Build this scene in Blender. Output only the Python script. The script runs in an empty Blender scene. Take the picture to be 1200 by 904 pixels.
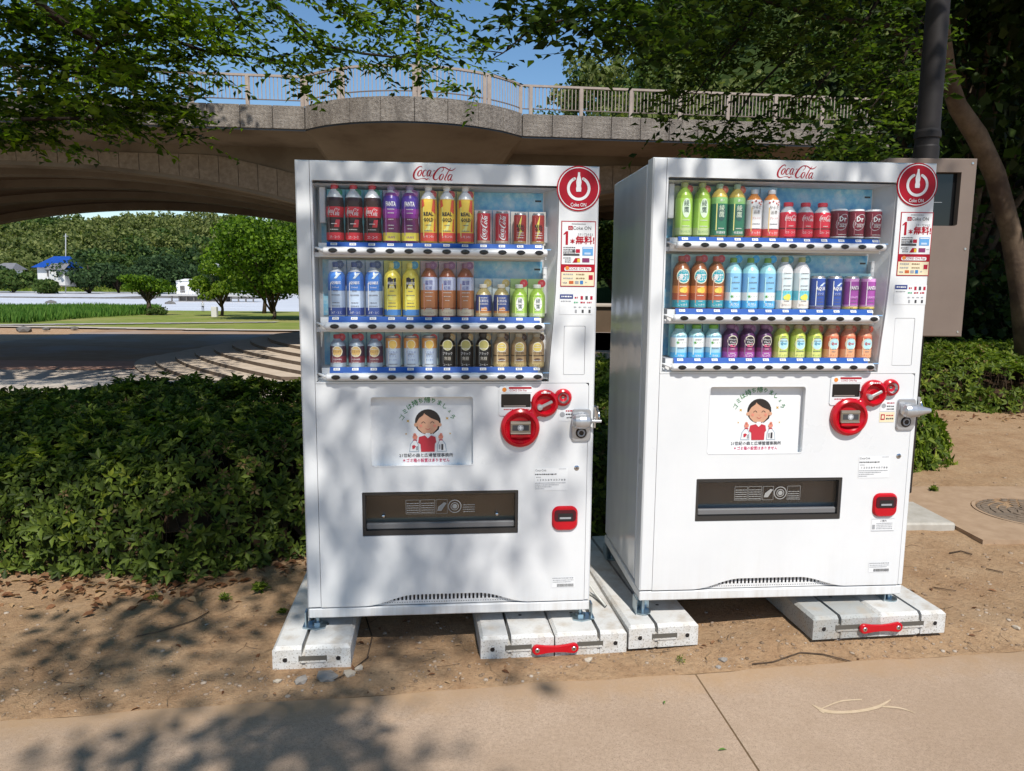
import bpy, math, random
import numpy as np
from mathutils import Vector, Matrix
from mathutils.geometry import tessellate_polygon

random.seed(7)
RNG = np.random.default_rng(7)
scene = bpy.context.scene
C = scene.collection
rad = math.radians

# ------------------------------------------------------------------ camera
F_PX, CX, CY = 869.83, 600.0, 452.0
PITCH, ROLL, CAM_Z = 0.1358, 0.0086, 1.52
_c, _s = math.cos(PITCH), math.sin(PITCH)
_r0 = Vector((1, 0, 0)); _u0 = Vector((0, _s, _c)); _f0 = Vector((0, _c, -_s))
_right = _r0 * math.cos(ROLL) + _u0 * math.sin(ROLL)
_up = -_r0 * math.sin(ROLL) + _u0 * math.cos(ROLL)
cam_data = bpy.data.cameras.new('camera')
cam = bpy.data.objects.new('camera', cam_data); C.objects.link(cam)
cam.matrix_world = Matrix(((_right.x, _up.x, -_f0.x, 0), (_right.y, _up.y, -_f0.y, 0),
                           (_right.z, _up.z, -_f0.z, CAM_Z), (0, 0, 0, 1)))
cam_data.sensor_fit = 'HORIZONTAL'; cam_data.sensor_width = 36
cam_data.lens = 36 * F_PX / 1200
cam_data.clip_start = 0.05; cam_data.clip_end = 3000
scene.camera = cam

# ------------------------------------------------------------------ light
SUN_EL, SUN_AZ = 52.0, 14.0            # azimuth: degrees to the right of straight behind the camera
_el, _az = rad(SUN_EL), rad(SUN_AZ)
SUNV = Vector((math.sin(_az) * math.cos(_el), -math.cos(_az) * math.cos(_el), math.sin(_el)))
world = bpy.data.worlds.new('World'); scene.world = world; world.use_nodes = True
wn = world.node_tree; wn.nodes.clear()
sky = wn.nodes.new('ShaderNodeTexSky'); sky.sky_type = 'NISHITA'; sky.sun_disc = False
sky.sun_elevation = _el; sky.sun_rotation = math.atan2(SUNV.x, SUNV.y)
sky.air_density = 1.0; sky.dust_density = 0.1; sky.ozone_density = 1.0
bg = wn.nodes.new('ShaderNodeBackground'); bg.inputs[1].default_value = 0.10
wo = wn.nodes.new('ShaderNodeOutputWorld')
hs = wn.nodes.new('ShaderNodeHueSaturation'); hs.inputs['Saturation'].default_value = 1.20; hs.inputs['Value'].default_value = 1.16
wn.links.new(sky.outputs[0], hs.inputs['Color']); wn.links.new(hs.outputs[0], bg.inputs[0]); wn.links.new(bg.outputs[0], wo.inputs[0])
sl = bpy.data.lights.new('sun', 'SUN'); sl.energy = 4.45; sl.angle = rad(0.55); sl.color = (1.0, 0.955, 0.885)
so = bpy.data.objects.new('sun', sl); C.objects.link(so)
so.rotation_euler = SUNV.to_track_quat('Z', 'Y').to_euler(); so.location = (0, -5, 20)
scene.view_settings.view_transform = 'Standard'; scene.view_settings.look = 'None'
scene.view_settings.gamma = 1.0; scene.view_settings.exposure = 0.12
scene.cycles.max_bounces = 6; scene.cycles.transparent_max_bounces = 12
scene.cycles.diffuse_bounces = 3; scene.cycles.glossy_bounces = 3

# ------------------------------------------------------------------ placing helpers
def ray(u, v):
    X = (u - CX) / F_PX; U = (CY - v) / F_PX
    return _f0 + _right * X + _up * U
def at_y(u, v, y):
    d = ray(u, v); return Vector((0, 0, CAM_Z)) + d * (y / d.y)
def at_z(u, v, z=0.0):
    d = ray(u, v); return Vector((0, 0, CAM_Z)) + d * ((z - CAM_Z) / d.z)

# ------------------------------------------------------------------ materials
def lin(h):
    if isinstance(h, (tuple, list)): return tuple(h)[:3]
    h = h.lstrip('#'); o = []
    for i in (0, 2, 4):
        c = int(h[i:i + 2], 16) / 255
        o.append(c / 12.92 if c < .04045 else ((c + .055) / 1.055) ** 2.4)
    return tuple(o)
class NT:
    def __init__(s, name):
        s.m = bpy.data.materials.new(name); s.m.use_nodes = True
        s.t = s.m.node_tree; s.n = s.t.nodes; s.n.clear()
        s.out = s.n.new('ShaderNodeOutputMaterial')
    def add(s, typ, **kw):
        n = s.n.new('ShaderNode' + typ)
        for k, v in kw.items():
            if isinstance(k, str) and hasattr(n, k): setattr(n, k, v)
        return n
    def link(s, a, b): s.t.links.new(a, b)
    def coord(s, scale=1.0, kind='Object'):
        tc = s.add('TexCoord'); mp = s.add('Mapping')
        sc = scale if isinstance(scale, (tuple, list)) else (scale,) * 3
        mp.inputs['Scale'].default_value = sc
        s.link(tc.outputs[kind], mp.inputs[0]); return mp.outputs[0]
    def noise(s, vec, scale, detail=4, rough=.6):
        n = s.add('TexNoise'); n.inputs['Scale'].default_value = scale
        n.inputs['Detail'].default_value = detail; n.inputs['Roughness'].default_value = rough
        if vec is not None: s.link(vec, n.inputs['Vector'])
        return n.outputs['Fac']
    def ramp(s, fac, stops, interp='LINEAR'):
        r = s.add('ValToRGB'); r.color_ramp.interpolation = interp
        e = r.color_ramp.elements
        while len(e) < len(stops): e.new(0.5)
        for i, (p, c) in enumerate(stops):
            e[i].position = p; e[i].color = (*lin(c), 1) if not isinstance(c, float) else (c, c, c, 1)
        s.link(fac, r.inputs[0]); return r.outputs[0]
    def mix(s, fac, a, b, mode='MIX'):
        m = s.add('Mix'); m.data_type = 'RGBA'; m.blend_type = mode
        for sock, val in ((m.inputs[0], fac), (m.inputs[6], a), (m.inputs[7], b)):
            if hasattr(val, 'links') or hasattr(val, 'is_linked'): s.link(val, sock)
            elif isinstance(val, (int, float)): sock.default_value = val
            else: sock.default_value = (*lin(val), 1)
        return m.outputs[2]
    def bsdf(s, color, rough=.6, metal=0.0, spec=.5, coat=0.0):
        b = s.add('BsdfPrincipled')
        if hasattr(color, 'is_linked'): s.link(color, b.inputs['Base Color'])
        else: b.inputs['Base Color'].default_value = (*lin(color), 1)
        if hasattr(rough, 'is_linked'): s.link(rough, b.inputs['Roughness'])
        else: b.inputs['Roughness'].default_value = rough
        b.inputs['Metallic'].default_value = metal; b.inputs['Specular IOR Level'].default_value = spec
        b.inputs['Coat Weight'].default_value = coat
        return b
    def bump(s, b, h, strength=.3, dist=.01):
        n = s.add('Bump'); n.inputs['Strength'].default_value = strength; n.inputs['Distance'].default_value = dist
        s.link(h, n.inputs['Height']); s.link(n.outputs[0], b.inputs['Normal'])
    def done(s, sh):
        s.link(sh.outputs[0] if hasattr(sh, 'outputs') else sh, s.out.inputs[0]); return s.m
_mc = {}
def pm(color, rough=.35, metal=0.0, spec=.5):
    """plain paint / plastic / print with a faint grain"""
    k = (str(color), rough, metal, spec)
    if k not in _mc:
        t = NT('paint'); c = lin(color)
        f = t.noise(t.coord(), 60, 3)
        col = t.mix(f, tuple(x * .93 for x in c), tuple(min(1, x * 1.06) for x in c))
        _mc[k] = t.done(t.bsdf(col, rough, metal, spec))
    return _mc[k]
def white_paint(name, rough, wavy=0.0, grime=.0):
    t = NT(name); co = t.coord()
    n1 = t.noise(co, 2.2, 5); n2 = t.noise(co, 90, 4)
    col = t.ramp(n1, [(.3, (.70, .715, .73)), (.65, (.76, .77, .78))])
    sp = t.ramp(n2, [(.0, (.80, .78, .74)), (.22, (.93, .92, .9)), (.34, (1., 1., 1.))])
    col = t.mix(1.0, col, sp, 'MULTIPLY')
    # road dust thickest at the foot, faint rain streaks and scuffs
    lo = t.add('SeparateXYZ'); t.link(co, lo.inputs[0]); st = t.noise(t.coord((22, 22, 1.1)), 1.0, 6, .7)
    a = t.ramp(lo.outputs['Z'], [(.0, .5), (.08, .10), (.25, .015), (1.0, .01)]); mu = t.add('Math'); mu.operation = 'MULTIPLY'; t.link(a, mu.inputs[0]); t.link(t.ramp(st, [(.35, 0.0), (.7, 1.0)]), mu.inputs[1])
    col = t.mix(mu.outputs[0], col, (.42, .36, .28))
    col = t.mix(t.ramp(st, [(.6, 0.0), (.85, .05)]), col, (.45, .46, .46))
    rg = t.ramp(n1, [(.3, rough * .85), (.7, rough * 1.2)])
    b = t.bsdf(col, rg, 0, .5)
    if wavy: t.bump(b, t.noise(t.coord((1.2, 1.2, .5)), 2.5, 2), wavy, .03)
    else: t.bump(b, n2, .02, .002)
    return t.done(b)
def noisy(name, c0, c1, scale, rough=.9, bump=.4, dist=.01, detail=8, c2=None, s2=1.0, spec=.04):
    t = NT(name); co = t.coord()
    f = t.noise(co, scale, detail, .65)
    col = t.ramp(f, [(.32, c0), (.68, c1)])
    if c2 is not None:
        g = t.ramp(t.noise(co, s2, 5), [(.45, 0.0), (.62, 1.0)])
        col = t.mix(g, col, c2)
    b = t.bsdf(col, rough, 0, spec); t.bump(b, f, bump, dist); return t.done(b)
def leaf_mat(name, c_dark, c_mid, c_light, trans=.35, rough=.45, nscale=1.2, spec=.35):
    t = NT(name)
    geo = t.add('NewGeometry')
    r = t.ramp(geo.outputs['Random Per Island'], [(.05, c_dark), (.5, c_mid), (.95, c_light)])
    n = t.noise(t.coord(), nscale, 3)
    k = t.ramp(n, [(.3, (.72, .75, .72)), (.7, (1.15, 1.12, 1.0))])
    col = t.mix(1.0, r, k, 'MULTIPLY')
    b = t.bsdf(col, rough + .1, 0, spec * .55)
    tr = t.add('BsdfTranslucent')
    tc = t.mix(1.0, col, (1.5, 1.7, .7), 'MULTIPLY'); t.link(tc, tr.inputs[0])
    mx = t.add('MixShader'); mx.inputs[0].default_value = trans
    t.link(b.outputs[0], mx.inputs[1]); t.link(tr.outputs[0], mx.inputs[2])
    return t.done(mx)
def glass_mat(name, tint=(1, 1, 1), refl=.9, rough=.02, base=0.04):
    t = NT(name)
    tr = t.add('BsdfTransparent'); tr.inputs[0].default_value = (*tint, 1)
    gl = t.add('BsdfGlossy'); gl.inputs['Roughness'].default_value = rough
    fr = t.add('Fresnel'); fr.inputs[0].default_value = 1.45
    mu = t.add('Math'); mu.operation = 'MULTIPLY'; mu.inputs[1].default_value = refl
    t.link(fr.outputs[0], mu.inputs[0])
    mx = t.add('MixShader'); t.link(mu.outputs[0], mx.inputs[0])
    t.link(tr.outputs[0], mx.inputs[1]); t.link(gl.outputs[0], mx.inputs[2]); return t.done(mx)

# ------------------------------------------------------------------ objects
def tag(o, label=None, cat=None, group=None, kind=None):
    if label: o['label'] = label
    if cat: o['category'] = cat
    if group: o['group'] = group
    if kind: o['kind'] = kind
    return o
def empty(name, loc=(0, 0, 0), rz=0.0, label=None, cat=None, group=None):
    o = bpy.data.objects.new(name, None); C.objects.link(o)
    o.location = loc; o.rotation_euler = (0, 0, rz); o.empty_display_size = .1
    return tag(o, label, cat, group)
def link(name, me, parent=None):
    o = bpy.data.objects.new(name, me); C.objects.link(o)
    if parent is not None: o.parent = parent
    return o
_kids = {}
def copy_tree(o, parent=None):
    c = o.copy(); C.objects.link(c); c.parent = parent
    for ch in list(o.children): copy_tree(ch, c)
    return c
def mesh_arrays(name, V, F, mats, mi=None, smooth=False):
    V = np.asarray(V, dtype=np.float32); F = np.asarray(F, dtype=np.int32)
    me = bpy.data.meshes.new(name); k = F.shape[1]
    me.vertices.add(len(V)); me.vertices.foreach_set('co', V.ravel())
    me.loops.add(F.size); me.loops.foreach_set('vertex_index', F.ravel())
    me.polygons.add(len(F)); me.polygons.foreach_set('loop_start', np.arange(0, F.size, k, dtype=np.int32))
    try: me.polygons.foreach_set('loop_total', np.full(len(F), k, dtype=np.int32))
    except Exception: pass
    for m in mats: me.materials.append(m)
    if mi is not None: me.polygons.foreach_set('material_index', np.asarray(mi, dtype=np.int32))
    if smooth: me.polygons.foreach_set('use_smooth', np.ones(len(F), dtype=bool))
    me.update(); me.validate(); return me

_tc = {}
def text_geo(s, bold=0.0, res=2):
    k = (s, bold, res)
    if k not in _tc:
        cu = bpy.data.curves.new('t', 'FONT'); cu.body = s; cu.size = 1.0; cu.align_x = 'CENTER'; cu.align_y = 'CENTER'
        cu.resolution_u = res; cu.offset = bold
        ob = bpy.data.objects.new('t', cu)
        me = bpy.data.meshes.new_from_object(ob)
        V = np.array([v.co[:] for v in me.vertices]) if len(me.vertices) else np.zeros((0, 3))
        Fs = [tuple(p.vertices) for p in me.polygons]
        if len(V):   # centre on the true box
            c = (V.min(0) + V.max(0)) / 2; V[:, 0] -= c[0]; V[:, 1] -= c[1]
        bpy.data.objects.remove(ob); bpy.data.curves.remove(cu); bpy.data.meshes.remove(me)
        _tc[k] = (V, Fs)
    return _tc[k]
def rrect(x0, x1, z0, z1, r, n=4):
    p = []
    for cx, cz, a in ((x1 - r, z1 - r, 0), (x0 + r, z1 - r, 90), (x0 + r, z0 + r, 180), (x1 - r, z0 + r, 270)):
        for i in range(n + 1):
            t = rad(a + 90 * i / n); p.append((cx + r * math.cos(t), cz + r * math.sin(t)))
    return p
def circ(cx, cz, r, n=24, a0=0.0, a1=360.0):
    full = abs(a1 - a0 - 360) < .01
    return [(cx + r * math.cos(rad(a0 + (a1 - a0) * i / (n if full else n - 1))), cz + r * math.sin(rad(a0 + (a1 - a0) * i / (n if full else n - 1)))) for i in range(n)]

class MB:
    """collects shapes of one mesh; flat shapes are drawn in x,z and face -y"""
    def __init__(s): s.v = []; s.f = []; s.m = []; s.sm = []; s.mats = []; s.M = None
    def mi(s, mat):
        if mat not in s.mats: s.mats.append(mat)
        return s.mats.index(mat)
    def add(s, V, F, mat, smooth=False):
        b = len(s.v); k = s.mi(mat)
        for p in V:
            p = Vector(p)
            if s.M is not None: p = s.M @ p
            s.v.append(tuple(p))
        for f in F: s.f.append(tuple(b + i for i in f)); s.m.append(k); s.sm.append(smooth)
    def box(s, x0, x1, y0, y1, z0, z1, mat):
        V = [(x, y, z) for z in (z0, z1) for y in (y0, y1) for x in (x0, x1)]
        s.add(V, [(0, 2, 3, 1), (4, 5, 7, 6), (0, 1, 5, 4), (2, 6, 7, 3), (0, 4, 6, 2), (1, 3, 7, 5)], mat)
    def bbox(s, x0, x1, y0, y1, z0, z1, mat, c=.01):
        """box with all edges chamfered by c"""
        V = []; idx = {}
        X = (x0, x1); Y = (y0, y1); Z = (z0, z1)
        for i in (0, 1):
            for j in (0, 1):
                for k in (0, 1):
                    sx = c if i == 0 else -c; sy = c if j == 0 else -c; sz = c if k == 0 else -c
                    idx[(i, j, k, 'x')] = len(V); V.append((X[i], Y[j] + sy, Z[k] + sz))
                    idx[(i, j, k, 'y')] = len(V); V.append((X[i] + sx, Y[j], Z[k] + sz))
                    idx[(i, j, k, 'z')] = len(V); V.append((X[i] + sx, Y[j] + sy, Z[k]))
        F = []
        def q(a): F.append(tuple(idx[t] for t in a))
        for i in (0, 1):
            o = [(i, 0, 0, 'x'), (i, 1, 0, 'x'), (i, 1, 1, 'x'), (i, 0, 1, 'x')]; q(o if i else o[::-1])
            o = [(0, i, 0, 'y'), (1, i, 0, 'y'), (1, i, 1, 'y'), (0, i, 1, 'y')]; q(o if not i else o[::-1])
            o = [(0, 0, i, 'z'), (1, 0, i, 'z'), (1, 1, i, 'z'), (0, 1, i, 'z')]; q(o if i else o[::-1])
        for a in (0, 1):
            for b in (0, 1):
                o = [(a, b, 0, 'x'), (a, b, 0, 'y'), (a, b, 1, 'y'), (a, b, 1, 'x')]; q(o if a == b else o[::-1])
                o = [(a, 0, b, 'x'), (a, 1, b, 'x'), (a, 1, b, 'z'), (a, 0, b, 'z')]; q(o if a == b else o[::-1])
                o = [(0, a, b, 'y'), (0, a, b, 'z'), (1, a, b, 'z'), (1, a, b, 'y')]; q(o if a == b else o[::-1])
                for k in (0, 1):
                    o = [(a, b, k, 'x'), (a, b, k, 'y'), (a, b, k, 'z')]
                    F.append(tuple(idx[t] for t in (o if (a + b + k) % 2 else o[::-1])))
        s.add(V, F, mat)
    def flat(s, poly, y, mat):
        s.add([(x, y, z) for x, z in poly], [tuple(range(len(poly)))], mat)
    def rect(s, x0, x1, z0, z1, y, mat): s.flat([(x0, z0), (x1, z0), (x1, z1), (x0, z1)], y, mat)
    def plate(s, outer, holes, y0, y1, mat, cham=0.0, fr=None):
        """slab from y0 (front) to y1 with through holes; fr = front outline when edges are chamfered"""
        def face(o, hs, y, flip):
            polys = [[Vector((x, z, 0)) for x, z in o]] + [[Vector((x, z, 0)) for x, z in h] for h in hs]
            tri = tessellate_polygon(polys); pts = [p for pl in polys for p in pl]
            s.add([(p.x, y, p.y) for p in pts], [t[::-1] if flip else t for t in tri], mat)
        fo = fr or outer
        face(fo, holes, y0, False); face(outer, holes, y1, True)
        def wall(a, ya, b, yb):
            n = len(a); V = [(x, ya, z) for x, z in a] + [(x, yb, z) for x, z in b]
            s.add(V, [(i, (i + 1) % n, n + (i + 1) % n, n + i) for i in range(n)], mat)
        if fr: wall(fo, y0, outer, y0 + cham); wall(outer, y0 + cham, outer, y1)
        else: wall(outer, y0, outer, y1)
        for h in holes: wall(h, y0, h, y1)
    def lathe(s, prof, mat, n=20, axis='z', c=(0, 0, 0), smooth=True, mats=None, arc=None):
        """prof: (radius, height). mats: one per ring"""
        full = arc is None; a0, a1 = (0, 2 * math.pi) if full else arc
        m = n if full else n + 1
        V = []
        for r, h in prof:
            for i in range(m):
                t = a0 + (a1 - a0) * i / n; a, b = r * math.cos(t), r * math.sin(t)
                if axis == 'z': p = (c[0] + a, c[1] + b, c[2] + h)
                elif axis == 'y': p = (c[0] + a, c[1] + h, c[2] + b)
                else: p = (c[0] + h, c[1] + a, c[2] + b)
                V.append(p)
        for k in range(len(prof) - 1):
            F = []
            for i in range(n):
                j = (i + 1) % m if full else i + 1
                F.append((i, j, m + j, m + i))
            s.add(V[k * m:(k + 2) * m], F, mats[k] if mats else mat, smooth)
    def tube(s, pts, rr, mat, n=6, smooth=True, cap=True):
        pts = [Vector(p) for p in pts]; N = len(pts)
        if not isinstance(rr, (list, tuple)): rr = [rr] * N
        V = []; prev = None
        for i in range(N):
            d = (pts[min(i + 1, N - 1)] - pts[max(i - 1, 0)])
            if d.length < 1e-9: d = Vector((0, 0, 1))
            d.normalize()
            if prev is None: a = d.orthogonal().normalized()
            else:
                a = prev - d * prev.dot(d)
                a = a.normalized() if a.length > 1e-6 else d.orthogonal().normalized()
            prev = a; b = d.cross(a)
            for k in range(n):
                t = 2 * math.pi * k / n; V.append(pts[i] + (a * math.cos(t) + b * math.sin(t)) * rr[i])
        F = [(i * n + k, i * n + (k + 1) % n, (i + 1) * n + (k + 1) % n, (i + 1) * n + k) for i in range(N - 1) for k in range(n)]
        if cap: F += [tuple(range(n))[::-1], tuple((N - 1) * n + k for k in range(n))]
        s.add(V, F, mat, smooth)
    def stroke(s, pts, y, mat, sub=4):
        """flat pen stroke through (x, z, width) points"""
        P = []
        n = len(pts)
        for i in range(n - 1):
            p0 = pts[max(i - 1, 0)]; p1 = pts[i]; p2 = pts[i + 1]; p3 = pts[min(i + 2, n - 1)]
            for k in range(sub):
                t = k / sub
                P.append(tuple(.5 * (2 * p1[j] + (p2[j] - p0[j]) * t + (2 * p0[j] - 5 * p1[j] + 4 * p2[j] - p3[j]) * t * t + (3 * p1[j] - p0[j] - 3 * p2[j] + p3[j]) * t ** 3) for j in range(3)))
        P.append(pts[-1]); V = []
        for i, (x, z, w) in enumerate(P):
            a = P[max(i - 1, 0)]; b = P[min(i + 1, len(P) - 1)]
            dx, dz = b[0] - a[0], b[1] - a[1]; L = math.hypot(dx, dz) or 1
            nx, nz = -dz / L * w / 2, dx / L * w / 2
            V += [(x + nx, y, z + nz), (x - nx, y, z - nz)]
        s.add(V, [(2 * i, 2 * i + 1, 2 * i + 3, 2 * i + 2) for i in range(len(P) - 1)], mat)
    def text(s, txt, x, z, size, y, mat, bold=0.0, fit=None, rot=0.0, wrap=None, sx=1.0, res=2):
        V, Fs = text_geo(txt, bold, res)
        if not len(V): return
        V = V.copy() * size; V[:, 0] *= sx
        if fit is not None:
            w = V[:, 0].max() - V[:, 0].min()
            if w > 1e-9: V[:, 0] *= fit / w
        if rot:
            cr, sr = math.cos(rot), math.sin(rot); V = np.stack([V[:, 0] * cr - V[:, 1] * sr, V[:, 0] * sr + V[:, 1] * cr, V[:, 2]], 1)
        if wrap:
            R = wrap; th = (V[:, 0] + x) / R
            P = [(R * math.sin(a), y - R * math.cos(a), z + q) for a, q in zip(th, V[:, 1])]
        else: P = [(x + a, y, z + b) for a, b, _ in V]
        s.add(P, Fs, mat)
    def scrib(s, x0, x1, z, h, y, mat, seed=0, gap=.35):
        """a line of print too small to read"""
        r = random.Random(seed * 7919 + int(z * 1e4)); x = x0
        while x < x1:
            w = h * r.uniform(.5, 1.6); w = min(w, x1 - x)
            s.rect(x, x + w, z - h / 2 * r.uniform(.7, 1), z + h / 2 * r.uniform(.7, 1), y, mat); x += w + h * gap
    def mesh(s, name):
        me = bpy.data.meshes.new(name); me.from_pydata(s.v, [], s.f)
        for m in s.mats: me.materials.append(m)
        me.polygons.foreach_set('material_index', s.m); me.polygons.foreach_set('use_smooth', s.sm)
        me.update(); return me
    def build(s, name, parent=None): return link(name, s.mesh(name), parent)
# ------------------------------------------------------------------ vending machines
M_WHITE = white_paint('machine_white', .3)
M_SIDE = white_paint('machine_side', .1, wavy=.25)
M_INNER = pm((.74, .75, .76), .45)
M_DARK = pm((.015, .015, .017), .4)
M_BLACK = pm((.012, .011, .012), .25)
M_RED = pm((.50, .004, .014), .22, spec=.5)
M_REDP = pm((.40, .004, .018), .5, spec=.3)
M_REDINK = pm((.45, .012, .04), .5, spec=.3)
M_PAPER = pm((.78, .79, .80), .6)
M_CREAM = pm((.80, .70, .48), .6)
M_INK = pm((.05, .05, .055), .6)
M_GREY = pm((.34, .35, .37), .5)
M_NAVY = pm((.03, .05, .22), .5)
M_STEEL = pm((.62, .63, .64), .28, metal=1.0)
M_CHROME = pm((.55, .56, .58), .16, metal=1.0)
M_SILVERP = pm((.50, .51, .53), .33, metal=.6)
M_BLUESTRIP = pm((.012, .085, .36), .5, spec=.2)
M_TAG = pm((.75, .76, .78), .5)
M_GLASS = glass_mat('window_glass', (.99, .99, 1.0), .5)
M_TINT = glass_mat('smoked_flap', (.78, .74, .70), 1.3, .10)
def ice_mat():
    t = NT('ice_print'); co = t.coord()
    v = t.add('TexVoronoi'); v.inputs['Scale'].default_value = 34; t.link(co, v.inputs['Vector'])
    n = t.noise(co, 9, 6, .7)
    a = t.ramp(v.outputs['Distance'], [(.0, (.74, .90, .94)), (.25, (.30, .66, .86)), (.7, (.10, .42, .74))])
    b = t.ramp(n, [(.38, (.06, .36, .74)), (.5, (.30, .68, .86)), (.62, (.78, .90, .93))])
    return t.done(t.bsdf(t.mix(.6, a, b), .4))
M_ICE = ice_mat()

def script_logo(mb, x0, x1, z0, z1, y, mat, fat=1.0, vertical=False, wrap=None):
    """the flowing two-word script, traced as pen strokes in a 960 x 320 field"""
    S = [[(268, 225, 6), (262, 190, 12), (205, 195, 20), (150, 245, 28), (103, 310, 36), (84, 380, 40), (92, 440, 34), (130, 470, 20), (190, 468, 10), (250, 452, 8), (320, 448, 12), (365, 470, 26), (400, 452, 14), (440, 468, 4)],
         [(250, 275, 8), (215, 280, 20), (180, 330, 30), (175, 380, 26), (200, 400, 14), (235, 370, 22), (258, 310, 24), (262, 275, 12), (240, 262, 8)],
         [(360, 285, 12), (350, 262, 10), (315, 280, 22), (285, 335, 30), (282, 385, 26), (310, 400, 16), (345, 378, 10)],
         [(460, 275, 10), (425, 268, 18), (390, 310, 28), (378, 370, 26), (395, 400, 16), (430, 365, 14), (470, 275, 16), (440, 350, 28), (436, 390, 20), (460, 398, 10), (490, 360, 6)],
         [(515, 285, 14), (550, 270, 14)],
         [(690, 300, 6), (735, 255, 14), (738, 210, 14), (690, 198, 14), (640, 228, 24), (580, 290, 34), (530, 370, 42), (518, 430, 38), (545, 468, 24), (590, 465, 12), (640, 420, 6)],
         [(640, 228, 14), (700, 196, 16), (770, 200, 18), (820, 225, 22), (870, 255, 22), (920, 262, 18), (970, 240, 14), (1010, 205, 5)],
         [(720, 345, 8), (690, 355, 22), (655, 410, 30), (655, 460, 26), (680, 475, 14), (715, 440, 22), (738, 380, 22), (735, 350, 10), (712, 340, 6)],
         [(905, 205, 5), (880, 240, 14), (840, 300, 20), (800, 380, 26), (770, 440, 26), (775, 480, 16), (805, 465, 8)],
         [(920, 355, 10), (890, 350, 18), (850, 390, 28), (835, 450, 26), (850, 482, 16), (890, 440, 14), (935, 352, 16), (905, 430, 26), (900, 475, 18), (925, 480, 8), (950, 450, 5)]]
    fx = lambda x: (x - 70) / 940; fz = lambda z: (490 - z) / 310
    for st in S:
        P = []
        for x, z, w in st:
            a, b = fx(x), fz(z)
            if vertical: P.append((x0 + (1 - b) * (x1 - x0), z0 + a * (z1 - z0), w * fat / 940 * (z1 - z0)))
            else: P.append((x0 + a * (x1 - x0), z0 + b * (z1 - z0), w * fat / 940 * (x1 - x0)))
        if wrap:
            k = len(mb.v); mb.stroke(P, 0, mat, 3)
            for i in range(k, len(mb.v)):
                vx, vy, vz = mb.v[i]; mb.v[i] = (wrap * math.sin(vx / wrap), y - wrap * math.cos(vx / wrap), vz)
        else: mb.stroke(P, y, mat, 3)

# ---- drinks.  every kind: shape, height, radius, body colour by height, label bands, print, card and badge colours
def bottle_prof(h, r, neck=.42, sh=.70, wavy=False):
    P = [(0, 0), (.86, .0), (1, .025)]
    if wavy: P += [(1, .28), (.93, .36), (.93, .42), (1, .5)]
    else: P += [(1, .2), (1, .45)]
    P += [(1, sh), (.93, sh + .06), (.78, sh + .11), (.58, sh + .16), (neck, sh + .19), (neck, .905), (0, .905)]
    return [(a * r, b * h) for a, b in P]
def small_prof(h, r):
    P = [(0, 0), (.88, 0), (1, .04), (1, .35), (1, .60), (.97, .68), (.82, .76), (.62, .82), (.50, .86), (.50, .88), (0, .88)]
    return [(a * r, b * h) for a, b in P]
def can_prof(h, r):
    P = [(0, .01), (.80, .0), (.98, .035), (1, .06), (1, .5), (1, .93), (.88, .975), (.88, 1.0), (.82, 1.0), (.80, .985), (0, .985)]
    return [(a * r, b * h) for a, b in P]
YEL, ORG = (.75, .50, .02), (.72, .22, .02)
K = {}
def kind(k, **kw): K[k] = kw
W_, B_ = (.78, .78, .80), (.02, .02, .025)
GREENB = (.01, .16, .07)
kind('cola', name='cola bottle', look='tall cola bottle', shape='pet', wavy=True, h=.222, r=0.0343, body=(.035, .012, .008), clear=.73, cap=(.55, .01, .02),
     bands=[(.0, .16, (.60, .005, .02)), (.42, .60, (.60, .005, .02))], logo=(.43, .59), prints=[('コカ・コーラ', .08, .011, W_)], card=(.12, .42, .58), badge=GREENB, h2=(.25, .38, (.50, .02, .03)))
kind('grape', name='grape soda bottle', look='tall purple soda bottle', shape='pet', wavy=True, h=.222, r=0.0343, body=(.16, .02, .20), clear=.86, cap=(.30, .25, .40), capc=1,
     bands=[(.0, .17, (.72, .62, .04)), (.17, .42, (.16, .02, .10)), (.42, .58, (.24, .02, .30)), (.58, .80, (.07, .03, .28))], prints=[('FANTA', .66, .021, W_, 1), ('GRAPE', .09, .010, (.25, .03, .3))], card=(.38, .30, .48), badge=(.30, .10, .25))
kind('gold', name='energy drink bottle', look='tall yellow energy bottle', shape='pet', h=.222, r=0.0332, body=(.70, .42, .03), clear=.78, cap=(.70, .68, .62),
     bands=[(.0, .18, (.62, .05, .03)), (.18, .74, (.80, .50, .02))], zig=True, prints=[('REAL', .50, .017, B_, 1), ('GOLD', .40, .017, B_, 1), ('レモン50', .11, .010, W_)], card=(.62, .45, .12), badge=(.45, .05, .04))
kind('colacan', name='cola can', look='red cola can', shape='can', h=.127, r=0.0262, body=(.60, .01, .03), bands=[(.0, .1, (.55, .40, .30))], vlogo=True, prints=[], card=(.50, .45, .45))
kind('goldcan', name='energy drink can', look='red can with yellow bolt', shape='can', h=.122, r=0.0251, body=(.42, .03, .02), bands=[(.0, .1, (.50, .34, .12))], zig=True, prints=[('REAL', .58, .013, B_, 1), ('GOLD', .47, .013, B_, 1)], card=(.48, .46, .40))
kind('sport', name='sports drink bottle', look='pale bottle with blue label', shape='pet', h=.213, r=0.0338, body=(.42, .52, .66), clear=.82, cap=(.04, .08, .25),
     bands=[(.0, .17, (.03, .07, .28)), (.48, .82, (.03, .16, .52))], zigw=True, prints=[('AQUARIUS', .62, .014, W_, 1), ('500ml', .54, .008, W_), ('みず・とく', .08, .010, W_)], card=(.34, .42, .56), badge=(.05, .09, .2))
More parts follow.
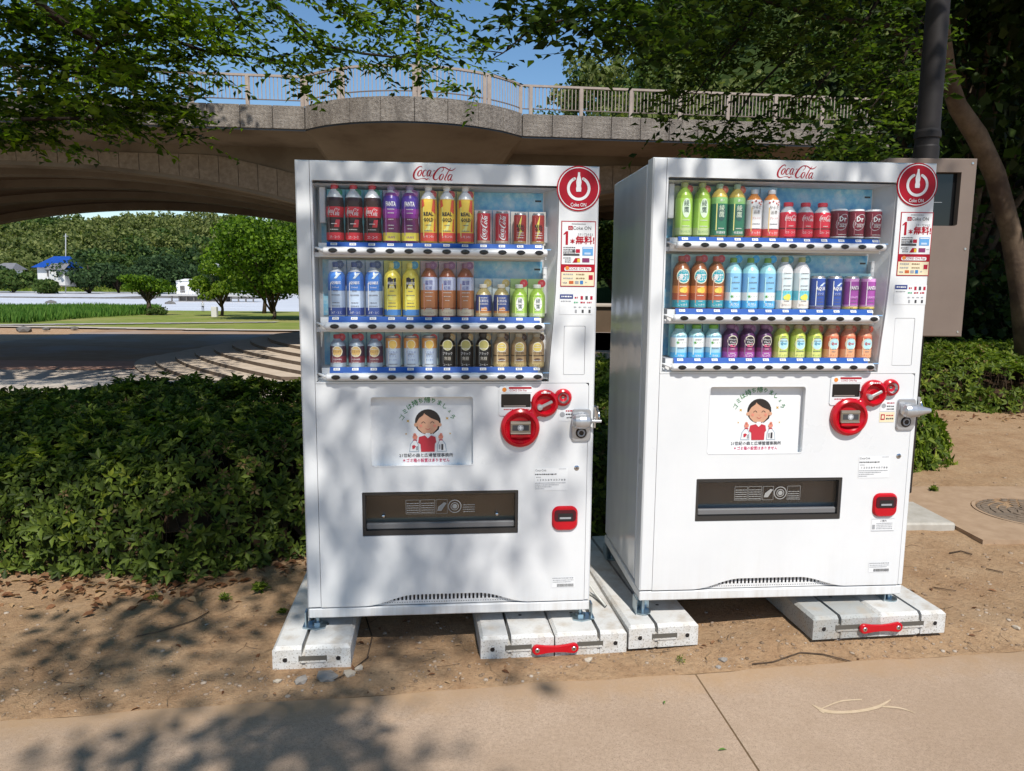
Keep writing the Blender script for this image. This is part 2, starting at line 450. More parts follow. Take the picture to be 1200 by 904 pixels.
kind('lemon', name='lemon tea bottle', look='yellow bottle with black square', shape='pet', h=.213, r=0.0327, body=(.78, .60, .04), clear=.95, cap=(.75, .60, .1),
     bands=[(.0, .14, (.05, .22, .55)), (.14, .8, (.78, .60, .04))], sq=(.52, .72, B_), fruit=(.85, .62, .10), prints=[('檸檬堂', .62, .012, W_), ('無糖', .55, .010, W_)], card=(.70, .58, .12), badge=(.05, .30, .48))
kind('browntea', name='roasted tea bottle', look='brown tea bottle', shape='pet', h=.213, r=0.0338, body=(.30, .08, .03), clear=.9, cap=(.25, .10, .18),
     bands=[(.0, .15, (.52, .46, .34)), (.18, .5, (.45, .16, .05)), (.5, .74, (.45, .50, .66))], prints=[('爽健', .64, .016, (.12, .12, .35)), ('紅茶', .54, .014, (.12, .12, .35)), ('アールグレイ', .08, .009, (.3, .15, .1))], card=(.42, .30, .34), badge=(.25, .10, .22))
kind('navytea', name='small milk tea bottle', look='small navy labelled bottle', shape='small', h=.132, r=0.0316, body=(.40, .32, .12), cap=(.62, .60, .50),
     bands=[(.0, .14, (.50, .40, .22)), (.2, .68, (.03, .06, .22)), (.14, .2, (.5, .2, .05))], fruit=(.62, .22, .04), prints=[('紅茶花伝', .5, .010, W_)], card=(.42, .50, .62), badge=(.48, .38, .14))
kind('greensm', name='small green tea bottle', look='small light green bottle', shape='small', h=.132, r=0.0316, body=(.30, .50, .04), cap=(.62, .66, .60),
     bands=[(.0, .14, (.45, .55, .30)), (.14, .62, (.34, .55, .08))], oval=(.22, .62, (.75, .80, .74)), prints=[('綾', .51, .017, (.05, .10, .08)), ('鷹', .34, .017, (.05, .10, .08))], card=(.36, .56, .16), badge=(.50, .03, .05))
kind('emblem', name='small energy tonic bottle', look='small bottle with gold emblem', shape='small', h=.132, r=0.0316, body=(.08, .04, .07), cap=(.45, .03, .05),
     bands=[(.0, .16, (.36, .44, .50)), (.16, .36, (.20, .03, .05)), (.66, .88, (.28, .35, .42))], disc=(.50, .30, (.60, .38, .10)), prints=[('ミニッツ', .50, .009, (.2, .03, .05)), ('CLEANER', .27, .008, W_)], card=(.25, .48, .52), badge=(.48, .04, .06))
kind('milkcan', name='milk coffee can', look='pale blue and orange can', shape='can', h=.128, r=0.0294, body=(.50, .60, .74), bands=[(.0, .12, (.55, .62, .66)), (.62, .93, (.72, .32, .06))], disc=(.74, .26, (.70, .45, .08)), prints=[('こどもの', .50, .010, (.08, .14, .4)), ('カフェ', .38, .010, (.08, .14, .4)), ('すっきり', .26, .008, (.08, .14, .4))], card=(.38, .52, .58), badge=(.52, .05, .05))
kind('blackcof', name='black coffee bottle can', look='black coffee bottle can', shape='small', h=.140, r=0.0316, body=(.012, .012, .012), cap=(.03, .03, .03),
     bands=[(.62, .66, (.35, .30, .12))], disc=(.66, .28, (.42, .38, .10)), prints=[('ブラック', .42, .011, W_), ('無糖', .28, .014, (.55, .5, .4)), ('コーヒー', .10, .009, W_)], card=(.34, .36, .32), badge=(.50, .34, .14))
kind('goldcof', name='milk coffee bottle can', look='tan coffee bottle can', shape='small', h=.140, r=0.0316, body=(.45, .30, .14), cap=(.42, .36, .24),
     bands=[(.0, .16, (.52, .40, .16)), (.34, .37, (.08, .05, .03))], disc=(.60, .26, (.60, .46, .08)), bean=True, prints=[('ミルク珈琲', .43, .010, (.1, .05, .03)), ('カフェオレ', .08, .009, (.2, .1, .05))], card=(.45, .42, .32), badge=(.06, .03, .02))
kind('gtea', name='green tea bottle', look='bright green tea bottle', shape='pet', h=.213, r=0.0345, body=(.22, .36, .02), clear=1, cap=(.35, .38, .10),
     bands=[(.0, .16, (.40, .50, .22)), (.16, .70, (.30, .52, .05))], oval=(.34, .70, (.55, .70, .50)), prints=[('綾', .61, .022, (.04, .07, .07)), ('鷹', .49, .022, (.04, .07, .07)), ('ほんのにごり', .09, .009, (.04, .2, .08))], card=(.38, .42, .22), badge=(.40, .06, .03))
kind('dgtea', name='dark green tea bottle', look='tall dark green tea bottle', shape='pet', h=.210, r=0.0345, body=(.48, .36, .05), clear=1, cap=(.30, .42, .26),
     bands=[(.0, .15, (.03, .16, .09)), (.15, .62, (.02, .14, .08)), (.62, .74, (.20, .42, .12))], oval=(.30, .60, (.03, .09, .08)), prints=[('綾', .54, .022, (.55, .65, .5)), ('鷹', .42, .022, (.55, .65, .5)), ('濃い', .68, .010, W_), ('特選抹茶', .08, .010, W_)], card=(.16, .32, .18), badge=(.40, .08, .03))
kind('multi', name='blended tea bottle', look='white and red tea bottle', shape='pet', h=.190, r=0.0338, body=(.70, .24, .02), clear=1, cap=(.62, .65, .68),
     bands=[(.0, .18, (.60, .05, .05)), (.18, .78, (.74, .72, .72))], prints=[('からだ', .62, .014, (.1, .08, .08)), ('巡茶', .52, .014, (.1, .08, .08)), ('ブレンド', .40, .009, (.5, .1, .1)), ('すっきり', .09, .011, W_)], card=(.18, .34, .46), dots=(.45, .08, .06))
kind('colasm', name='small cola bottle', look='short red cola bottle', shape='small', h=.142, r=0.0345, body=(.50, .03, .05), cap=(.62, .005, .03),
     bands=[(.0, .24, (.62, .005, .03)), (.24, .28, (.12, .02, .02)), (.28, .72, (.62, .005, .03))], logo=(.44, .66), clear=.72, prints=[('コカ・コーラ', .15, .010, W_)], card=None)
kind('cherry', name='cherry soda can', look='dark red soda can', shape='can', h=.118, r=0.0345, body=(.22, .01, .03), bands=[(.0, .07, (.70, .70, .72)), (.94, 1.0, (.70, .70, .72))], ring=True, prints=[('Dr', .66, .024, W_, 1), ('Pepper', .47, .018, W_)], card=None)
kind('barley', name='barley tea bottle', look='brown bottle with turquoise disc', shape='pet', h=.213, r=0.0343, body=(.26, .08, .02), clear=1, cap=(.45, .06, .05),
     bands=[(.0, .17, (.02, .28, .36)), (.17, .30, (.40, .08, .03)), (.30, .44, (.62, .20, .03))], disc=(.62, .56, (.02, .34, .42)), fruit=(.80, .45, .03), prints=[('やかん', .71, .010, W_), ('麦茶', .60, .025, W_, 1), ('しっかり', .08, .011, W_)], card=(.28, .46, .48), badge=(.50, .05, .08))
kind('water', name='water bottle', look='tall blue water bottle', shape='pet', h=.208, r=0.0343, body=(.18, .46, .72), clear=2, cap=(.16, .36, .03),
     bands=[(.0, .17, (.05, .40, .75)), (.17, .33, (.66, .74, .76))], leafp=.25, prints=[('天然水', .09, .015, W_), ('い・ろ・は・す', .25, .0065, (.1, .25, .1))], card=(.26, .50, .66), badge=(.03, .40, .75))
kind('clearlem', name='clear lemon water bottle', look='clear bottle with lemon label', shape='pet', h=.213, r=0.0343, body=(.58, .68, .70), clear=2, cap=(.35, .38, .12),
     bands=[(.0, .18, (.72, .66, .60)), (.18, .36, (.12, .52, .62))], fruit=(.80, .62, .05), fz=.24, prints=[('い・ろ・は・す', .33, .007, (.05, .3, .1)), ('瀬戸内レモン', .09, .009, (.3, .25, .25))], card=(.44, .56, .58), badge=(.05, .28, .38))
kind('sportcan', name='sports drink can', look='blue sports drink can', shape='can', h=.138, r=0.0305, body=(.36, .50, .72), bands=[(.0, .1, (.12, .10, .22)), (.12, .92, (.02, .07, .34))], zigw=True, prints=[('AQUA', .62, .018, W_, 1), ('リンゴ', .48, .008, W_)], card=(.26, .48, .64))
kind('grapecan', name='grape soda can', look='pink and purple can', shape='can', h=.138, r=0.0305, body=(.66, .30, .62), bands=[(.0, .10, (.78, .56, .12)), (.16, .84, (.34, .05, .34))], prints=[('FANTA', .66, .017, W_, 1), ('GRAPE', .38, .011, (.8, .4, .8)), ('炭酸ぶどう', .06, .007, B_)], card=(.30, .52, .66))
kind('watersm', name='small water bottle', look='small clear water bottle', shape='small', h=.138, r=0.0345, body=(.26, .52, .68), clear=2, cap=(.16, .42, .03), bands=[(.0, .18, (.05, .38, .70)), (.34, .62, (.68, .74, .76))], leafp=.48, prints=[('い・ろ・は・す', .48, .0065, (.1, .25, .1)), ('天然水', .09, .009, W_)], card=(.22, .50, .62))
kind('berry', name='grape juice bottle', look='dark purple juice bottle', shape='small', h=.140, r=0.0327, body=(.07, .015, .08), cap=(.20, .08, .20), bands=[(.0, .20, (.34, .06, .34)), (.2, .32, (.22, .02, .14))], disc=(.52, .30, (.03, .02, .03)), fruit=(.42, .03, .12), fz=.40, prints=[('Minute', .57, .009, W_), ('Maid', .49, .009, W_), ('ピンク', .10, .011, W_)], card=(.40, .38, .50), badge=(.22, .08, .2))
kind('greenju', name='apple jelly drink', look='yellow green drink', shape='small', h=.140, r=0.0316, body=(.50, .58, .06), cap=(.38, .30, .16), bands=[(.0, .2, (.58, .60, .16)), (.2, .66, (.44, .56, .08))], disc=(.44, .32, (.36, .62, .68)), prints=[('Qoo', .45, .014, (.02, .25, .5), 1), ('すっきり', .10, .009, (.1, .25, .05))], card=(.46, .52, .32), badge=(.35, .08, .04))
kind('redju', name='red fruit jelly drink', look='red and orange drink', shape='small', h=.140, r=0.0316, body=(.66, .24, .12), cap=(.40, .26, .14), bands=[(.0, .28, (.74, .34, .16)), (.28, .66, (.58, .12, .05))], disc=(.44, .32, (.36, .62, .68)), prints=[('Qoo', .45, .014, (.5, .05, .08), 1), ('りんご', .11, .009, (.4, .08, .05))], card=(.46, .42, .30), badge=(.45, .07, .04))

_dm = {}
def drink_meshes(k):
    if k in _dm: return _dm[k]
    d = K[k]; h, r = d['h'], d['r']; out = []
    pl = lambda c: pm(tuple(min(.86, (x * .90 + sum(c[:3]) / 3 * .10) * 1.22 + .008) for x in c), .3)
    if d['shape'] == 'pet': prof = bottle_prof(h, r, wavy=d.get('wavy', False), sh=.70)
    elif d['shape'] == 'small': prof = small_prof(h, r)
    else: prof = can_prof(h, r)
    mb = MB()
    body = pl(d['body']); silver = pm((.6, .6, .62), .3, metal=.8)
    cl = d.get('clear', 0); clr = pl((.55, .58, .60)) if not (cl == 2) else pl(tuple(min(.85, x * 1.25 + .08) for x in d['body']))
    ms = []
    for i in range(len(prof) - 1):
        z = (prof[i][1] + prof[i + 1][1]) / 2 / h
        if d['shape'] == 'can': ms.append(silver if (z > .95 or z < .03) else body)
        else: ms.append(clr if (cl and cl != 1 and (z > .72 if cl == 2 else z > cl)) else body)
    mb.lathe(prof, body, 18, mats=ms); out.append(('body' if d['shape'] == 'can' else 'bottle', mb.mesh('drink_body')))
    # printed sleeve
    lb = MB(); R0 = r + .0007
    def rad_at(z):
        for i in range(len(prof) - 1):
            a, b = prof[i], prof[i + 1]
            if a[1] <= z <= b[1] and b[1] > a[1]: return a[0] + (b[0] - a[0]) * (z - a[1]) / (b[1] - a[1])
        return r
    for b0, b1, c in d.get('bands', []):
        z0, z1 = max(b0, .03) * h, b1 * h
        zs = [z0] + [p[1] for p in prof if z0 < p[1] < z1] + [z1]
        lb.lathe([(rad_at(z) + .0007, z) for z in zs], pl(c), 18)
    R = r + .0016
    def patch(poly, mat, off=0.0):
        RR = R + off; zc = sum(p[1] for p in poly) / len(poly); xc = sum(p[0] for p in poly) / len(poly)
        P = [(xc, zc)] + list(poly); V = [(RR * math.sin(x / RR), -RR * math.cos(x / RR), z) for x, z in P]
        n = len(poly); lb.add(V, [(0, 1 + i, 1 + (i + 1) % n) for i in range(n)], mat)
    if d.get('h2'): patch([(.0, d['h2'][0] * h), (.02, d['h2'][0] * h), (.024, d['h2'][1] * h), (.008, d['h2'][1] * h)], pl(d['h2'][2]))
    if d.get('zig'):
        y0 = pl((.80, .62, .06)) if d['shape'] == 'can' else pl((.62, .07, .02))
        if d['shape'] == 'can': patch([(-.012, .12 * h), (.006, .42 * h), (-.002, .42 * h), (.004, .92 * h), (-.012, .56 * h), (-.002, .54 * h)], y0)
        else:
            patch([(.012, .55 * h), (.03, .5 * h), (.03, .74 * h), (.018, .74 * h)], y0); patch([(-.03, .60 * h), (-.016, .64 * h), (-.02, .74 * h), (-.03, .74 * h)], y0)
            patch([(.02, .20 * h), (.03, .2 * h), (.03, .42 * h), (.026, .42 * h)], y0); patch([(-.016, .2 * h), (.002, .2 * h), (.012, .36 * h), (.004, .36 * h)], pl((.85, .70, .2)))
    if d.get('zigw'): patch([(-.006, .70 * h), (.004, .70 * h), (.024, .80 * h), (.010, .80 * h)], pl((.55, .65, .8)))
    if d.get('sq'): a, b, c = d['sq']; patch([(-.017, a * h), (.017, a * h), (.017, b * h), (.002, b * h - .004), (-.006, b * h + .003), (-.017, b * h)], pl(c))
    if d.get('fruit'):
        fz = d.get('fz', .36 if d['shape'] == 'pet' else .25); rr = .013 if d['shape'] == 'pet' else .009
        patch([(x + .005, z) for x, z in circ(0, fz * h, rr, 12)], pl(d['fruit'])); patch([(x - .006, z - .002) for x, z in circ(0, fz * h, rr * .7, 10)], pl(tuple(min(1, c * 1.15 + .02) for c in d['fruit'])), .0004)
    if d.get('oval'):
        a, b, c = d['oval']; zc, hh = (a + b) / 2 * h, (b - a) / 2 * h; patch([(.017 * math.cos(t), zc + hh * math.sin(t)) for t in [i * math.pi / 9 for i in range(18)]], pl(c))
    if d.get('disc'):
        z, s_, c = d['disc']; q = min(s_ * h * .5, .027); patch(circ(0, z * h, q * 1.1, 16), pl((.72, .68, .5))); patch(circ(0, z * h, q * .95, 16), pl(c), .0003)
    if d.get('leafp'): patch([(-.014 + .007 * (1 if i % 2 else .45) * math.cos(i * math.pi / 5), d['leafp'] * h + .007 * (1 if i % 2 else .45) * math.sin(i * math.pi / 5)) for i in range(10)], pl((.06, .34, .03)), .0002)
    if d.get('bean'): patch([(.014 * math.cos(t), .24 * h + .006 * math.sin(t)) for t in [i * math.pi / 6 for i in range(12)]], pl((.10, .04, .02)))
    if d.get('dots'):
        for i, (x, z) in enumerate([(-.02, .72), (-.006, .75), (.008, .71), (.02, .74), (.016, .68)]): patch([(x + a, b) for a, b in circ(0, z * h, .004, 8)], pl(d['dots']), .0003)
    if d.get('ring'):
        for s_, w in ((0, .0016),):
            V = []
            for i in range(25):
                t = math.pi * 2 * i / 24
                for q in (1.0, .95):
                    x = .027 * q * math.cos(t); z = .55 * h + .031 * q * math.sin(t) + x * .35
                    V.append((R * math.sin(x / R), -R * math.cos(x / R), z))
            lb.add(V, [(2 * i, 2 * i + 1, 2 * i + 3, 2 * i + 2) for i in range(24)], pl(W_))
    if d.get('logo'):
        a, b = d['logo']; script_logo(lb, -.025, .025, a * h + .003, b * h - .003, 0, pl(W_), 1.1, wrap=R + .0005)
    if d.get('vlogo'): script_logo(lb, -.014, .014, .13 * h, .90 * h, 0, pl(W_), 1.15, vertical=True, wrap=R + .0005)
    for i, p in enumerate(d.get('prints', [])):
        s_, z, size, c = p[:4]; lb.text(s_, 0, z * h, size * 1.15, 0, pl(c), bold=.03 if len(p) > 4 else .0, wrap=R + .0007, fit=min(.040, size * .62 * len(s_) * (1 if ord(s_[0]) < 256 else 1.55)), res=1)
    # small print
    rs = random.Random(len(k) * 31 + int(h * 1e4)); used_ = [p[1] for p in d.get('prints', [])]
    for q in range(9):
        zf = rs.uniform(.07, .70)
        if any(abs(zf - u_) < .055 for u_ in used_) or (d.get('logo') and d['logo'][0] - .03 < zf < d['logo'][1] + .03) or d.get('vlogo'): continue
        used_.append(zf); dark = sum(d['body'][:3]) > .9; pc = pl((.12, .12, .16) if dark else (.62, .60, .56)); hw = rs.uniform(.008, .018); x_ = -hw; i0 = len(lb.v); lb.scrib(-hw, hw, zf * h, .0034, 0, pc, q)
        for i in range(i0, len(lb.v)): vx, vy, vz = lb.v[i]; lb.v[i] = ((R + .0006) * math.sin(vx / R), -(R + .0006) * math.cos(vx / R), vz)
    hl = pl(tuple(min(.85, c * 1.5 + .12) for c in d['body'])); zt_ = .62 if d['shape'] != 'can' else .85  # painted highlight: paler body colour in a strip down the left side
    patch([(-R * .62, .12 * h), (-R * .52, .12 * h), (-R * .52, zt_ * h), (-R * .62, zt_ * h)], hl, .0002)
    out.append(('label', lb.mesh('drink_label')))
    if d['shape'] != 'can':
        cb = MB(); cz = .905 * h if d['shape'] == 'pet' else .88 * h; cr = (.44 if d['shape'] == 'pet' else .56) * r
        cb.lathe([(cr * .9, cz), (cr, cz + .002), (cr, h - .003), (cr * .9, h), (0, h)], pl(d['cap']), 14); out.append(('cap', cb.mesh('drink_cap')))
    _dm[k] = out; return out

NUM = ['', '', 'two', 'three']
ORD = ['first', 'second', 'third', 'fourth']
def place_drinks(root_L, row, y0, z0, top, side, pitch, x0, rowname, machine):
    """root_L: matrix of the machine; row: list of (kind, count)"""
    i = 0
    for k, cnt in row:
        d = K[k]
        for j in range(cnt):
            x = x0 + pitch * i; i += 1
            p = root_L @ Vector((x, y0, z0))
            word = ORD[j] if cnt > 1 else 'only'
            dn = d['name'].replace(' ', '_')
            e = empty(dn, p, machine_yaw[side], '%s, %s on the %s shelf, %s machine' % (d['look'], word + (' of ' + NUM[cnt] if cnt > 1 else ''), rowname, machine),
                      'can' if d['shape'] == 'can' else 'bottle', 'drinks shown in the %s machine' % machine)
            for nm, me in drink_meshes(k): link(nm, me, e)

machine_yaw = {}
def vending_machine(side, loc, yaw, rows, machine, label):
    machine_yaw[side] = yaw
    root = empty('vending_machine', loc, yaw, label, 'vending machine', 'vending machines side by side')
    ML = Matrix.Translation(loc) @ Matrix.Rotation(yaw, 4, 'Z')
    W, H, D = 1.171, 1.83, .7445
    R = side == 'R'
    # cabinet behind the door
    b = MB(); b.bbox(.006, W - .006, .116, D, .045, H - .006, M_SIDE, .008); cab = b.build('cabinet', root)
    b = MB(); b.plate([(.012, .052), (W - .012, .052), (W - .012, H - .012), (.012, H - .012)], [[(.050, .972), (1.02, .972), (1.02, 1.77), (.050, 1.77)]], .081, .115, M_DARK); b.build('door_gasket', root)
    b = MB(); b.bbox(.002, W - .002, .004, D - .01, .0, .041, M_WHITE, .004); pl_ = b.build('plinth', root)
    # door: hinge strip, upper frame, lower panel
    fr = [(.006, .050), (.0535, .050), (.0535, H - .005), (.006, H - .005)]
    b = MB(); b.plate([(.0, .046), (.0535, .046), (.0535, H), (.0, H)], [], .0, .08, M_WHITE, .007, fr); b.build('hinge_strip', root)
    # window outline (right edge leans inward lower down)
    win = [(.060, .982), (.982, .980), (.9835, 1.02), (.990, 1.12), (.998, 1.22), (1.005, 1.34), (1.010, 1.48), (1.012, 1.62), (1.012, 1.744), (1.006, 1.752), (.066, 1.756), (.060, 1.750)]
    sp = rrect(1.041, 1.128, 1.008, 1.206, .004, 2)
    outer = [(.0555, .975), (1.148, .975), (1.148, .046), (W, .046), (W, H), (.0555, H)]
    frn = [(.0555, .975), (1.148, .975), (1.148, .049), (W - .006, .049), (W - .006, H - .005), (.0555, H - .005)]
    b = MB(); b.plate(outer, [win, sp], .0, .08, M_WHITE, .007, frn); b.build('door_frame', root)
    b = MB(); b.plate(rrect(1.0425, 1.1265, 1.0095, 1.2045, .0035, 2), [], .001, .02, M_WHITE); b.box(1.04, 1.13, .021, .03, 1.005, 1.21, M_DARK); b.build('service_panel', root)
    # lower panel with holes and a vent arch cut from its foot
    pw = rrect(.267, .679, .636, .923, .012, 3); slot = rrect(.228, .863, .346, .531, .004, 2)
    N = 24; arch = []
    for i in range(N + 1):
        t = i / N; x = .905 - t * (.905 - .235)
        q = min(1, max(0, min(t, 1 - t) / .30)); arch.append((x, .0475 + .042 * (q * q * (3 - 2 * q)) + .003 * math.sin(math.pi * t)))
    lo = [(.0555, .0475)] + arch[::-1] + [(1.1465, .0475), (1.1465, .960), (1.142, .970), (1.134, .9735), (.0555, .9735)]
    b = MB(); b.plate(lo, [pw, slot], .0, .05, M_WHITE); b.build('lower_panel', root)
    # vent
    holes = []
    n = 36
    for i in range(n):
        x = .285 + i * (.575 / (n - 1)); t = (.905 - x) / (.905 - .235); q = min(1, max(0, min(t, 1 - t) / .30)); top = .0475 + .042 * (q * q * (3 - 2 * q)) - .003
        if top > .064: holes.append([(x - .0042, .062), (x + .0042, .062), (x + .0042, top), (x - .0042, top)])
    b = MB(); b.plate([(.23, .045), (.91, .045), (.91, .094), (.23, .094)], holes, .014, .018, M_WHITE); b.box(.24, .90, .024, .03, .044, .093, M_DARK)
    for i in range(60): b.rect(.27 + i * .0102, .274 + i * .0102, .053, .0555, .0132, M_INK)
    b.build('vent_grille', root)
    # header writing
    b = MB(); lx = (.445, .608) if not R else (.502, .663); lz = (1.763, 1.816) if not R else (1.759, 1.812)
    script_logo(b, lx[0], lx[1], lz[0], lz[1], -.0012, M_REDP); b.build('logo', root)
    # ---- display recess
    b = MB(); db = .108
    b.box(.058, .0632, .002, db, .985, 1.75, M_INNER); 
    b.add([(.075, db, .985), (.970, db, .985), (.970, db, 1.735), (.075, db, 1.735)], [(0, 1, 2, 3)], M_INNER)
    b.add([(.0632, .01, 1.745), (1.008, .01, 1.745), (.97, db, 1.735), (.0632, db, 1.735)], [(0, 1, 2, 3)], M_INNER)
    b.add([(.0632, .01, .990), (.986, .01, .990), (.965, db, .990), (.0632, db, .990)], [(0, 1, 2, 3)], M_INNER)
    jw = [p for p in win if p[0] > .975 and p[1] < 1.75]
    jw = [(.9815, .985)] + jw[1:]
    V = [(x - .001, .01, z) for x, z in jw] + [(min(.968, x - .012), db, z) for x, z in jw]; n = len(jw)
    b.add(V, [(i, i + 1, n + i + 1, n + i) for i in range(n - 1)], M_WHITE)
    b.build('display_recess', root)
    rowz = [(1.474, 1.524), (1.184, 1.238), (.985, 1.038)]      # rail foot, strip top
    rtop = [1.735, 1.462, 1.178]
    zc = 1.52 - loc[2]
    for (z0, z1), zt in zip(rowz, rtop):
        b = MB(); b.rect(.078, .962, z1 + .002, zt, db - .004, M_ICE)
        b.rect(.93, .955, zt - .035, zt - .028, db - .0055, M_INK); b.build('backdrop', root)
        b = MB(); x1 = .955 if z1 < 1.1 else (.960 if z1 < 1.3 else .967)
        b.box(.080, x1 - .01, .012, db, z0 - .004, z1 - .002, M_INNER)
        b.box(.0635, x1, .02, .05, z0 - .006, z0 + .012, M_INNER)
        b.build('shelf', root)
        b = MB(); b.add([(.112, -.006, z0 + .026), (x1 - .018, -.006, z0 + .026), (x1 - .018, .010, z1 + .002), (.112, .010, z1 + .002)], [(0, 1, 2, 3)], M_BLUESTRIP)
        for i in range(12): b.add([(.165 + .072 * i + a, -.0045 - .0002, z0 + .030 + c) for a, c in ((0, 0), (.026, 0), (.026, .004), (0, .004))], [(0, 1, 2, 3)], pm((.25, .45, .7), .5))
        strip = b.build('price_strip', root)
        for i in range(12):
            if ('tag', 0) not in _dm:
                t = MB(); t.rect(-.0125, .0125, -.0055, .0055, 0, M_TAG); t.text('¥150', 0, 0, .011, -.0006, M_INK, fit=.017, res=1); _dm[('tag', 0)] = t.mesh('price_tag')
            o = link('price_tag', _dm[('tag', 0)], strip); o.location = (.139 + .0722 * i, .004, z1 - .006); o.rotation_euler = (-rad(28), 0, 0)
        zr = (z0 + .004 + z0 + .032) / 2
        b = MB(); P = [(.000, 0)] + [(.0165 * math.sin(a), -.0) for a in ()]
        b.M = Matrix.Translation((0, -.008, zr)) @ Matrix.Diagonal((1, 1.15, .86, 1))
        b.lathe([(0, .098), (.012, .099), (.0175, .104), (.0175, x1 - .004), (.013, x1), (0, x1)], M_WHITE, 14, 'x', (0, 0, 0)); b.M = None
        b.tube([(.0635, .012, zr + .012), (.075, -.002, zr + .010), (.092, -.008, zr + .003), (.104, -.008, zr)], [.004, .005, .006, .010], M_WHITE, 6)
        rail = b.build('button_rail', root)
        if 'btn' not in _dm:
            t = MB(); t.lathe([(0, -.004), (.8, -.0035), (1, -.001), (1.0, .004)], M_BLACK, 16, 'y'); t.lathe([(1.0, -.0015), (1.12, -.0015), (1.16, .003)], M_GREY, 16, 'y')
            me = t.mesh('button')
            for v in me.vertices: v.co.x *= .0165; v.co.z *= .0088
            _dm['btn'] = me
        for i in range(12):
            o = link('button', _dm['btn'], rail); o.location = (.139 + .0722 * i, -.0278, zr)
    # light covers and window panes between the rails
    b = MB(); b.bbox(.080, .104, .050, .075, 1.600, 1.738, M_INNER, .003); b.rect(.084, .102, 1.61, 1.672, .0492, M_TAG); b.build('light_cover', root)
    for z0, z1 in ((1.535, 1.60), (1.25, 1.44), (1.05, 1.165)):
        b = MB(); b.bbox(.962, .978, .070, .10, z0, z1, M_WHITE, .003); b.build('light_cover', root)
    def wx(z):
        pts = sorted([p for p in win if p[0] > .97 and p[1] <= 1.745], key=lambda p: p[1])
        return float(np.interp(z, [p[1] for p in pts], [p[0] for p in pts])) - .003
    for z0, z1 in ((1.505, 1.752), (1.218, 1.468), (1.018, 1.180)):
        b = MB(); q = [(.063, z0), (wx(z0), z0), (wx((z0 + z1) / 2), (z0 + z1) / 2), (wx(z1), z1), (.063, z1)]; b.flat(q, .014, M_GLASS); b.build('window_pane', root)
    # drinks, things of their own
    sizes = ['top', 'middle', 'bottom']
    for r_, (row, (z0, z1), zt) in enumerate(zip(rows, rowz, rtop)):
        zb = zc + (z1 + .001 - zc) * 1.012
        place_drinks(ML, row, .040, zb, zt, side, .0722, .1415, sizes[r_], machine)
        i = 0
        for k, cnt in row:
            d = K[k]
            for j in range(cnt):
                x = .1415 + .0722 * i; i += 1
                if d.get('card') is not None:
                    cb = MB(); ht = (zt - .003) if d['shape'] != 'can' or r_ == 2 else z1 + d['h'] + .012
                    if d['shape'] == 'small' and r_ == 1: ht = z1 + d['h'] + .022
                    cb.rect(x - .0345, x + .0345, z1 + .002, ht, db - .036, pm(tuple(min(.85, c_ * 1.5 + .08) for c_ in d['card']), .4))
                    cb.rect(x - .0345, x + .0345, z1 + .004, z1 + .024, .022, pm(tuple(c * .6 + .25 for c in d['card']), .4)) if False else None
                    if d.get('badge'):
                        bx, bz = x + .016, (ht - .018 if d['shape'] != 'can' else ht - .02)
                        cb.add([(px, .028, pz) for px, pz in circ(bx, bz, .0155, 16)], [tuple(range(16))], pm(d['badge'], .4))
                        cb.text('つめた〜い' if False else '冷', bx, bz, .013, .0272, pm(tuple(min(.8, c * 2 + .25) for c in d['badge']), .4), res=1)
                    cb.build('drink_card', root)
    # ---- fascia badge, stickers
    b = MB(); cx, cz, r = 1.0885, 1.7435, .0868
    b.lathe([(0, -.003), (r, -.003), (r, .0)], M_REDP, 48, 'y', (cx, 0, cz), smooth=False)
    def ring(r0, r1, y, m, a0=0, a1=360, n=48):
        P0, P1 = circ(cx, cz, r0, n, a0, a1), circ(cx, cz, r1, n, a0, a1); full = abs(a1 - a0 - 360) < .1; L = n if full else n - 1
        b.add([(x, y, z) for x, z in P0 + P1], [(i, (i + 1) % n, n + (i + 1) % n, n + i) for i in range(L)], m)
    ring(.078, .0815, -.0042, M_PAPER)
    ring(.0355, .0465, -.0042, M_PAPER, 115, 425)
    for a in (115, 65): b.add([(x, -.0042, z) for x, z in circ(cx + .041 * math.cos(rad(a)), cz + .041 * math.sin(rad(a)), .0055, 10)], [tuple(range(10))], M_PAPER)
    bz = cz - .012
    bott = [(-.0095, 0), (.0095, 0), (.0105, .012), (.0085, .022), (.0105, .036), (.0085, .048), (.0045, .062), (.004, .074), (-.004, .074), (-.0045, .062), (-.0085, .048), (-.0105, .036), (-.0085, .022), (-.0105, .012)]
    b.add([(cx + x, -.0045, bz + z) for x, z in bott], [tuple(range(len(bott)))], M_PAPER)
    b.text('Coke ON', cx, cz - .062, .020, -.0045, M_PAPER, fit=.062, bold=.01); b.build('power_badge', root)
    ox, oz = (.0, .0) if not R else (.008, .017)
    b = MB(); X = lambda t: 1.0225 + ox + t * .1385; Z = lambda t: 1.362 + oz + t * .257
    y = -.0012; e = -.0022
    b.rect(X(0), X(1), Z(0), Z(1), y, M_REDP); b.rect(X(.025), X(.975), Z(.345), Z(.985), e, M_PAPER); b.rect(X(.025), X(.975), Z(.015), Z(.225), e, M_CREAM)
    b.plate(rrect(X(.11), X(.89), Z(.245), Z(.30), .005, 3), [], e - .0004, e, M_PAPER)
    y = e - .0010
    b.text('Coke ON', X(.60), Z(.895), .019, y, M_INK, fit=.072); b.rect(X(.20), X(.33), Z(.865), Z(.925), y, M_REDP); b.text('心', X(.265), Z(.895), .012, y - .0006, M_PAPER)
    b.scrib(X(.3), X(.7), Z(.955), .003, y, M_INK, 1)
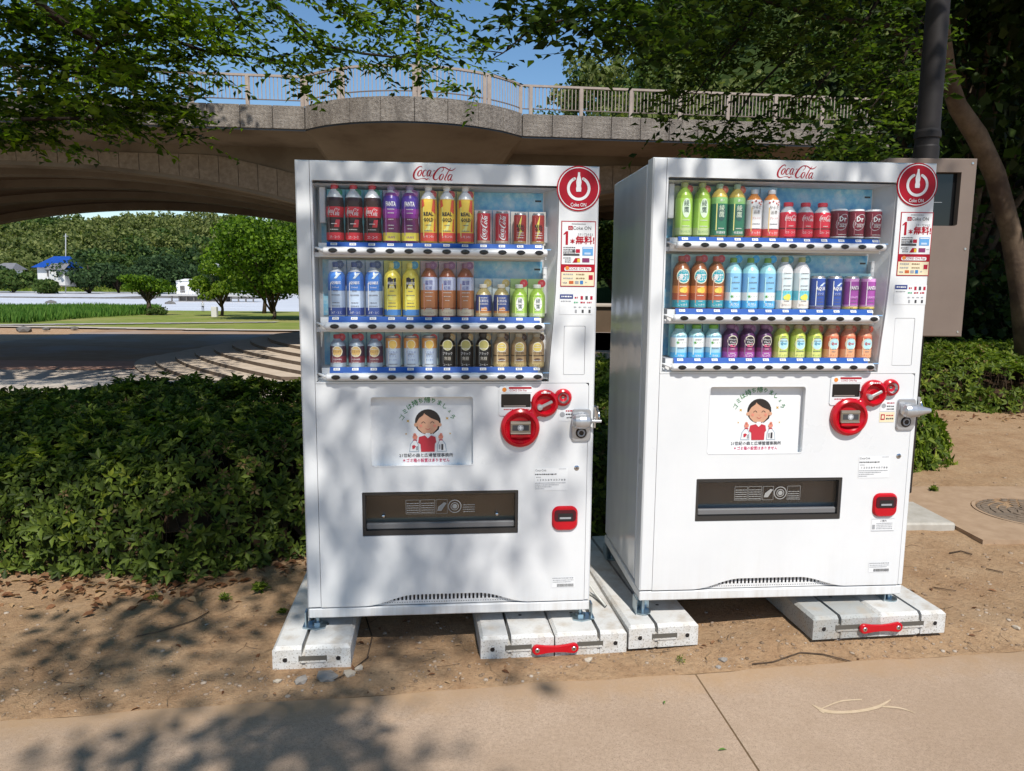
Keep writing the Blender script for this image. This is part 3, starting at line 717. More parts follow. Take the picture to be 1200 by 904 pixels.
    b.flat([(X(.13), Z(.64)), (X(.20), Z(.64)), (X(.20), Z(.845)), (X(.14), Z(.845)), (X(.07), Z(.805)), (X(.07), Z(.785)), (X(.13), Z(.805))], y, M_REDP); b.text('本', X(.33), Z(.695), .020, y, M_REDP, bold=.02); b.text('無料!', X(.69), Z(.715), .034, y, M_REDP, bold=.025, fit=.075)
    b.text('スタンプためると', X(.70), Z(.80), .011, y, M_INK, fit=.062)
    for i, zz in enumerate((.60, .57, .545, .52)): b.scrib(X(.07), X(.42), Z(zz), .004, y, M_INK, i)
    b.rect(X(.07), X(.54), Z(.475), Z(.505), y, M_INK); b.rect(X(.43), X(.55), Z(.52), Z(.575), y, M_REDINK); b.rect(X(.33), X(.40), Z(.53), Z(.56), y, M_INK)
    b.rect(X(.62), X(.93), Z(.48), Z(.61), y, pm((.12, .35, .68), .4)); b.rect(X(.64), X(.91), Z(.585), Z(.60), y - .0005, M_PAPER); b.rect(X(.68), X(.86), Z(.495), Z(.525), y - .0005, pm((.5, .62, .78), .4))
    b.scrib(X(.07), X(.30), Z(.44), .004, y, M_INK, 9); b.scrib(X(.12), X(.30), Z(.41), .004, y, M_INK, 10); b.scrib(X(.12), X(.30), Z(.38), .004, y, M_INK, 11)
    b.flat([(X(.34), Z(.37)), (X(.47), Z(.37)), (X(.55), Z(.44)), (X(.42), Z(.44))], y, M_REDP); b.rect(X(.48), X(.56), Z(.375), Z(.43), y - .0004, pm((.72, .5, .04), .4))
    b.rect(X(.62), X(.83), Z(.375), Z(.44), y, pm((.22, .03, .12), .4)); b.scrib(X(.86), X(.95), Z(.42), .004, y, M_GREY, 12)
    b.text('COKE ON Pay', X(.54), Z(.272), .013, y, M_REDP, fit=.085); b.add([(x_, y, z_) for x_, z_ in circ(X(.19), Z(.285), .008, 12)], [tuple(range(12))], pm((.75, .25, .04), .4))
    for j, zz in enumerate((.19, .13)):
        b.scrib(X(.08), X(.36), Z(zz), .006, y, M_GREY, 20 + j); b.scrib(X(.45), X(.7), Z(zz), .006, y, pm((.3, .2, .12), .4), 22 + j)
    b.text('VISA', X(.13), Z(.06), .010, y, M_NAVY, fit=.018); b.rect(X(.25), X(.38), Z(.045), Z(.09), y, pm((.55, .12, .03), .4)); b.rect(X(.42), X(.53), Z(.045), Z(.09), y, M_GREY); b.rect(X(.57), X(.66), Z(.04), Z(.095), y, pm((.04, .2, .5), .4)); b.rect(X(.82), X(.94), Z(.11), Z(.18), y, M_REDINK); b.scrib(X(.72), X(.78), Z(.07), .005, y, M_GREY, 30)
    b.build('campaign_sticker', root)
    b = MB(); X = lambda t: 1.0205 + ox * .9 + t * .139; Z = lambda t: 1.252 + oz * .6 + t * .080; y = -.0012
    b.rect(X(0), X(1), Z(0), Z(1), y, M_PAPER); y -= .0009
    b.rect(X(.01), X(.39), Z(.78), Z(1), y, M_NAVY); b.scrib(X(.05), X(.35), Z(.89), .006, y - .0006, M_PAPER, 3)
    cols = [M_REDINK, M_REDINK, M_INK, M_REDINK]
    for i in range(4): b.rect(X(.47 + i * .14), X(.54 + i * .14), Z(.74), Z(.92), y, cols[i]) if i else b.scrib(X(.44), X(.53), Z(.84), .008, y, M_REDINK, 4)
    for i in range(3): b.scrib(X(.42 + i * .19), X(.55 + i * .19), Z(.60), .007, y, [pm((.08, .4, .2), .4), M_REDINK, M_REDINK][i], 5 + i)
    for i in range(4): b.scrib(X(.42 + i * .14), X(.5 + i * .14), Z(.36), .006, y, M_GREY, 8 + i)
    for i in range(3): b.rect(X(.45 + i * .2), X(.51 + i * .2), Z(.08), Z(.24), y, [M_GREY, M_INK, M_INK][i])
    b.scrib(X(.04), X(.34), Z(.66), .005, y, M_GREY, 15); b.build('payment_sticker', root)
    # ---- notice in its recess
    b = MB(); b.box(.262, .684, .0285, .0295, .630, .928, M_PAPER)
    poster_print(b, .028)
    pb = b.build('notice', root)
    b = MB(); fo = rrect(.267, .679, .636, .923, .012, 3); fi = rrect(.270, .676, .639, .920, .010, 3)
    b.plate(fo, [fi], -.0015, .004, M_WHITE); b.build('notice_frame', root)
    # ---- dispensing opening
    b = MB(); x0, x1, z0, z1 = .228, .863, .346, .531
    sh = pm((.36, .30, .23) if not R else (.34, .34, .34), .45)
    b.box(x0 - .004, x1 + .004, .076, .080, z0, z1, sh); b.box(x0 - .006, x0 - .001, .051, .076, z0, z1, sh); b.box(x1 + .001, x1 + .006, .051, .076, z0, z1, sh)
    b.add([(x0, .049, z0 - .001), (x1, .049, z0 - .001), (x1, .076, z0 + .02), (x0, .076, z0 + .02)], [(0, 1, 2, 3)], sh); b.box(x0, x1, .051, .076, z1 + .001, z1 + .005, sh)
    b.build('dispensing_bin', root)
    b = MB(); fo = [(x0 + .0015, z0 + .0015), (x1 - .0015, z0 + .0015), (x1 - .0015, z1 - .0015), (x0 + .0015, z1 - .0015)]; fi = rrect(x0 + .012, x1 - .012, z0 + .022, z1 - .012, .003, 2)
    b.plate(fo, [fi], .004, .03, pm((.035, .033, .032), .35)); b.build('bin_frame', root)
    b = MB(); zf = z0 + .070
    b.box(x0 + .015, x1 - .015, .020, .024, zf, z1 - .022, M_TINT)
    pr = pm((.33, .33, .32), .5); y = .0188
    def fr_(a, c, d_, e_, w=.0012):
        b.rect(a, c, d_, d_ + w, y, pr); b.rect(a, c, e_ - w, e_, y, pr); b.rect(a, a + w, d_, e_, y, pr); b.rect(c - w, c, d_, e_, y, pr)
    za, zb_ = z0 + .085, z1 - .040
    fr_(.402, .458, za, zb_); fr_(.462, .52, za, zb_); fr_(.525, .572, za, zb_); fr_(.632, .690, za, zb_) if R else None
    for i in range(5):
        zz = za + .007 + i * .0095; b.scrib(.406, .455, zz, .004, y - .0004, pr, i); b.scrib(.466, .517, zz, .004, y - .0004, pr, i + 6)
        if i < 4: b.scrib(.636, .686, zz, .004, y - .0004, pr, i + 12)
    b.flat([(.53, za + .012), (.548, za + .012), (.569, za + .045), (.558, za + .048), (.535, za + .03)], y - .0004, pr)
    cx2, cz2 = .602, (za + zb_) / 2
    for r0, r1 in ((.0, .010), (.014, .017), (.0245, .028)):
        P0, P1 = circ(cx2, cz2, r0, 24), circ(cx2, cz2, r1, 24); b.add([(x, y, z) for x, z in P0 + P1], [(i, (i + 1) % 24, 24 + (i + 1) % 24, 24 + i) for i in range(24)], pr)
    fl = b.build('flap', root)
    b = MB(); b.bbox(x0 + .014, x1 - .014, .012, .03, z0 + .024, z0 + .050, pm((.16, .16, .165), .3), .004); b.build('flap_lip', root)
    if not R:
        for xx in (.312, .775):
            b = MB(); b.lathe([(0, -.012), (.006, -.010), (.009, -.004), (.007, .006), (.007, .012)], M_CHROME, 14, 'y', (xx, .008, zf + .014)); b.build('flap_knob', root)
    # ---- payment cluster
    b = MB(); b.plate(rrect(.780, .914, .842, .962, .010, 3), [rrect(.789, .909, .876, .931, .003, 2)], -.004, .0, M_WHITE)
    b.rect(.789, .909, .876, .931, -.0006, M_BLACK); b.rect(.80, .89, .879, .884, -.0012, pm((.25, .22, .2), .4))
    b.plate(rrect(.784, .914, .937, .962, .003, 2), [], -.0052, -.004, M_PAPER); b.text('COKE ON Pay', .858, .945, .011, -.0060, M_REDINK, fit=.07); b.rect(.82, .912, .952, .960, -.0058, M_REDP)
    b.add([(x_, -.006, z_) for x_, z_ in circ(.802, .949, .009, 12)], [tuple(range(12))], pm((.75, .25, .04), .4))
    b.scrib(.80, .905, .868, .005, -.0048, M_REDINK, 44); b.build('price_display', root)
    b = MB()
    def dome(cx, cz, r, ri, d=.026):
        b.lathe([(ri, -d + .006), (ri + .004, -d), (r - .012, -d), (r - .004, -d + .005), (r, -d + .014), (r, .0)], M_RED, 40, 'y', (cx, 0, cz))
    A = (.867, .793, .080); B2 = (.967, .893, .056); C2 = (1.041, .916, .036)
    dome(*A, .060); dome(*B2, .038, .024); dome(*C2, .022, .022)
    def neck(p, q, w, d):
        dx, dz = q[0] - p[0], q[1] - p[1]; L = math.hypot(dx, dz); nx, nz = -dz / L, dx / L
        V = []
        n_ = 8
        for i in range(n_ + 1):
            t = i / n_; ww = w * (1 + 1.2 * (2 * t - 1) ** 2) / 2
            x, z = p[0] + dx * t, p[1] + dz * t
            V += [(x + nx * ww, 0, z + nz * ww), (x + nx * (ww - .006), -d, z + nz * (ww - .006)), (x - nx * (ww - .006), -d, z - nz * (ww - .006)), (x - nx * ww, 0, z - nz * ww)]
        b.add(V, [(4 * i + j, 4 * i + j + 1, 4 * i + j + 5, 4 * i + j + 4) for i in range(n_) for j in range(3)], M_RED, True)
    neck((.905, .835), (.940, .868), .044, .019); neck((1.005, .902), (1.020, .908), .024, .017)
    # dished centres
    b.lathe([(0, -.006), (.045, -.007), (.060, -.020)], M_RED, 32, 'y', (A[0], 0, A[1])); b.lathe([(0, .0 - .004), (.030, -.006), (.038, -.018)], M_RED, 32, 'y', (B2[0], 0, B2[1])); b.lathe([(0, -.006), (.022, -.016)], M_RED, 24, 'y', (C2[0], 0, C2[1]))
    b.text('コイン投入口', 0, 0, .01, 0, M_PAPER) if False else b.scrib(.95, .986, .938, .006, -.0246, M_PAPER, 50)
    coin = b.build('coin_panel', root)
    b = MB(); b.bbox(.826, .910, -.020, -.008, .768, .822, pm((.30, .27, .22), .3, metal=.6), .003); b.box(.828, .908, -.0215, -.020, .812, .818, M_STEEL); b.box(.828, .908, -.0225, -.020, .770, .775, M_STEEL); b.rect(.834, .902, .783, .806, -.0205, M_INK)
    b.add([(x_, -.0212, z_) for x_, z_ in circ(.868, .795, .013, 16)], [tuple(range(16))], M_GREY); b.text('+', .868, .795, .03, -.0218, M_PAPER, bold=.03); b.bbox(.828, .908, -.027, -.014, .756, .767, M_RED, .002); b.build('bill_slot', root)
    b = MB(); b.lathe([(0, -.030), (.010, -.029), (.0125, -.024), (.0125, -.006)], M_SILVERP, 18, 'y', (.945, 0, .878))
    b.M = Matrix.Translation((.945, -.022, .878)) @ Matrix.Rotation(-rad(26), 4, 'Y'); b.bbox(.0, .056, -.006, .004, -.0065, .0065, M_SILVERP, .003); b.M = None; b.build('return_lever', root)
    b = MB(); b.lathe([(0, -.008), (.012, -.009), (.019, -.017), (.0225, -.0225), (.024, -.018)], M_STEEL, 24, 'y', (C2[0], 0, C2[1])); b.box(C2[0] - .010, C2[0] + .010, -.0105, -.0085, C2[1] - .0015, C2[1] + .0015, M_INK); b.build('coin_slot', root)
    # ---- lock
    b = MB(); b.plate(rrect(1.078, 1.158, .735, .868, .014, 3), [], -.010, .0, M_SILVERP, .004, rrect(1.081, 1.155, .738, .865, .012, 3)); lk = b.build('lock_plate', root)
    b = MB(); b.lathe([(0, -.014), (.020, -.014), (.023, -.0105)], M_BLACK, 20, 'y', (1.118, 0, .770)); b.lathe([(.010, -.0155), (.013, -.0165), (.016, -.0145)], M_GREY, 16, 'y', (1.118, 0, .770)); b.build('keyhole', root)
    b = MB(); b.M = Matrix.Translation((0, -.032, .822)) @ Matrix.Diagonal((1, 1, 1.05, 1))
    if R: b.lathe([(0, 1.083), (.016, 1.085), (.025, 1.093), (.0285, 1.11), (.027, 1.135), (.021, 1.160), (.015, 1.180), (.009, 1.206), (.0, 1.208)], M_SILVERP, 20, 'x')
    else: b.lathe([(0, 1.076), (.018, 1.078), (.026, 1.088), (.030, 1.105), (.030, 1.13), (.026, 1.145), (.016, 1.150), (.007, 1.158), (.006, 1.195), (.0, 1.196)], M_SILVERP, 20, 'x')
    b.M = None; b.build('lock_cover', root)
    b = MB(); b.box(W + .001, W + .006, -.01, .06, .79, .875, M_STEEL); b.box(W + .006, W + .028, .05, .056, .80, .87, M_STEEL); b.tube([(W + .01, .04, .875), (W + .025, .02, .85), (W + .022, .0, .825)], .005, M_CHROME, 6); b.build('hasp', root)
    b = MB(); b.lathe([(0, -.004), (.006, -.004), (.0105, -.002), (.011, 0)], M_CHROME, 18, 'y', (1.104, 0, .621)); b.lathe([(0, -.0046), (.0035, -.0046)], M_INK, 8, 'y', (1.104, 0, .621)); b.build('service_lock', root)
    # ---- coin return
    b = MB(); o_ = rrect(1.004, 1.112, .356, .460, .030, 5)
    b.plate(o_, [], -.012, .0, M_RED, .008, rrect(1.010, 1.106, .362, .454, .026, 5)); b.build('coin_return', root)
    b = MB(); b.plate(rrect(1.013, 1.103, .398, .446, .012, 4), [], -.0145, -.0115, pm((.07, .008, .015), .2)); b.rect(1.028, 1.09, .40, .432, -.0150, M_DARK); b.rect(1.035, 1.082, .408, .416, -.0155, M_GREY); b.build('return_flap', root)
    # ---- data stickers
    b = MB(); y = -.0012; b.rect(.930, 1.067, .527, .622, y, M_PAPER); y -= .0008
    b.text('Coca-Cola', .955, .613, .012, y, M_INK, fit=.045); b.scrib(.932, 1.02, .596, .006, y, M_INK, 60); b.scrib(.936, .955, .584, .004, y, M_GREY, 61); b.text('1 2 0 5 8 9 4 0 7 8 8', 1.0, .572, .011, y, M_INK, fit=.115)
    for i, zz in enumerate((.559, .551, .543, .535)): b.scrib(.932, 1.06 - .03 * i, zz, .004, y, M_GREY, 62 + i)
    b.scrib(1.03, 1.06, .618, .003, y, M_GREY, 66); b.build('data_sticker', root)
    b = MB(); y = -.0012; b.rect(1.008, 1.105, .106, .152, y, M_PAPER); y -= .0008; b.scrib(1.01, 1.10, .147, .005, y, M_GREY, 70); b.scrib(1.012, 1.10, .138, .004, y, M_GREY, 71); b.scrib(1.012, 1.09, .130, .004, y, M_GREY, 72)
    x = 1.03; rr = random.Random(3)
    while x < 1.10: w = rr.choice((.0008, .0014, .002)); b.rect(x, x + w, .109, .122, y, M_INK); x += w + .0013
    b.build('serial_sticker', root)
    b = MB(); y = -.0012
    if R:
        b.rect(1.006, 1.108, .292, .346, y, M_PAPER); y -= .0008; b.text('ご案内', 1.058, .337, .010, y, M_INK)
        for i, zz in enumerate((.326, .318, .310, .302)): b.scrib(1.028, 1.10, zz, .004, y, M_GREY, 80 + i)
        b.rect(1.010, 1.022, .300, .32, y, M_GREY)
        for (a, c, d_, e_) in ((1.006, 1.108, .292, .2935), (1.006, 1.108, .3445, .346)): b.rect(a, c, d_, e_, y, M_GREY)
        b.build('notice_sticker', root)
        b = MB(); y = -.0012; b.rect(1.005, 1.070, .815, .862, y, M_PAPER); b.rect(1.005, 1.070, .768, .811, y, M_CREAM); y -= .0008
        b.add([(x_, y, z_) for x_, z_ in circ(1.02, .838, .010, 12)], [tuple(range(12))], M_GREY); b.scrib(1.034, 1.066, .85, .006, y, M_REDINK, 84); b.scrib(1.034, 1.066, .836, .006, y, M_INK, 85); b.scrib(1.034, 1.066, .824, .006, y, M_INK, 86)
        b.rect(1.010, 1.028, .778, .802, y, M_REDINK); b.rect(1.014, 1.024, .783, .797, y - .0004, M_CREAM); b.scrib(1.034, 1.066, .797, .006, y, M_REDINK, 87); b.scrib(1.034, 1.066, .783, .007, y, M_INK, 88)
        b.build('change_sticker', root)
    else:
        b.rect(1.026, 1.088, .818, .872, y, M_PAPER); y -= .0008; b.add([(x_, y, z_) for x_, z_ in circ(1.040, .845, .011, 12)], [tuple(range(12))], M_GREY); b.scrib(1.054, 1.084, .860, .007, y, M_REDINK, 84); b.scrib(1.054, 1.084, .846, .006, y, M_INK, 85); b.scrib(1.058, 1.084, .832, .006, y, M_INK, 86)
        b.build('change_sticker', root)
    # ---- feet standing on the blocks
    zinc = pm((.36, .45, .50), .3, metal=.9)
    for fx, fy in ((.03, .05), (W - .03, .05), (.03, D - .06), (W - .03, D - .06)):
        gap = loc[2] - .098 if not R else (.070 if fx < .5 else .040)
        b = MB(); b.lathe([(.009, -gap), (.009, .0)], zinc, 10, 'z', (fx, fy, 0))
        if R:
            b.lathe([(0, -gap), (.036, -gap), (.036, -gap + .006), (.0, -gap + .006)], zinc, 18, 'z', (fx, fy, 0))
            b.box(fx - .036, fx + .036, fy + .030, fy + .034, -gap + .004, -.002, zinc); b.box(fx - .036, fx - .032, fy - .03, fy + .03, -gap + .004, -.002, zinc)
        else:
            s_ = -1 if fx < .5 else 1
            P = [(fx + s_ * .058, fy - .03), (fx + s_ * .058, fy + .02), (fx, fy + .04), (fx - s_ * .04, fy + .02), (fx - s_ * .035, fy - .035), (fx, fy - .05)]
            if s_ > 0: P = P[::-1]
            n_ = len(P); V = [(x, y_, -gap) for x, y_ in P] + [(x, y_, -gap + .007) for x, y_ in P]; b.add(V, [tuple(range(n_)), tuple(range(n_, 2 * n_))] + [(i, (i + 1) % n_, n_ + (i + 1) % n_, n_ + i) for i in range(n_)], zinc)
            b.lathe([(.022, -gap + .007), (.022, -gap + .018), (.0, -gap + .018)], zinc, 6, 'z', (fx, fy, 0), smooth=False)
            b.box(fx + s_ * .046 - .003, fx + s_ * .046 + .003, fy - .022, fy + .02, -gap + .006, .015, zinc)
        b.build('levelling_foot', root)
    return root

def poster_print(b, y):
    g = pm((.03, .22, .05), .5); ink = pm((.05, .045, .05), .5); skin = pm((.62, .34, .22), .5); hair = pm((.022, .016, .014), .5); shirt = pm((.52, .03, .05), .5); pink = pm((.70, .25, .18), .5)
    R0, cx, cz = .118, .492, .786
    s = 'ゴミは持ち帰りましょう'
    for i, ch in enumerate(s):
        a = rad(66 - 132 * i / (len(s) - 1)); px, pz = cx - R0 * math.sin(a) * .95, cz + R0 * math.cos(a)
        sz = .027 if ch in '持帰' else (.016 if ch == 'ょ' else .0235)
        b.text(ch, px, pz, sz, y - .001, g, bold=.0 if ch in 'ゴ' else .012, rot=a * .8, res=1)
    y0 = y - .0005
    def P(pts, m, k): b.flat(pts, y - .0006 * k, m)
    hx, hz = .494, .812
    P(circ(hx, hz + .002, .052, 24), hair, 1); P([(hx + .02, hz - .05), (hx + .044, hz - .03), (hx + .050, hz), (hx + .03, hz)], hair, 1)
    P([(hx + a, hz - .004 + b_) for a, b_ in ((-.045, .004), (-.040, -.022), (-.022, -.040), (0, -.046), (.022, -.040), (.038, -.022), (.045, .004), (.040, .012), (.010, .034), (-.014, .042), (-.030, .03))], skin, 2)
    P(circ(hx - .048, hz - .010, .008, 10), skin, 2); P(circ(hx + .048, hz - .010, .008, 10), skin, 2)
    P([(hx - .040, hz + .014), (hx - .018, hz + .030), (hx - .012, hz + .044), (hx - .03, hz + .04)], hair, 3)
    P([(hx - .014, hz + .036), (hx + .012, hz + .018), (hx + .046, hz + .004), (hx + .044, hz + .03), (hx + .01, hz + .05)], hair, 3)
    for sx in (-1, 1):
        b.stroke([(hx + sx * .018 - .008, hz - .004, .0018), (hx + sx * .018, hz + .003, .0022), (hx + sx * .018 + .008, hz - .004, .0018)], y - .0024, hair, 3)
        P(circ(hx + sx * .028, hz - .014, .006, 10), pink, 4)
    b.stroke([(hx - .002, hz - .012, .001), (hx + .002, hz - .016, .0012), (hx - .001, hz - .018, .001)], y - .0024, pink, 3)
    b.stroke([(hx - .010, hz - .024, .0012), (hx, hz - .030, .0016), (hx + .010, hz - .024, .0012)], y - .0024, shirt, 3)
    P([(hx - .028, .690), (hx + .027, .690), (hx + .028, .722), (hx + .034, .730), (hx + .030, .752), (hx + .012, .758), (hx, .747), (hx - .012, .758), (hx - .036, .752), (hx - .040, .728), (hx - .030, .722)], shirt, 2)
    P([(hx - .012, .758), (hx, .746), (hx + .012, .758), (hx + .008, .768), (hx - .008, .768)], M_PAPER, 3)
    for sx in (-1, 1):
        bx = hx + sx * .052
        P([(bx + sx * .024, .690), (bx - sx * .016, .690), (bx - sx * .014, .72), (bx - sx * .004, .742), (bx + sx * .006, .742), (bx + sx * .020, .722)][::(1 if sx < 0 else -1)], pm((.36, .44, .52), .5), 1)
        P([(bx + sx * .021, .693), (bx - sx * .013, .693), (bx - sx * .011, .72), (bx - sx * .002, .738), (bx + sx * .004, .738), (bx + sx * .017, .721)][::(1 if sx < 0 else -1)], M_PAPER, 2)
        P(circ(bx, .752, .010, 14), pink, 3); P(circ(bx + sx * .001, .762, .006, 10), pink, 3)
        P([(bx - .008, .737), (bx + .008, .737), (bx + .008, .741), (bx - .008, .741)], shirt, 3)
    P([(hx - .063, .703), (hx - .056, .703), (hx - .048, .714), (hx - .056, .719), (hx - .064, .716)], shirt, 4); P([(hx - .048, .697), (hx - .040, .697), (hx - .040, .716), (hx - .048, .712)], M_GREY, 4)
    P([(hx + .044, .70), (hx + .050, .70), (hx + .050, .72), (hx + .044, .72)], M_GREY, 4); P([(hx + .054, .697), (hx + .062, .697), (hx + .062, .722), (hx + .054, .722)], ink, 4)
    for sx_, sz_, q in ((-.080, .818, .008), (.078, .828, .008), (-.088, .765, .005), (.090, .765, .005)):
        P([(hx + sx_ + q * (1 if i % 2 == 0 else .35) * math.cos(rad(45 * i + 45)), sz_ + q * (1 if i % 2 == 0 else .35) * math.sin(rad(45 * i + 45))) for i in range(8)], pm((.62, .36, .03), .5), 1)
    b.text('21世紀の森と広場管理事務所', .487, .676, .017, y - .001, ink, fit=.218, bold=.012, res=1)
    b.text('＊ゴミ箱の設置はありません', .487, .655, .017, y - .001, pm((.55, .02, .10), .5), fit=.19, bold=.012, res=1)

rows_L = [[('cola', 3), ('grape', 2), ('gold', 3), ('colacan', 2), ('goldcan', 2)],
          [('sport', 3), ('lemon', 2), ('browntea', 3), ('navytea', 2), ('greensm', 2)],
          [('emblem', 3), ('milkcan', 3), ('blackcof', 3), ('goldcof', 3)]]
rows_R = [[('gtea', 2), ('dgtea', 2), ('multi', 2), ('colasm', 3), ('cherry', 3)],
          [('barley', 3), ('water', 3), ('clearlem', 2), ('sportcan', 2), ('grapecan', 2)],
          [('watersm', 3), ('berry', 3), ('greenju', 3), ('redju', 3)]]
vending_machine('L', (-.8297, 2.891, .1495), .0904, rows_L, 'left', 'white drinks vending machine on the left, dappled with tree shade')
vending_machine('R', (.5474, 3.0027, .1881), .0804, rows_R, 'right', 'white drinks vending machine on the right, in full sun with its side showing')
# ------------------------------------------------------------------ terrain
def smooth(t): t = np.clip(t, 0, 1); return t * t * (3 - 2 * t)
_ph = RNG.uniform(0, 6.28, (24, 3))
_fr = RNG.normal(0, 1, (24, 2))
def wob(x, y, f, k0=0, n=6):
    s = 0
    for i in range(k0, k0 + n): s = s + np.sin((x * _fr[i, 0] + y * _fr[i, 1]) * f + _ph[i, 0])
    return s / n
def terrain(x, y):
    x = np.asarray(x, float); y = np.asarray(y, float)
    d = np.interp(y, [0, 11, 27, 63, 125, 138, 370, 392, 410, 470, 560, 700], [0, 0, -2.6, -2.6, -3.4, -4.8, -5, -3.0, .6, 18, 38, 38])
    side = smooth((x + 4.5 + (y - 30) * -.02) / 6.0)            # 0 on the low plaza, 1 on the upper ground
    near = d * (1 - side) + side * np.interp(y, [0, 60, 138, 370, 392, 410, 470, 560, 700], [0, 0, -4.8, -5, -3, .6, 18, 38, 38])
    far = d
    k = smooth((y - 60) / 60)
    return near * (1 - k) + far * k
SLOPE = math.tan(rad(8.2)); PA = rad(8.2)
def path_edge(x): return 2.636 + SLOPE * x
def ground_z(x, y):
    z = terrain(x, y)
    nearf = np.clip(1 - (y - 9) / 3, 0, 1)
    bump = .012 * wob(x, y, 2.3) + .007 * wob(x, y, 6.1, 6) + .004 * wob(x, y, 15, 12) + .003 * wob(x, y, 34, 18)
    dd = y - path_edge(x)
    fall = smooth(dd / .5)
    z = z + nearf * bump * (.35 + .65 * fall) + nearf * .010 * np.exp(-((dd - .12) / .12) ** 2)
    z = np.where(dd < -.02, z - .06, z)
    # a hollow between the supports, a slight rise toward the hedge
    z = z + nearf * .03 * smooth((y - 3.4) / 1.5) + nearf * .045 * smooth((x - .6) / .8) * smooth((dd - .02) / .22)
    return z
M_DIRT = NT('dirt'); t = M_DIRT; co = t.coord()
f1 = t.noise(co, 3.0, 8, .7); f2 = t.noise(co, 46, 8, .75); f3 = t.noise(co, 160, 4)
c = t.ramp(f1, [(.3, (.35, .21, .115)), (.5, (.44, .285, .165)), (.72, (.51, .355, .22))])
c2 = t.ramp(f2, [(.34, (.70, .68, .66)), (.5, (1., 1., 1.)), (.68, (1.18, 1.17, 1.15))])
col = t.mix(1.0, c, c2, 'MULTIPLY')
vor = t.add('TexVoronoi'); vor.inputs['Scale'].default_value = 75; t.link(co, vor.inputs['Vector'])
peb = t.ramp(vor.outputs['Distance'], [(.0, 1.0), (.16, 1.0), (.22, 0.0)])
pn = t.ramp(t.noise(co, 11, 3), [(.54, 0.0), (.62, .8)])
mm = t.add('Math'); mm.operation = 'MULTIPLY'; t.link(peb, mm.inputs[0]); t.link(pn, mm.inputs[1])
col = t.mix(mm.outputs[0], col, (.42, .34, .27))
b_ = t.bsdf(col, .95, 0, .15)
ad = t.add('Math'); ad.operation = 'ADD'; t.link(f2, ad.inputs[0]); t.link(f3, ad.inputs[1])
t.bump(b_, ad.outputs[0], .9, .012); M_DIRT = t.done(b_)

def axis(lo, hi, f0, f1, step, grow=1.13):
    mid = list(np.arange(f0, f1, step)); a = []; x = f0; s = step
    while x > lo: s *= grow; x -= s; a.append(x)
    b = []; x = mid[-1]; s = step
    while x < hi: s *= grow; x += s; b.append(x)
    return np.array(a[::-1] + mid + b)
def sheet(name, xs, ys, zf, mats, mask=None, kind='structure', smoothf=True):
    X, Y = np.meshgrid(xs, ys); Z = zf(X, Y); n, m = X.shape
    V = np.stack([X, Y, Z], -1).reshape(-1, 3); I = np.arange(n * m).reshape(n, m)
    F = np.stack([I[:-1, :-1], I[:-1, 1:], I[1:, 1:], I[1:, :-1]], -1).reshape(-1, 4)
    if mask is not None:
        cx = (X[:-1, :-1] + X[1:, 1:]) / 2; cy = (Y[:-1, :-1] + Y[1:, 1:]) / 2; F = F[mask(cx, cy).ravel()]
    me = mesh_arrays(name, V, F, mats, smooth=smoothf); o = link(name, me); return tag(o, kind=kind)
sheet('ground', axis(-420, 420, -3.6, 6.2, .03, 1.10), axis(-60, 720, 2.35, 8.6, .03, 1.07), ground_z, [M_DIRT])

# footpath: two concrete slabs with a joint
M_PATH = NT('path_concrete'); t = M_PATH; co = t.coord()
f1 = t.noise(co, 1.6, 7, .65); f2 = t.noise(co, 70, 8, .8); f3 = t.noise(co, 260, 3)
c = t.ramp(f1, [(.3, (.39, .285, .205)), (.5, (.43, .32, .235)), (.7, (.47, .355, .265))]); c2 = t.ramp(f2, [(.36, (.80, .79, .78)), (.5, (1, 1, 1)), (.64, (1.15, 1.14, 1.13))])
col = t.mix(1.0, c, c2, 'MULTIPLY')
sp_ = t.ramp(f3, [(.36, (.58, .55, .52)), (.44, (1., 1., 1.))]); col = t.mix(1.0, col, sp_, 'MULTIPLY')
sx_ = t.add('SeparateXYZ'); t.link(co, sx_.inputs[0]); mA = t.add('Math'); mA.operation = 'MULTIPLY_ADD'; t.link(sx_.outputs['X'], mA.inputs[0]); mA.inputs[1].default_value = -SLOPE; t.link(sx_.outputs['Y'], mA.inputs[2])
mB = t.add('Math'); mB.operation = 'MULTIPLY_ADD'; t.link(t.noise(co, 7, 8, .75), mB.inputs[0]); mB.inputs[1].default_value = .42; t.link(mA.outputs[0], mB.inputs[2])
mC = t.add('Math'); mC.operation = 'SUBTRACT'; t.link(mB.outputs[0], mC.inputs[0]); mC.inputs[1].default_value = 2.0
col = t.mix(t.ramp(mC.outputs[0], [(.66, 0.0), (.84, .9)]), col, (.40, .265, .155))
stn = t.ramp(t.noise(co, .9, 9, .75), [(.42, 0.0), (.6, .45)]); col = t.mix(stn, col, (.33, .235, .16))
b_ = t.bsdf(col, .9, 0, .2); t.bump(b_, f2, .5, .005); M_PATH = t.done(b_)
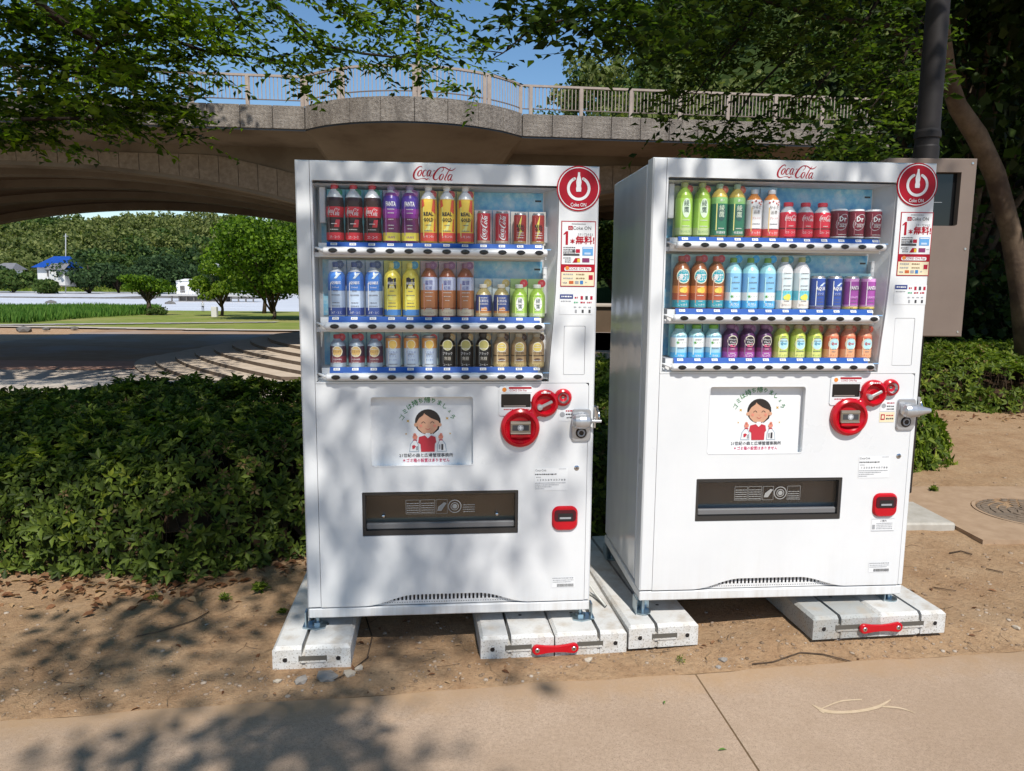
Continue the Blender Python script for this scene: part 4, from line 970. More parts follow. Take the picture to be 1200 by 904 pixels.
def slab(x0, x1):
    """local frame: along the edge, and back toward the camera"""
    n = 90; V = []; F = []
    M = Matrix.Translation((0, 2.636, 0)) @ Matrix.Rotation(PA, 4, 'Z')
    mb = MB(); mb.M = M
    xs = np.linspace(x0, x1, n)
    ed = [.006 * math.sin(x * 5.1 + 1) + .004 * math.sin(x * 13.7) + .0025 * math.sin(x * 41) for x in xs]
    rows = [(-.0, -.10), (.0, .004), (-.008, .014), (-.5, .015), (-3.2, .015), (-5, .015)]
    V = [(x + yy * .045, yy + (e if abs(yy) < .02 else 0), z) for (yy, z) in rows for x, e in zip(xs, ed)]
    F = [(k * n + i + 1, k * n + i, (k + 1) * n + i, (k + 1) * n + i + 1) for k in range(len(rows) - 1) for i in range(n - 1)]
    mb.add(V, F, M_PATH)
    for xx, s_ in ((x0, 1), (x1, -1)): mb.add([(xx, 0, .004), (xx, -5, .004), (xx, -5, -.1), (xx, 0, -.1)], [(0, 1, 2, 3)], M_PATH)
    return mb
M_JOINT = noisy('joint_dirt', (.13, .085, .05), (.20, .135, .08), 50, .95, .3, .003)
pav = empty('footpath', (0, 0, 0)); tag(pav, kind='structure')
for a, b2 in ((-9.0, .7295), (.7365, 4.6), (4.61, 9)): slab(a, b2).build('concrete_slab', pav)
b = MB(); b.M = Matrix.Translation((0, 2.636, 0)) @ Matrix.Rotation(PA, 4, 'Z'); b.box(-9, 9, -5, -.01, -.09, .0132, M_JOINT); b.build('joint_fill', pav)
M_CHALK = noisy('worn_chalk', (.50, .38, .25), (.60, .47, .33), 40, .9, .1, .002)
b = MB()
def chalk(pts):
    k = len(b.v); b.stroke([(u, -v, w) for u, v, w in pts], 0, M_CHALK, 5)
    for i in range(k, len(b.v)): p = at_z(b.v[i][0], -b.v[i][2], .0165); b.v[i] = tuple(p)
chalk([(952, 826, .8), (966, 833, 3.5), (985, 835, 3.2), (1010, 833, 3.2), (1030, 828, 3.5), (1044, 820, 1.2)]); chalk([(962, 831, 1.), (985, 822, 1.6), (1010, 820, 1.2)]); chalk([(1034, 828, 2.2), (1055, 830, 1.6), (1073, 836, .5)]); chalk([(966, 836, 1.6), (960, 832, 2)])
b.build('chalk_mark', pav)

# ------------------------------------------------------------------ support blocks
def block_mat(name, base):
    t = NT(name); co = t.coord()
    f = t.noise(co, 5, 6); g = t.noise(co, 120, 5, .7)
    c = t.ramp(f, [(.3, tuple(x * .86 for x in base)), (.7, base)])
    d = t.ramp(g, [(.39, (.25, .21, .17)), (.45, (1., 1., 1.))])
    lo = t.add('SeparateXYZ'); t.link(co, lo.inputs[0])
    k = t.ramp(lo.outputs['Z'], [(.0, 1.0), (.085, .75), (.097, 0.12)])
    col = t.mix(k, c, t.mix(1.0, c, d, 'MULTIPLY')); 
    st = t.ramp(t.noise(co, 14, 5), [(.46, 0.0), (.68, .5)]); col = t.mix(st, col, (.40, .32, .23))
    b = t.bsdf(col, .7, 0, .25); t.bump(b, f, .1, .01); return t.done(b)
M_BLK = block_mat('block_white', (.66, .655, .635)); M_BLKG = block_mat('block_grey', (.40, .41, .40))
def block(x, y, yaw, z, groove, mat, label, length=1.12, w=.302, h=.098):
    e = empty('support_block', (x, y, z), yaw, label, 'support block', 'plastic blocks carrying the machines')
    b = MB(); g0, g1 = groove; s0, s1 = .095, .205
    # outline across, chamfered; groove down the middle; pocket in the front face
    for a, c in ((0, g0), (g1, w)):
        l = a == 0
        P = [(a, 0), (c, 0), (c, h), (a + .012 if l else a, h), (a, h - .012)] if l else [(a, 0), (c, 0), (c, h - .012), (c - .012, h), (a, h)]
        n = len(P); fr_ = [(px, .010 if pz > h - .013 else 0, pz - (.0 if pz < h - .013 else 0)) for px, pz in P]
        V = [(px, 0, min(pz, h - .012)) for px, pz in P] + [(px, .014, pz) for px, pz in P] + [(px, length - .014, pz) for px, pz in P] + [(px, length, min(pz, h - .012)) for px, pz in P]
        F = [tuple(range(n))] + [(k * n + i, k * n + (i + 1) % n, (k + 1) * n + (i + 1) % n, (k + 1) * n + i) for k in range(3) for i in range(n)] + [tuple(range(3 * n, 4 * n))[::-1]]
        b.add(V, F, mat)
    b.box(g0 - .001, g1 + .001, .006, length - .006, 0, h - .040, mat)
    b.build('beam', e)
    b = MB(); px0, px1 = (w * .5 - .055, w * .5 + .055); 
    if g0 < w / 2 - .02: px0, px1 = g0 - .012, g0 + .098
    else: px0, px1 = g1 - .098, g1 + .012
    b.box(px0, px1, -.0008, .002, h * .36, h * .60, pm((.10, .09, .075), .8)); b.box(px0 + .004, px1 - .004, -.004, .0, h * .33, h * .40, mat); b.build('grip_pocket', e)
    for hx in (.048, w - .048):
        b = MB(); b.lathe([(0, -.0012), (.0095, -.0012)], M_DARK, 14, 'y', (hx, 0, h * .46)); b.lathe([(.0095, -.0015), (.0125, -.002), (.0135, .001)], mat, 14, 'y', (hx, 0, h * .46)); b.build('bolt_hole', e)
    for k in range(2):
        b = MB(); b.lathe([(0, h + .0006), (.008, h + .0006)], M_DARK, 10, 'z', (w * .62 if g0 < w / 2 else w * .35, .19 + .6 * k, 0)); b.build('drain_hole', e)
    return e
GL, GR = (.112, .126), (.176, .190)
block(-.932, 2.742, rad(6.2), 0, GL, M_BLK, 'white support block under the left front corner of the left machine')
block(-.118, 2.842, rad(7.5), 0, GL, M_BLK, 'white support block left of the red clip under the left machine')
block(.187, 2.880, rad(7.5), 0, GR, M_BLK, 'white support block under the right foot of the left machine')
block(.4945, 2.915, rad(8.4), .018, GL, M_BLK, 'white support block under the left foot of the right machine')
block(1.270, 2.945, rad(7.5), .050, GL, M_BLKG, 'grey support block under the right machine, left of the red clip')
block(1.5695, 2.984, rad(7.5), .050, GR, M_BLK, 'white support block at the far right, right end of the red clip')
def clip(x, y, yaw, z, label):
    e = empty('joining_clip', (x, y, z), yaw, label, 'clip', 'red clips joining support blocks')
    b = MB(); L = .076; P = []
    for i in range(13): a = math.pi / 2 + math.pi * i / 12; P.append((-L + .0 + .021 * math.cos(a), .021 * math.sin(a)))
    P += [(-L * .5, -.015), (0, -.0125), (L * .5, -.015)]
    for i in range(13): a = -math.pi / 2 + math.pi * i / 12; P.append((L + .021 * math.cos(a), .021 * math.sin(a)))
    P += [(L * .5, .015), (0, .0125), (-L * .5, .015)]
    b.plate(P, [], -.014, .0, M_RED, .004, [(x_ * .965, z_ * .86) for x_, z_ in P]); b.build('strap', e)
    for s_ in (-1, 1):
        b = MB(); b.lathe([(0, -.0165), (.0075, -.0165), (.0095, -.015), (.0105, -.0135)], M_STEEL, 14, 'y', (s_ * L, 0, 0)); b.lathe([(0, -.0172), (.0035, -.0172)], M_DARK, 6, 'y', (s_ * L, 0, 0)); b.build('bolt', e)
clip(.1865, 2.875, rad(7.5), .040, 'red clip joining two white blocks under the left machine')
clip(1.567, 2.977, rad(7.5), .094, 'red clip joining the grey and white blocks under the right machine')

# clear hose lying on the blocks between the machines
b = MB(); HP = [(.44, 3.9, .25), (.36, 3.62, .16), (.37, 3.42, .125), (.42, 3.27, .112), (.40, 3.36, .107), (.36, 3.45, .13), (.345, 3.55, .2)]
b.tube([Vector((.30, 3.42, .20)), (.34, 3.33, .17), (.39, 3.22, .125), (.425, 3.13, .108), (.415, 3.19, .108), (.36, 3.28, .108), (.31, 3.36, .115), (.29, 3.5, .14)], .006, pm((.62, .62, .58), .2), 8)
tag(b.build('drain_hose'), 'clear bent drain hose on the blocks between the two machines', 'hose')

# ------------------------------------------------------------------ near ground things
def ico(rx, ry, rz, seed, mat, name, n=1):
    import bmesh
    bm = bmesh.new(); bmesh.ops.create_icosphere(bm, subdivisions=n, radius=1); r = random.Random(seed)
    for v in bm.verts:
        k = 1 + r.uniform(-.22, .22); v.co = Vector((v.co.x * rx * k, v.co.y * ry * k, v.co.z * rz * k))
    me = bpy.data.meshes.new(name); bm.to_mesh(me); bm.free(); me.materials.append(mat); return me
M_ROCK = noisy('rock', (.22, .20, .18), (.36, .33, .30), 14, .9, .5, .01)
M_ROCKW = noisy('pale_rock', (.42, .36, .28), (.55, .48, .40), 20, .85, .3, .005)
rocks = [(382, 795, .042, M_ROCK, 'grey flat stone at the foot of the left support block'), (352, 799, .032, M_ROCK, 'small grey stone beside the flat stone, left support block'),
         (410, 790, .030, M_ROCKW, 'brown angular stone at the right corner of the left support block'), (420, 783, .022, M_ROCKW, 'pale pebble right of the left support block'),
         (968, 752, .028, M_ROCK, 'left grey stone under the front of the grey block'), (980, 753, .034, M_ROCK, 'middle grey stone under the front of the grey block'),
         (995, 751, .030, M_ROCK, 'right grey stone under the front of the grey block'), (847, 774, .022, M_ROCK, 'bluish grey stone near the path edge between the machines'),
         (690, 773, .020, M_ROCKW, 'pale stone under the white block right of the first red clip'), (1038, 683, .022, M_ROCKW, 'pale stone on the dirt right of the right machine'), (842, 781, .014, M_ROCK, 'tiny grey stone at the path edge, below a bluish one'),
         (1190, 742, .020, M_ROCKW, 'white stone near the right end of the blocks'), (325, 800, .018, M_ROCKW, 'pale pebble near the left corner of the left support block')]
for i, (u, v, s_, m, lb) in enumerate(rocks):
    p = at_z(u, v, .012); me = ico(s_ * 1.1, s_ * .8, s_ * .5, i, m, 'stone'); o = link('stone', me); z = float(ground_z(p.x, p.y)); o.location = (p.x, p.y, z + s_ * .18); o.rotation_euler = (.1, .1, i * 1.3); tag(o, lb, 'stone', 'loose stones by the blocks')
def stones(name, N, zone, smin, smax, mat, seed):
    r = np.random.default_rng(seed); base = ico(1, 1, .6, seed, mat, 'tmp', 1)
    bv = np.array([v.co[:] for v in base.vertices]); bf = np.array([p.vertices[:] for p in base.polygons]); bpy.data.meshes.remove(base)
    P = zone(r, N); S = smin + (smax - smin) * r.random(len(P)) ** 3
    A = r.uniform(0, 6.28, len(P)); ca, sa = np.cos(A), np.sin(A)
    sh = 1 + r.uniform(-.3, .3, (len(P), 1, 3)); v = bv[None] * sh * S[:, None, None]
    x = v[..., 0] * ca[:, None] - v[..., 1] * sa[:, None]; y = v[..., 0] * sa[:, None] + v[..., 1] * ca[:, None]
    Z = ground_z(P[:, 0], P[:, 1])
    V = np.stack([x + P[:, 0:1], y + P[:, 1:2], v[..., 2] + Z[:, None] + S[:, None] * .15], -1).reshape(-1, 3)
    F = (bf[None] + (np.arange(len(P)) * len(bv))[:, None, None]).reshape(-1, 3)
    o = link(name, mesh_arrays(name, V, F, [mat])); return tag(o, kind='stuff')
def dirt_zone(r, N):
    x = r.uniform(-3.3, 6, N); y = path_edge(x) + .03 + np.abs(r.normal(0, .9, N)) * r.choice([.25, 1, 2.5], N); return np.stack([x, y], 1)
t = NT('gravel'); geo = t.add('NewGeometry'); M_GRAV = t.done(t.bsdf(t.ramp(geo.outputs['Random Per Island'], [(0, (.16, .11, .07)), (.5, (.30, .21, .14)), (.85, (.36, .28, .21)), (1, (.46, .39, .32))]), .9, 0, .2))
stones('gravel', 6000, dirt_zone, .0018, .0105, M_GRAV, 5)

# ------------------------------------------------------------------ leaves
LEAF4 = None
def leaf_arrays(P, A, N, L, w=.42, fold=.12, quad=False):
    """P base, A axis, N normal, L length -> vertices and triangles"""
    A = A / np.linalg.norm(A, axis=1, keepdims=True)
    S = np.cross(A, N); S /= np.maximum(np.linalg.norm(S, axis=1, keepdims=True), 1e-6); N = np.cross(S, A)
    L = np.asarray(L).reshape(-1, 1) * np.ones((len(P), 1))
    tip = P + A * L - N * L * .10; l = P + A * L * .45 - S * L * w / 2 + N * L * fold; r = P + A * L * .45 + S * L * w / 2 + N * L * fold
    n = len(P); i = np.arange(n) * 4
    V = np.stack([P, r, tip, l], 1).reshape(-1, 3)
    if quad: return V, np.stack([i, i + 1, i + 2, i + 3], 1)
    return V, np.concatenate([np.stack([i, i + 1, i + 2], 1), np.stack([i, i + 2, i + 3], 1)])
def leaf6_arrays(P, A, N, L, w=.42, fold=.10):
    A = A / np.linalg.norm(A, axis=1, keepdims=True)
    S = np.cross(A, N); S /= np.maximum(np.linalg.norm(S, axis=1, keepdims=True), 1e-6); N = np.cross(S, A)
    L = np.asarray(L).reshape(-1, 1) * np.ones((len(P), 1))
    def pt(a, s, h): return P + A * L * a + S * L * s + N * L * h
    q = [pt(0, 0, 0), pt(.3, w * .42, fold), pt(.62, w * .46, fold * .8), pt(1, 0, -.14), pt(.62, -w * .46, fold * .8), pt(.3, -w * .42, fold), pt(.5, 0, .0)]
    V = np.stack(q, 1).reshape(-1, 3); i = np.arange(len(P)) * 7
    F = np.concatenate([np.stack([i + a, i + b, i + 6], 1) for a, b in ((0, 1), (1, 2), (2, 3), (3, 4), (4, 5), (5, 0))])
    return V, F
def unit(v): return v / np.maximum(np.linalg.norm(v, axis=-1, keepdims=True), 1e-9)
def twig_leaves(P, D, L, n, leaf, r, w=.42, tilt=.6, droop=.15, six=False):
    """twigs: P start, D direction, L length; n leaves alternate along each"""
    K = len(P); D = unit(D); up = np.array([0, 0, 1.0]); side = unit(np.cross(D, up) + 1e-6)
    s = (np.arange(n) + .6) / n
    pos = P[:, None] + D[:, None] * (L[:, None] * s)[..., None]; pos[..., 2] -= droop * L[:, None] * s ** 2
    sg = np.where(np.arange(n) % 2 == 0, 1., -1.)[None, :, None]
    ax = D[:, None] * .65 + side[:, None] * sg * .8 + r.normal(0, .22, (K, n, 3)); ax[..., 2] -= .12
    nm = up + r.normal(0, tilt, (K, n, 3))
    ln = leaf * r.uniform(.65, 1.2, (K, n)); ln[:, -1] *= 1.1
    f = leaf6_arrays if six else leaf_arrays
    return f(pos.reshape(-1, 3), ax.reshape(-1, 3), nm.reshape(-1, 3), ln.ravel(), w)
class Foliage:
    def __init__(s): s.V = []; s.F = []; s.n = 0
    def add(s, V, F): s.V.append(V); s.F.append(F + s.n); s.n += len(V)
    def build(s, name, mat, parent=None):
        return link(name, mesh_arrays(name, np.concatenate(s.V), np.concatenate(s.F), [mat]), parent)
# ------------------------------------------------------------------ azalea hedges
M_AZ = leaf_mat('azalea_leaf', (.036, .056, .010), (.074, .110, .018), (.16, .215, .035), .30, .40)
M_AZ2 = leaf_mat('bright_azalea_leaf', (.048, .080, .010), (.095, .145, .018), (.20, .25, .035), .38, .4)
M_AZY = leaf_mat('new_shoots', (.12, .17, .02), (.20, .25, .03), (.30, .33, .05), .4, .4)
M_AZB = leaf_mat('withered_leaf', (.10, .06, .03), (.17, .11, .05), (.24, .18, .09), .25, .6)
M_STEM = noisy('stem_bark', (.06, .04, .028), (.14, .10, .07), 40, .9, .4)
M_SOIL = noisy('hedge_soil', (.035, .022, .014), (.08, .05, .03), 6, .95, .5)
M_DRY = leaf_mat('dry_leaf', (.12, .05, .025), (.27, .13, .07), (.46, .30, .18), .15, .6)
def rosettes(P, N, r, nl, leaf, fol, six):
    K = len(P); a = r.uniform(0, 6.28, (K, 1)) + np.arange(nl)[None] * 2.4
    N = unit(N + r.normal(0, .28, N.shape)); T = unit(np.cross(N, r.normal(0, 1, N.shape))); B = np.cross(N, T)
    rise = r.uniform(.15, .75, (K, nl))
    ax = T[:, None] * np.cos(a)[..., None] + B[:, None] * np.sin(a)[..., None] + N[:, None] * rise[..., None]
    nm = N[:, None] * 1.0 - ax * .4 + r.normal(0, .15, ax.shape)
    pos = P[:, None] + ax * .004
    f = leaf6_arrays if six else leaf_arrays
    V, F = f(pos.reshape(-1, 3), ax.reshape(-1, 3), nm.reshape(-1, 3), (leaf * r.uniform(.6, 1.15, (K, nl))).ravel(), .44); fol.add(V, F)
def hedge(name, label, inside, front_dist, x0, x1, y0, y1, H, dens, leaf, mat, seed, nearx=None):
    """bed of shrubs; front_dist(x,y) = distance inside the bed edge (m)"""
    r = np.random.default_rng(seed); A = (x1 - x0) * (y1 - y0); N = int(A * dens)
    x = r.uniform(x0, x1, N); y = r.uniform(y0, y1, N); d = front_dist(x, y)
    k = (d > 0); x, y, d = x[k], y[k], d[k]
    def top(x, y, d): return H * (1 - np.exp(-np.maximum(d, 0) / .16)) * (.90 + .15 * wob(x, y, 2.6) + .20 * wob(x, y, 6, 8)) + .03 * wob(x, y, 22, 3)
    z = top(x, y, d); e = .02
    gx = (top(x + e, y, front_dist(x + e, y)) - z) / e; gy = (top(x, y + e, front_dist(x, y + e)) - z) / e
    Nn = unit(np.stack([-gx, -gy, np.ones_like(gx)], 1))
    # denser cover on the steep front: extra samples weighted by slope
    steep = np.sqrt(1 + gx ** 2 + gy ** 2); keep = r.random(len(x)) < np.clip(steep / 3.0, .40, 1)
    x, y, z, Nn = x[keep], y[keep], z[keep], Nn[keep]
    depth = np.abs(r.normal(0, .05, len(x))) ; gz_ = terrain(x, y)
    P = np.stack([x, y, z + gz_], 1) - Nn * depth[:, None] + Nn * .02
    P[:, 2] = np.maximum(P[:, 2], gz_ + .04)
    hole = wob(x, y, 5.0, 4) + wob(x, z, 8.0, 9); kk = hole > -.52; P, Nn = P[kk], Nn[kk]
    e_ = empty(name, ((x0 + x1) / 2, (y0 + y1) / 2, 0), 0, label, 'hedge')
    inv = Matrix.Translation(-e_.location); off = np.array(e_.location)
    fol = Foliage(); near = P[:, 1] < 5.2
    if near.any(): rosettes(P[near] - off, Nn[near], r, 6, leaf, fol, False)
    if (~near).any(): rosettes(P[~near] - off, Nn[~near], r, 5, leaf * 1.15, fol, False)
    # tall shoots
    q = r.random(len(P)) < .05; S = P[q] + Nn[q] * .05; 
    rosettes(S - off, Nn[q], r, 6, leaf * 1.3, fol, False)
    g2 = wob(P[:, 0], P[:, 1] + P[:, 2], 3.3, 15) + r.normal(0, .25, len(P))
    f_y = Foliage(); q = (g2 > .42) & (r.random(len(P)) < .35); rosettes(P[q] + Nn[q] * .03 - off, Nn[q], r, 6, leaf * 1.05, f_y, False); o = f_y.build('new_shoots', M_AZY, e_); o['kind'] = 'stuff'
    f_y = Foliage(); q = (g2 < -.38) & (r.random(len(P)) < .40); rosettes(P[q] + Nn[q] * .02 - off, Nn[q], r, 5, leaf * .6, f_y, False); o = f_y.build('withered_leaves', M_AZB, e_); o['kind'] = 'stuff'
    o = fol.build('foliage', mat, e_); o['kind'] = 'stuff'
    # stems
    ns = int(min(1400, len(P) * .12)); idx = r.choice(len(P), ns, replace=False); b = MB()
    for i in idx:
        p = P[i] - off; g = np.array([p[0] + r.normal(0, .07), p[1] + r.normal(0, .07) + .05, terrain(P[i, 0], P[i, 1]) - off[2] - .02])
        m = (p + g) / 2 + r.normal(0, .03, 3); b.tube([g, m, p], [.005, .0038, .002], M_STEM, 3, cap=False)
    o = b.build('stems', e_); o['kind'] = 'stuff'
    # dark litter floor beneath
    xs = np.arange(x0, x1, .12); ys = np.arange(y0, y1, .12)
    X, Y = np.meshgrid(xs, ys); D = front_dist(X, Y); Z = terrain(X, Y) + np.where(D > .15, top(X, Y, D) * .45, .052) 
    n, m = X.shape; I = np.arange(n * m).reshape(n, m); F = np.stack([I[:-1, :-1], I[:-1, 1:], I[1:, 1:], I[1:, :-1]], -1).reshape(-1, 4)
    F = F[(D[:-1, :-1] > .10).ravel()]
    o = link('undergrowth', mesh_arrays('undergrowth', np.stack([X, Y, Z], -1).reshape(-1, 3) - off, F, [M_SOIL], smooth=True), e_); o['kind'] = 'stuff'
    return e_
def fdL(x, y):
    f = np.interp(x, [-9, -2.64, -1.7, -1.2, -.8, 0.0, 1.4, 1.6], [3.9, 3.70, 3.56, 3.86, 4.15, 4.2, 4.3, 9]) + .05 * wob(x, y * 0, 4.0)
    bk = np.interp(x, [-9, -4.05, -2.1, .5, 1.6], [4.6, 5.9, 7.3, 8.7, 8.9])
    return np.minimum(np.minimum(y - f, bk - y), (1.6 - x))
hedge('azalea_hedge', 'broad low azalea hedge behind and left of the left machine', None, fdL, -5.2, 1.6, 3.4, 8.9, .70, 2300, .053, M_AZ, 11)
def fdR(x, y):
    f = np.interp(x, [3.0, 3.8, 5.0, 5.8, 7, 10], [9.2, 8.9, 8.75, 8.45, 8.4, 8.4]) + .06 * wob(x, y * 0, 3.1)
    return np.minimum(np.minimum(y - f, 12.0 - y), np.minimum(x - 2.8, 10.4 - x))
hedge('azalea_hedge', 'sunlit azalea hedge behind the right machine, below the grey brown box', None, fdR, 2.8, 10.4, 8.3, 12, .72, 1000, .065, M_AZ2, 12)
def fdB(x, y): return .72 - np.sqrt(((x - 3.05) / 1.05) ** 2 + ((y - 6.5) / 1.1) ** 2) * 1.0 + .06 * wob(x, y, 6)
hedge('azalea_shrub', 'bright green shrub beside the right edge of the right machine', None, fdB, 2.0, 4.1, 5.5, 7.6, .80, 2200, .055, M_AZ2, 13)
# shrubs have their own category
[o for o in bpy.data.objects if o.name.startswith('azalea_shrub')][0]['category'] = 'shrub'

# fallen leaves under the hedge, weeds, twigs
r = np.random.default_rng(21); fol = Foliage()
n = 1150; x = r.uniform(-3.3, 1.2, n); x[:150] = r.uniform(2.5, 6, 150)
y = np.interp(x, [-9, -2.64, -1.7, -1.2, -.8, 1.6], [3.9, 3.65, 3.5, 3.9, 4.1, 4.2]) + r.normal(-.02, .13, n); y[:150] = np.interp(x[:150], [2.5, 6], [8.6, 8.2]) + r.normal(-.1, .25, 150)
P = np.stack([x, y, ground_z(x, y) + .006 + np.abs(r.normal(0, .006, n))], 1)
A = r.normal(0, 1, (n, 3)); A[:, 2] *= .18; N_ = np.array([0, 0, 1.]) + r.normal(0, .35, (n, 3))
V, F = leaf6_arrays(P, A, N_, r.uniform(.025, .07, n), .5, .12); fol.add(V, F)
m = 260; x = r.uniform(-3, 5, m); y = path_edge(x) + np.abs(r.normal(0, .8, m)); P = np.stack([x, y, ground_z(x, y) + .004], 1)
V, F = leaf6_arrays(P, r.normal(0, 1, (m, 3)) * [1, 1, .1], np.array([0, 0, 1.]) + r.normal(0, .3, (m, 3)), r.uniform(.012, .04, m), .4, .1); fol.add(V, F)
o = fol.build('fallen_leaves', M_DRY); tag(o, kind='stuff')
b = MB()
for i in range(420):
    x = r.uniform(-3.2, 5.5); y = path_edge(x) + .02 + abs(r.normal(0, .7)); a = r.uniform(0, 6.28); L = r.uniform(.02, .11); z = float(ground_z(x, y)) + .004
    b.tube([(x, y, z), (x + math.cos(a) * L / 2, y + math.sin(a) * L / 2, z + .004), (x + math.cos(a + .3) * L, y + math.sin(a + .3) * L, z)], .0009, pm((.26, .18, .10), .8) if i % 3 else M_STEM, 3, cap=False)
tag(b.build('twig_litter'), kind='stuff')
def twig(pts, rr, lb):
    b = MB(); P = []
    for u, v in pts: p = at_z(u, v, .015); p.z = float(ground_z(p.x, p.y)) + .008; P.append(p)
    b.tube(P, rr, M_STEM, 5); tag(b.build('fallen_twig'), lb, 'twig', 'twigs on the dirt')
twig([(882, 778), (905, 776), (938, 767), (965, 768), (998, 774)], .0028, 'thin dark twig bent on the dirt right of centre, by the path edge')
twig([(430, 770), (436, 745), (428, 720)], .003, 'thin dark twig curling up beside the left support block')
twig([(392, 798), (410, 788), (432, 768)], .0022, 'thin brown twig in front of the left support block')
twig([(1112, 657), (1125, 655), (1138, 659)], .004, 'short dark twig near the right edge below the manhole')
twig([(1155, 675), (1175, 679)], .003, 'short brown twig at the far right of the dirt')
twig([(160, 745), (190, 739), (228, 726), (245, 716)], .0025, 'long pale twig on the dirt at the left')
twig([(1092, 695), (1120, 700)], .002, 'thin twig on the dirt right of the last block')
for u, v, lb, s_ in ((847, 880, 'green leaf lying on the path near the joint', .034), (779, 824, 'pale green leaf on the path, left of the joint', .026)):
    p = at_z(u, v, .017); V, F = leaf6_arrays(np.array([[-s_ / 2, 0, .004]]), np.array([[1., .1, 0.]]), np.array([[0, 0, 1.]]), [s_], .3, .08)
    o = link('fallen_leaf', mesh_arrays('fallen_leaf', V, F, [leaf_mat('fallen_green', (.10, .2, .05), (.12, .24, .05), (.14, .26, .06), .2)])); o.location = p; o.rotation_euler = (0, 0, .2 if v > 850 else 1.2); tag(o, lb, 'leaf')
def weed(u, v, s_, lb, n=14):
    p = at_z(u, v, .02); e = empty('weed', (p.x, p.y, float(ground_z(p.x, p.y))), 0, lb, 'plant', 'small weeds on the dirt'); f = Foliage(); q = np.random.default_rng(int(u))
    P = q.normal(0, .25, (n, 3)) * s_; P[:, 2] = np.abs(P[:, 2]) + .01; rosettes(P, np.tile([0, -.2, 1.], (n, 1)), q, 5, s_ * .6, f, False); f.build('leaves', M_AZ2, e)
weed(305, 690, .06, 'leafy weed at the hedge foot left of the left machine'); weed(330, 718, .03, 'tiny green weed beside the left support block'); weed(262, 700, .035, 'small weed on the dirt below the hedge'); weed(797, 774, .02, 'tiny grassy weed by the path edge between the machines', 8); weed(180, 700, .03, 'small weed at the hedge foot, far left', 8)
weed(1094, 585, .05, 'small leafy weed at the foot of the bright shrub')

# manhole cover, its frame and a pale slab
M_CONC = noisy('kerb_concrete', (.36, .33, .28), (.50, .47, .42), 8, .9, .3, .006)
M_CONCD = noisy('dark_concrete', (.33, .225, .145), (.43, .305, .205), 9, .9, .3, .006)
e = empty('manhole', (3.38, 4.66, .084), rad(2), 'round patterned manhole cover in a dirty concrete surround at the right edge', 'manhole cover')
b = MB(); o_ = [(-.68, -.52), (.75, -.52), (.75, .62), (-.68, .62)]; V = []
def lay(b, outer, holes, z0, z1, mat):
    k = len(b.v); b.plate(outer, holes, -z1, -z0, mat)
    for i in range(k, len(b.v)): x, y, z = b.v[i]; b.v[i] = (x, z, -y)
lay(b, o_, [circ(0, 0, .345, 40)], -.06, .0, M_CONCD); b.build('surround', e)
b = MB(); lay(b, circ(0, 0, .338, 40), [circ(0, 0, .318, 40)], -.04, .002, M_CONCD); b.build('rim', e)
b = MB(); lay(b, circ(0, 0, .315, 40), [], -.04, -.006, pm((.17, .13, .095), .8)); b.build('cover', e)
b = MB(); mc = noisy('iron_plate', (.17, .13, .095), (.26, .20, .15), 30, .85, .3, .003)
for ring_, (r0, n_) in enumerate(((.05, 6), (.10, 12), (.15, 18), (.20, 24), (.25, 30), (.29, 36))):
    for i in range(n_):
        a0 = 2 * math.pi * (i + .12) / n_; a1 = 2 * math.pi * (i + .88) / n_; r1 = r0 + .036 if ring_ < 5 else r0 + .022
        if ring_ > 1 and (i * 8 // n_) % 2 == 0 and (i * 8 % n_) < 8: continue
        P = [(r0 * math.cos(a0), r0 * math.sin(a0)), (r1 * math.cos(a0), r1 * math.sin(a0)), (r1 * math.cos(a1), r1 * math.sin(a1)), (r0 * math.cos(a1), r0 * math.sin(a1))]
        V = [(x, y, -.006) for x, y in P] + [(x * .99, y * .99, .0) for x, y in P]; b.add(V, [(4, 5, 6, 7)] + [(j, (j + 1) % 4, 4 + (j + 1) % 4, 4 + j) for j in range(4)], mc)
o = b.build('raised_studs', e); o['kind'] = 'stuff'
b = MB(); b.bbox(-.6, .0, 0, .46, -.1, 0, M_CONC, .012); o = b.build('concrete_pad'); o.location = (2.70, 4.345, .108); o.rotation_euler = (0, 0, rad(2)); tag(o, 'pale concrete pad half buried in dirt behind the right machine', 'concrete pad')

# ------------------------------------------------------------------ pole and box
M_POLE = noisy('pole_paint', (.014, .012, .012), (.022, .018, .018), 12, .6, .05, .002, spec=.3)
pp = at_y(1087.5, 150, 5.15)
e = empty('lamp_post', (pp.x, pp.y, 0), 0, 'dark round steel post rising behind the grey brown box', 'post')
b = MB(); b.lathe([(.0, 0), (.082, 0), (.082, .02), (.079, 2.45), (.074, 2.46)], M_POLE, 24); b.lathe([(.074, 2.45), (.070, 3.6), (.062, 6.0), (0, 6.0)], M_POLE, 24); b.build('shaft', e)
b = MB(); zc_ = at_y(1087.5, 158, 5.15).z; b.lathe([(.073, zc_ - .03), (.083, zc_ - .026), (.083, zc_ + .012), (.076, zc_ + .03)], M_POLE, 24); b.build('collar', e)
b = MB(); b.tube([(0, 0, 3.62), (.35, .0, 3.66), (.9, -.05, 3.66)], .03, noisy('branch_wood', (.25, .14, .07), (.35, .2, .1), 20), 6) if False else None
M_BOX = noisy('taupe_paint', (.185, .140, .115), (.205, .158, .130), 6, .5, .05, .002, spec=.4)
TL, BR_ = at_y(1040, 186, 4.86), at_y(1129.5, 395, 4.86); TR = at_y(1146, 186, 4.86)
x0, x1, z0, z1 = TR.x - .62, TR.x, BR_.z, TR.z
e = empty('equipment_box', ((x0 + x1) / 2, 4.86, z0), 0, 'grey brown metal box on the dark post behind the right machine', 'box')
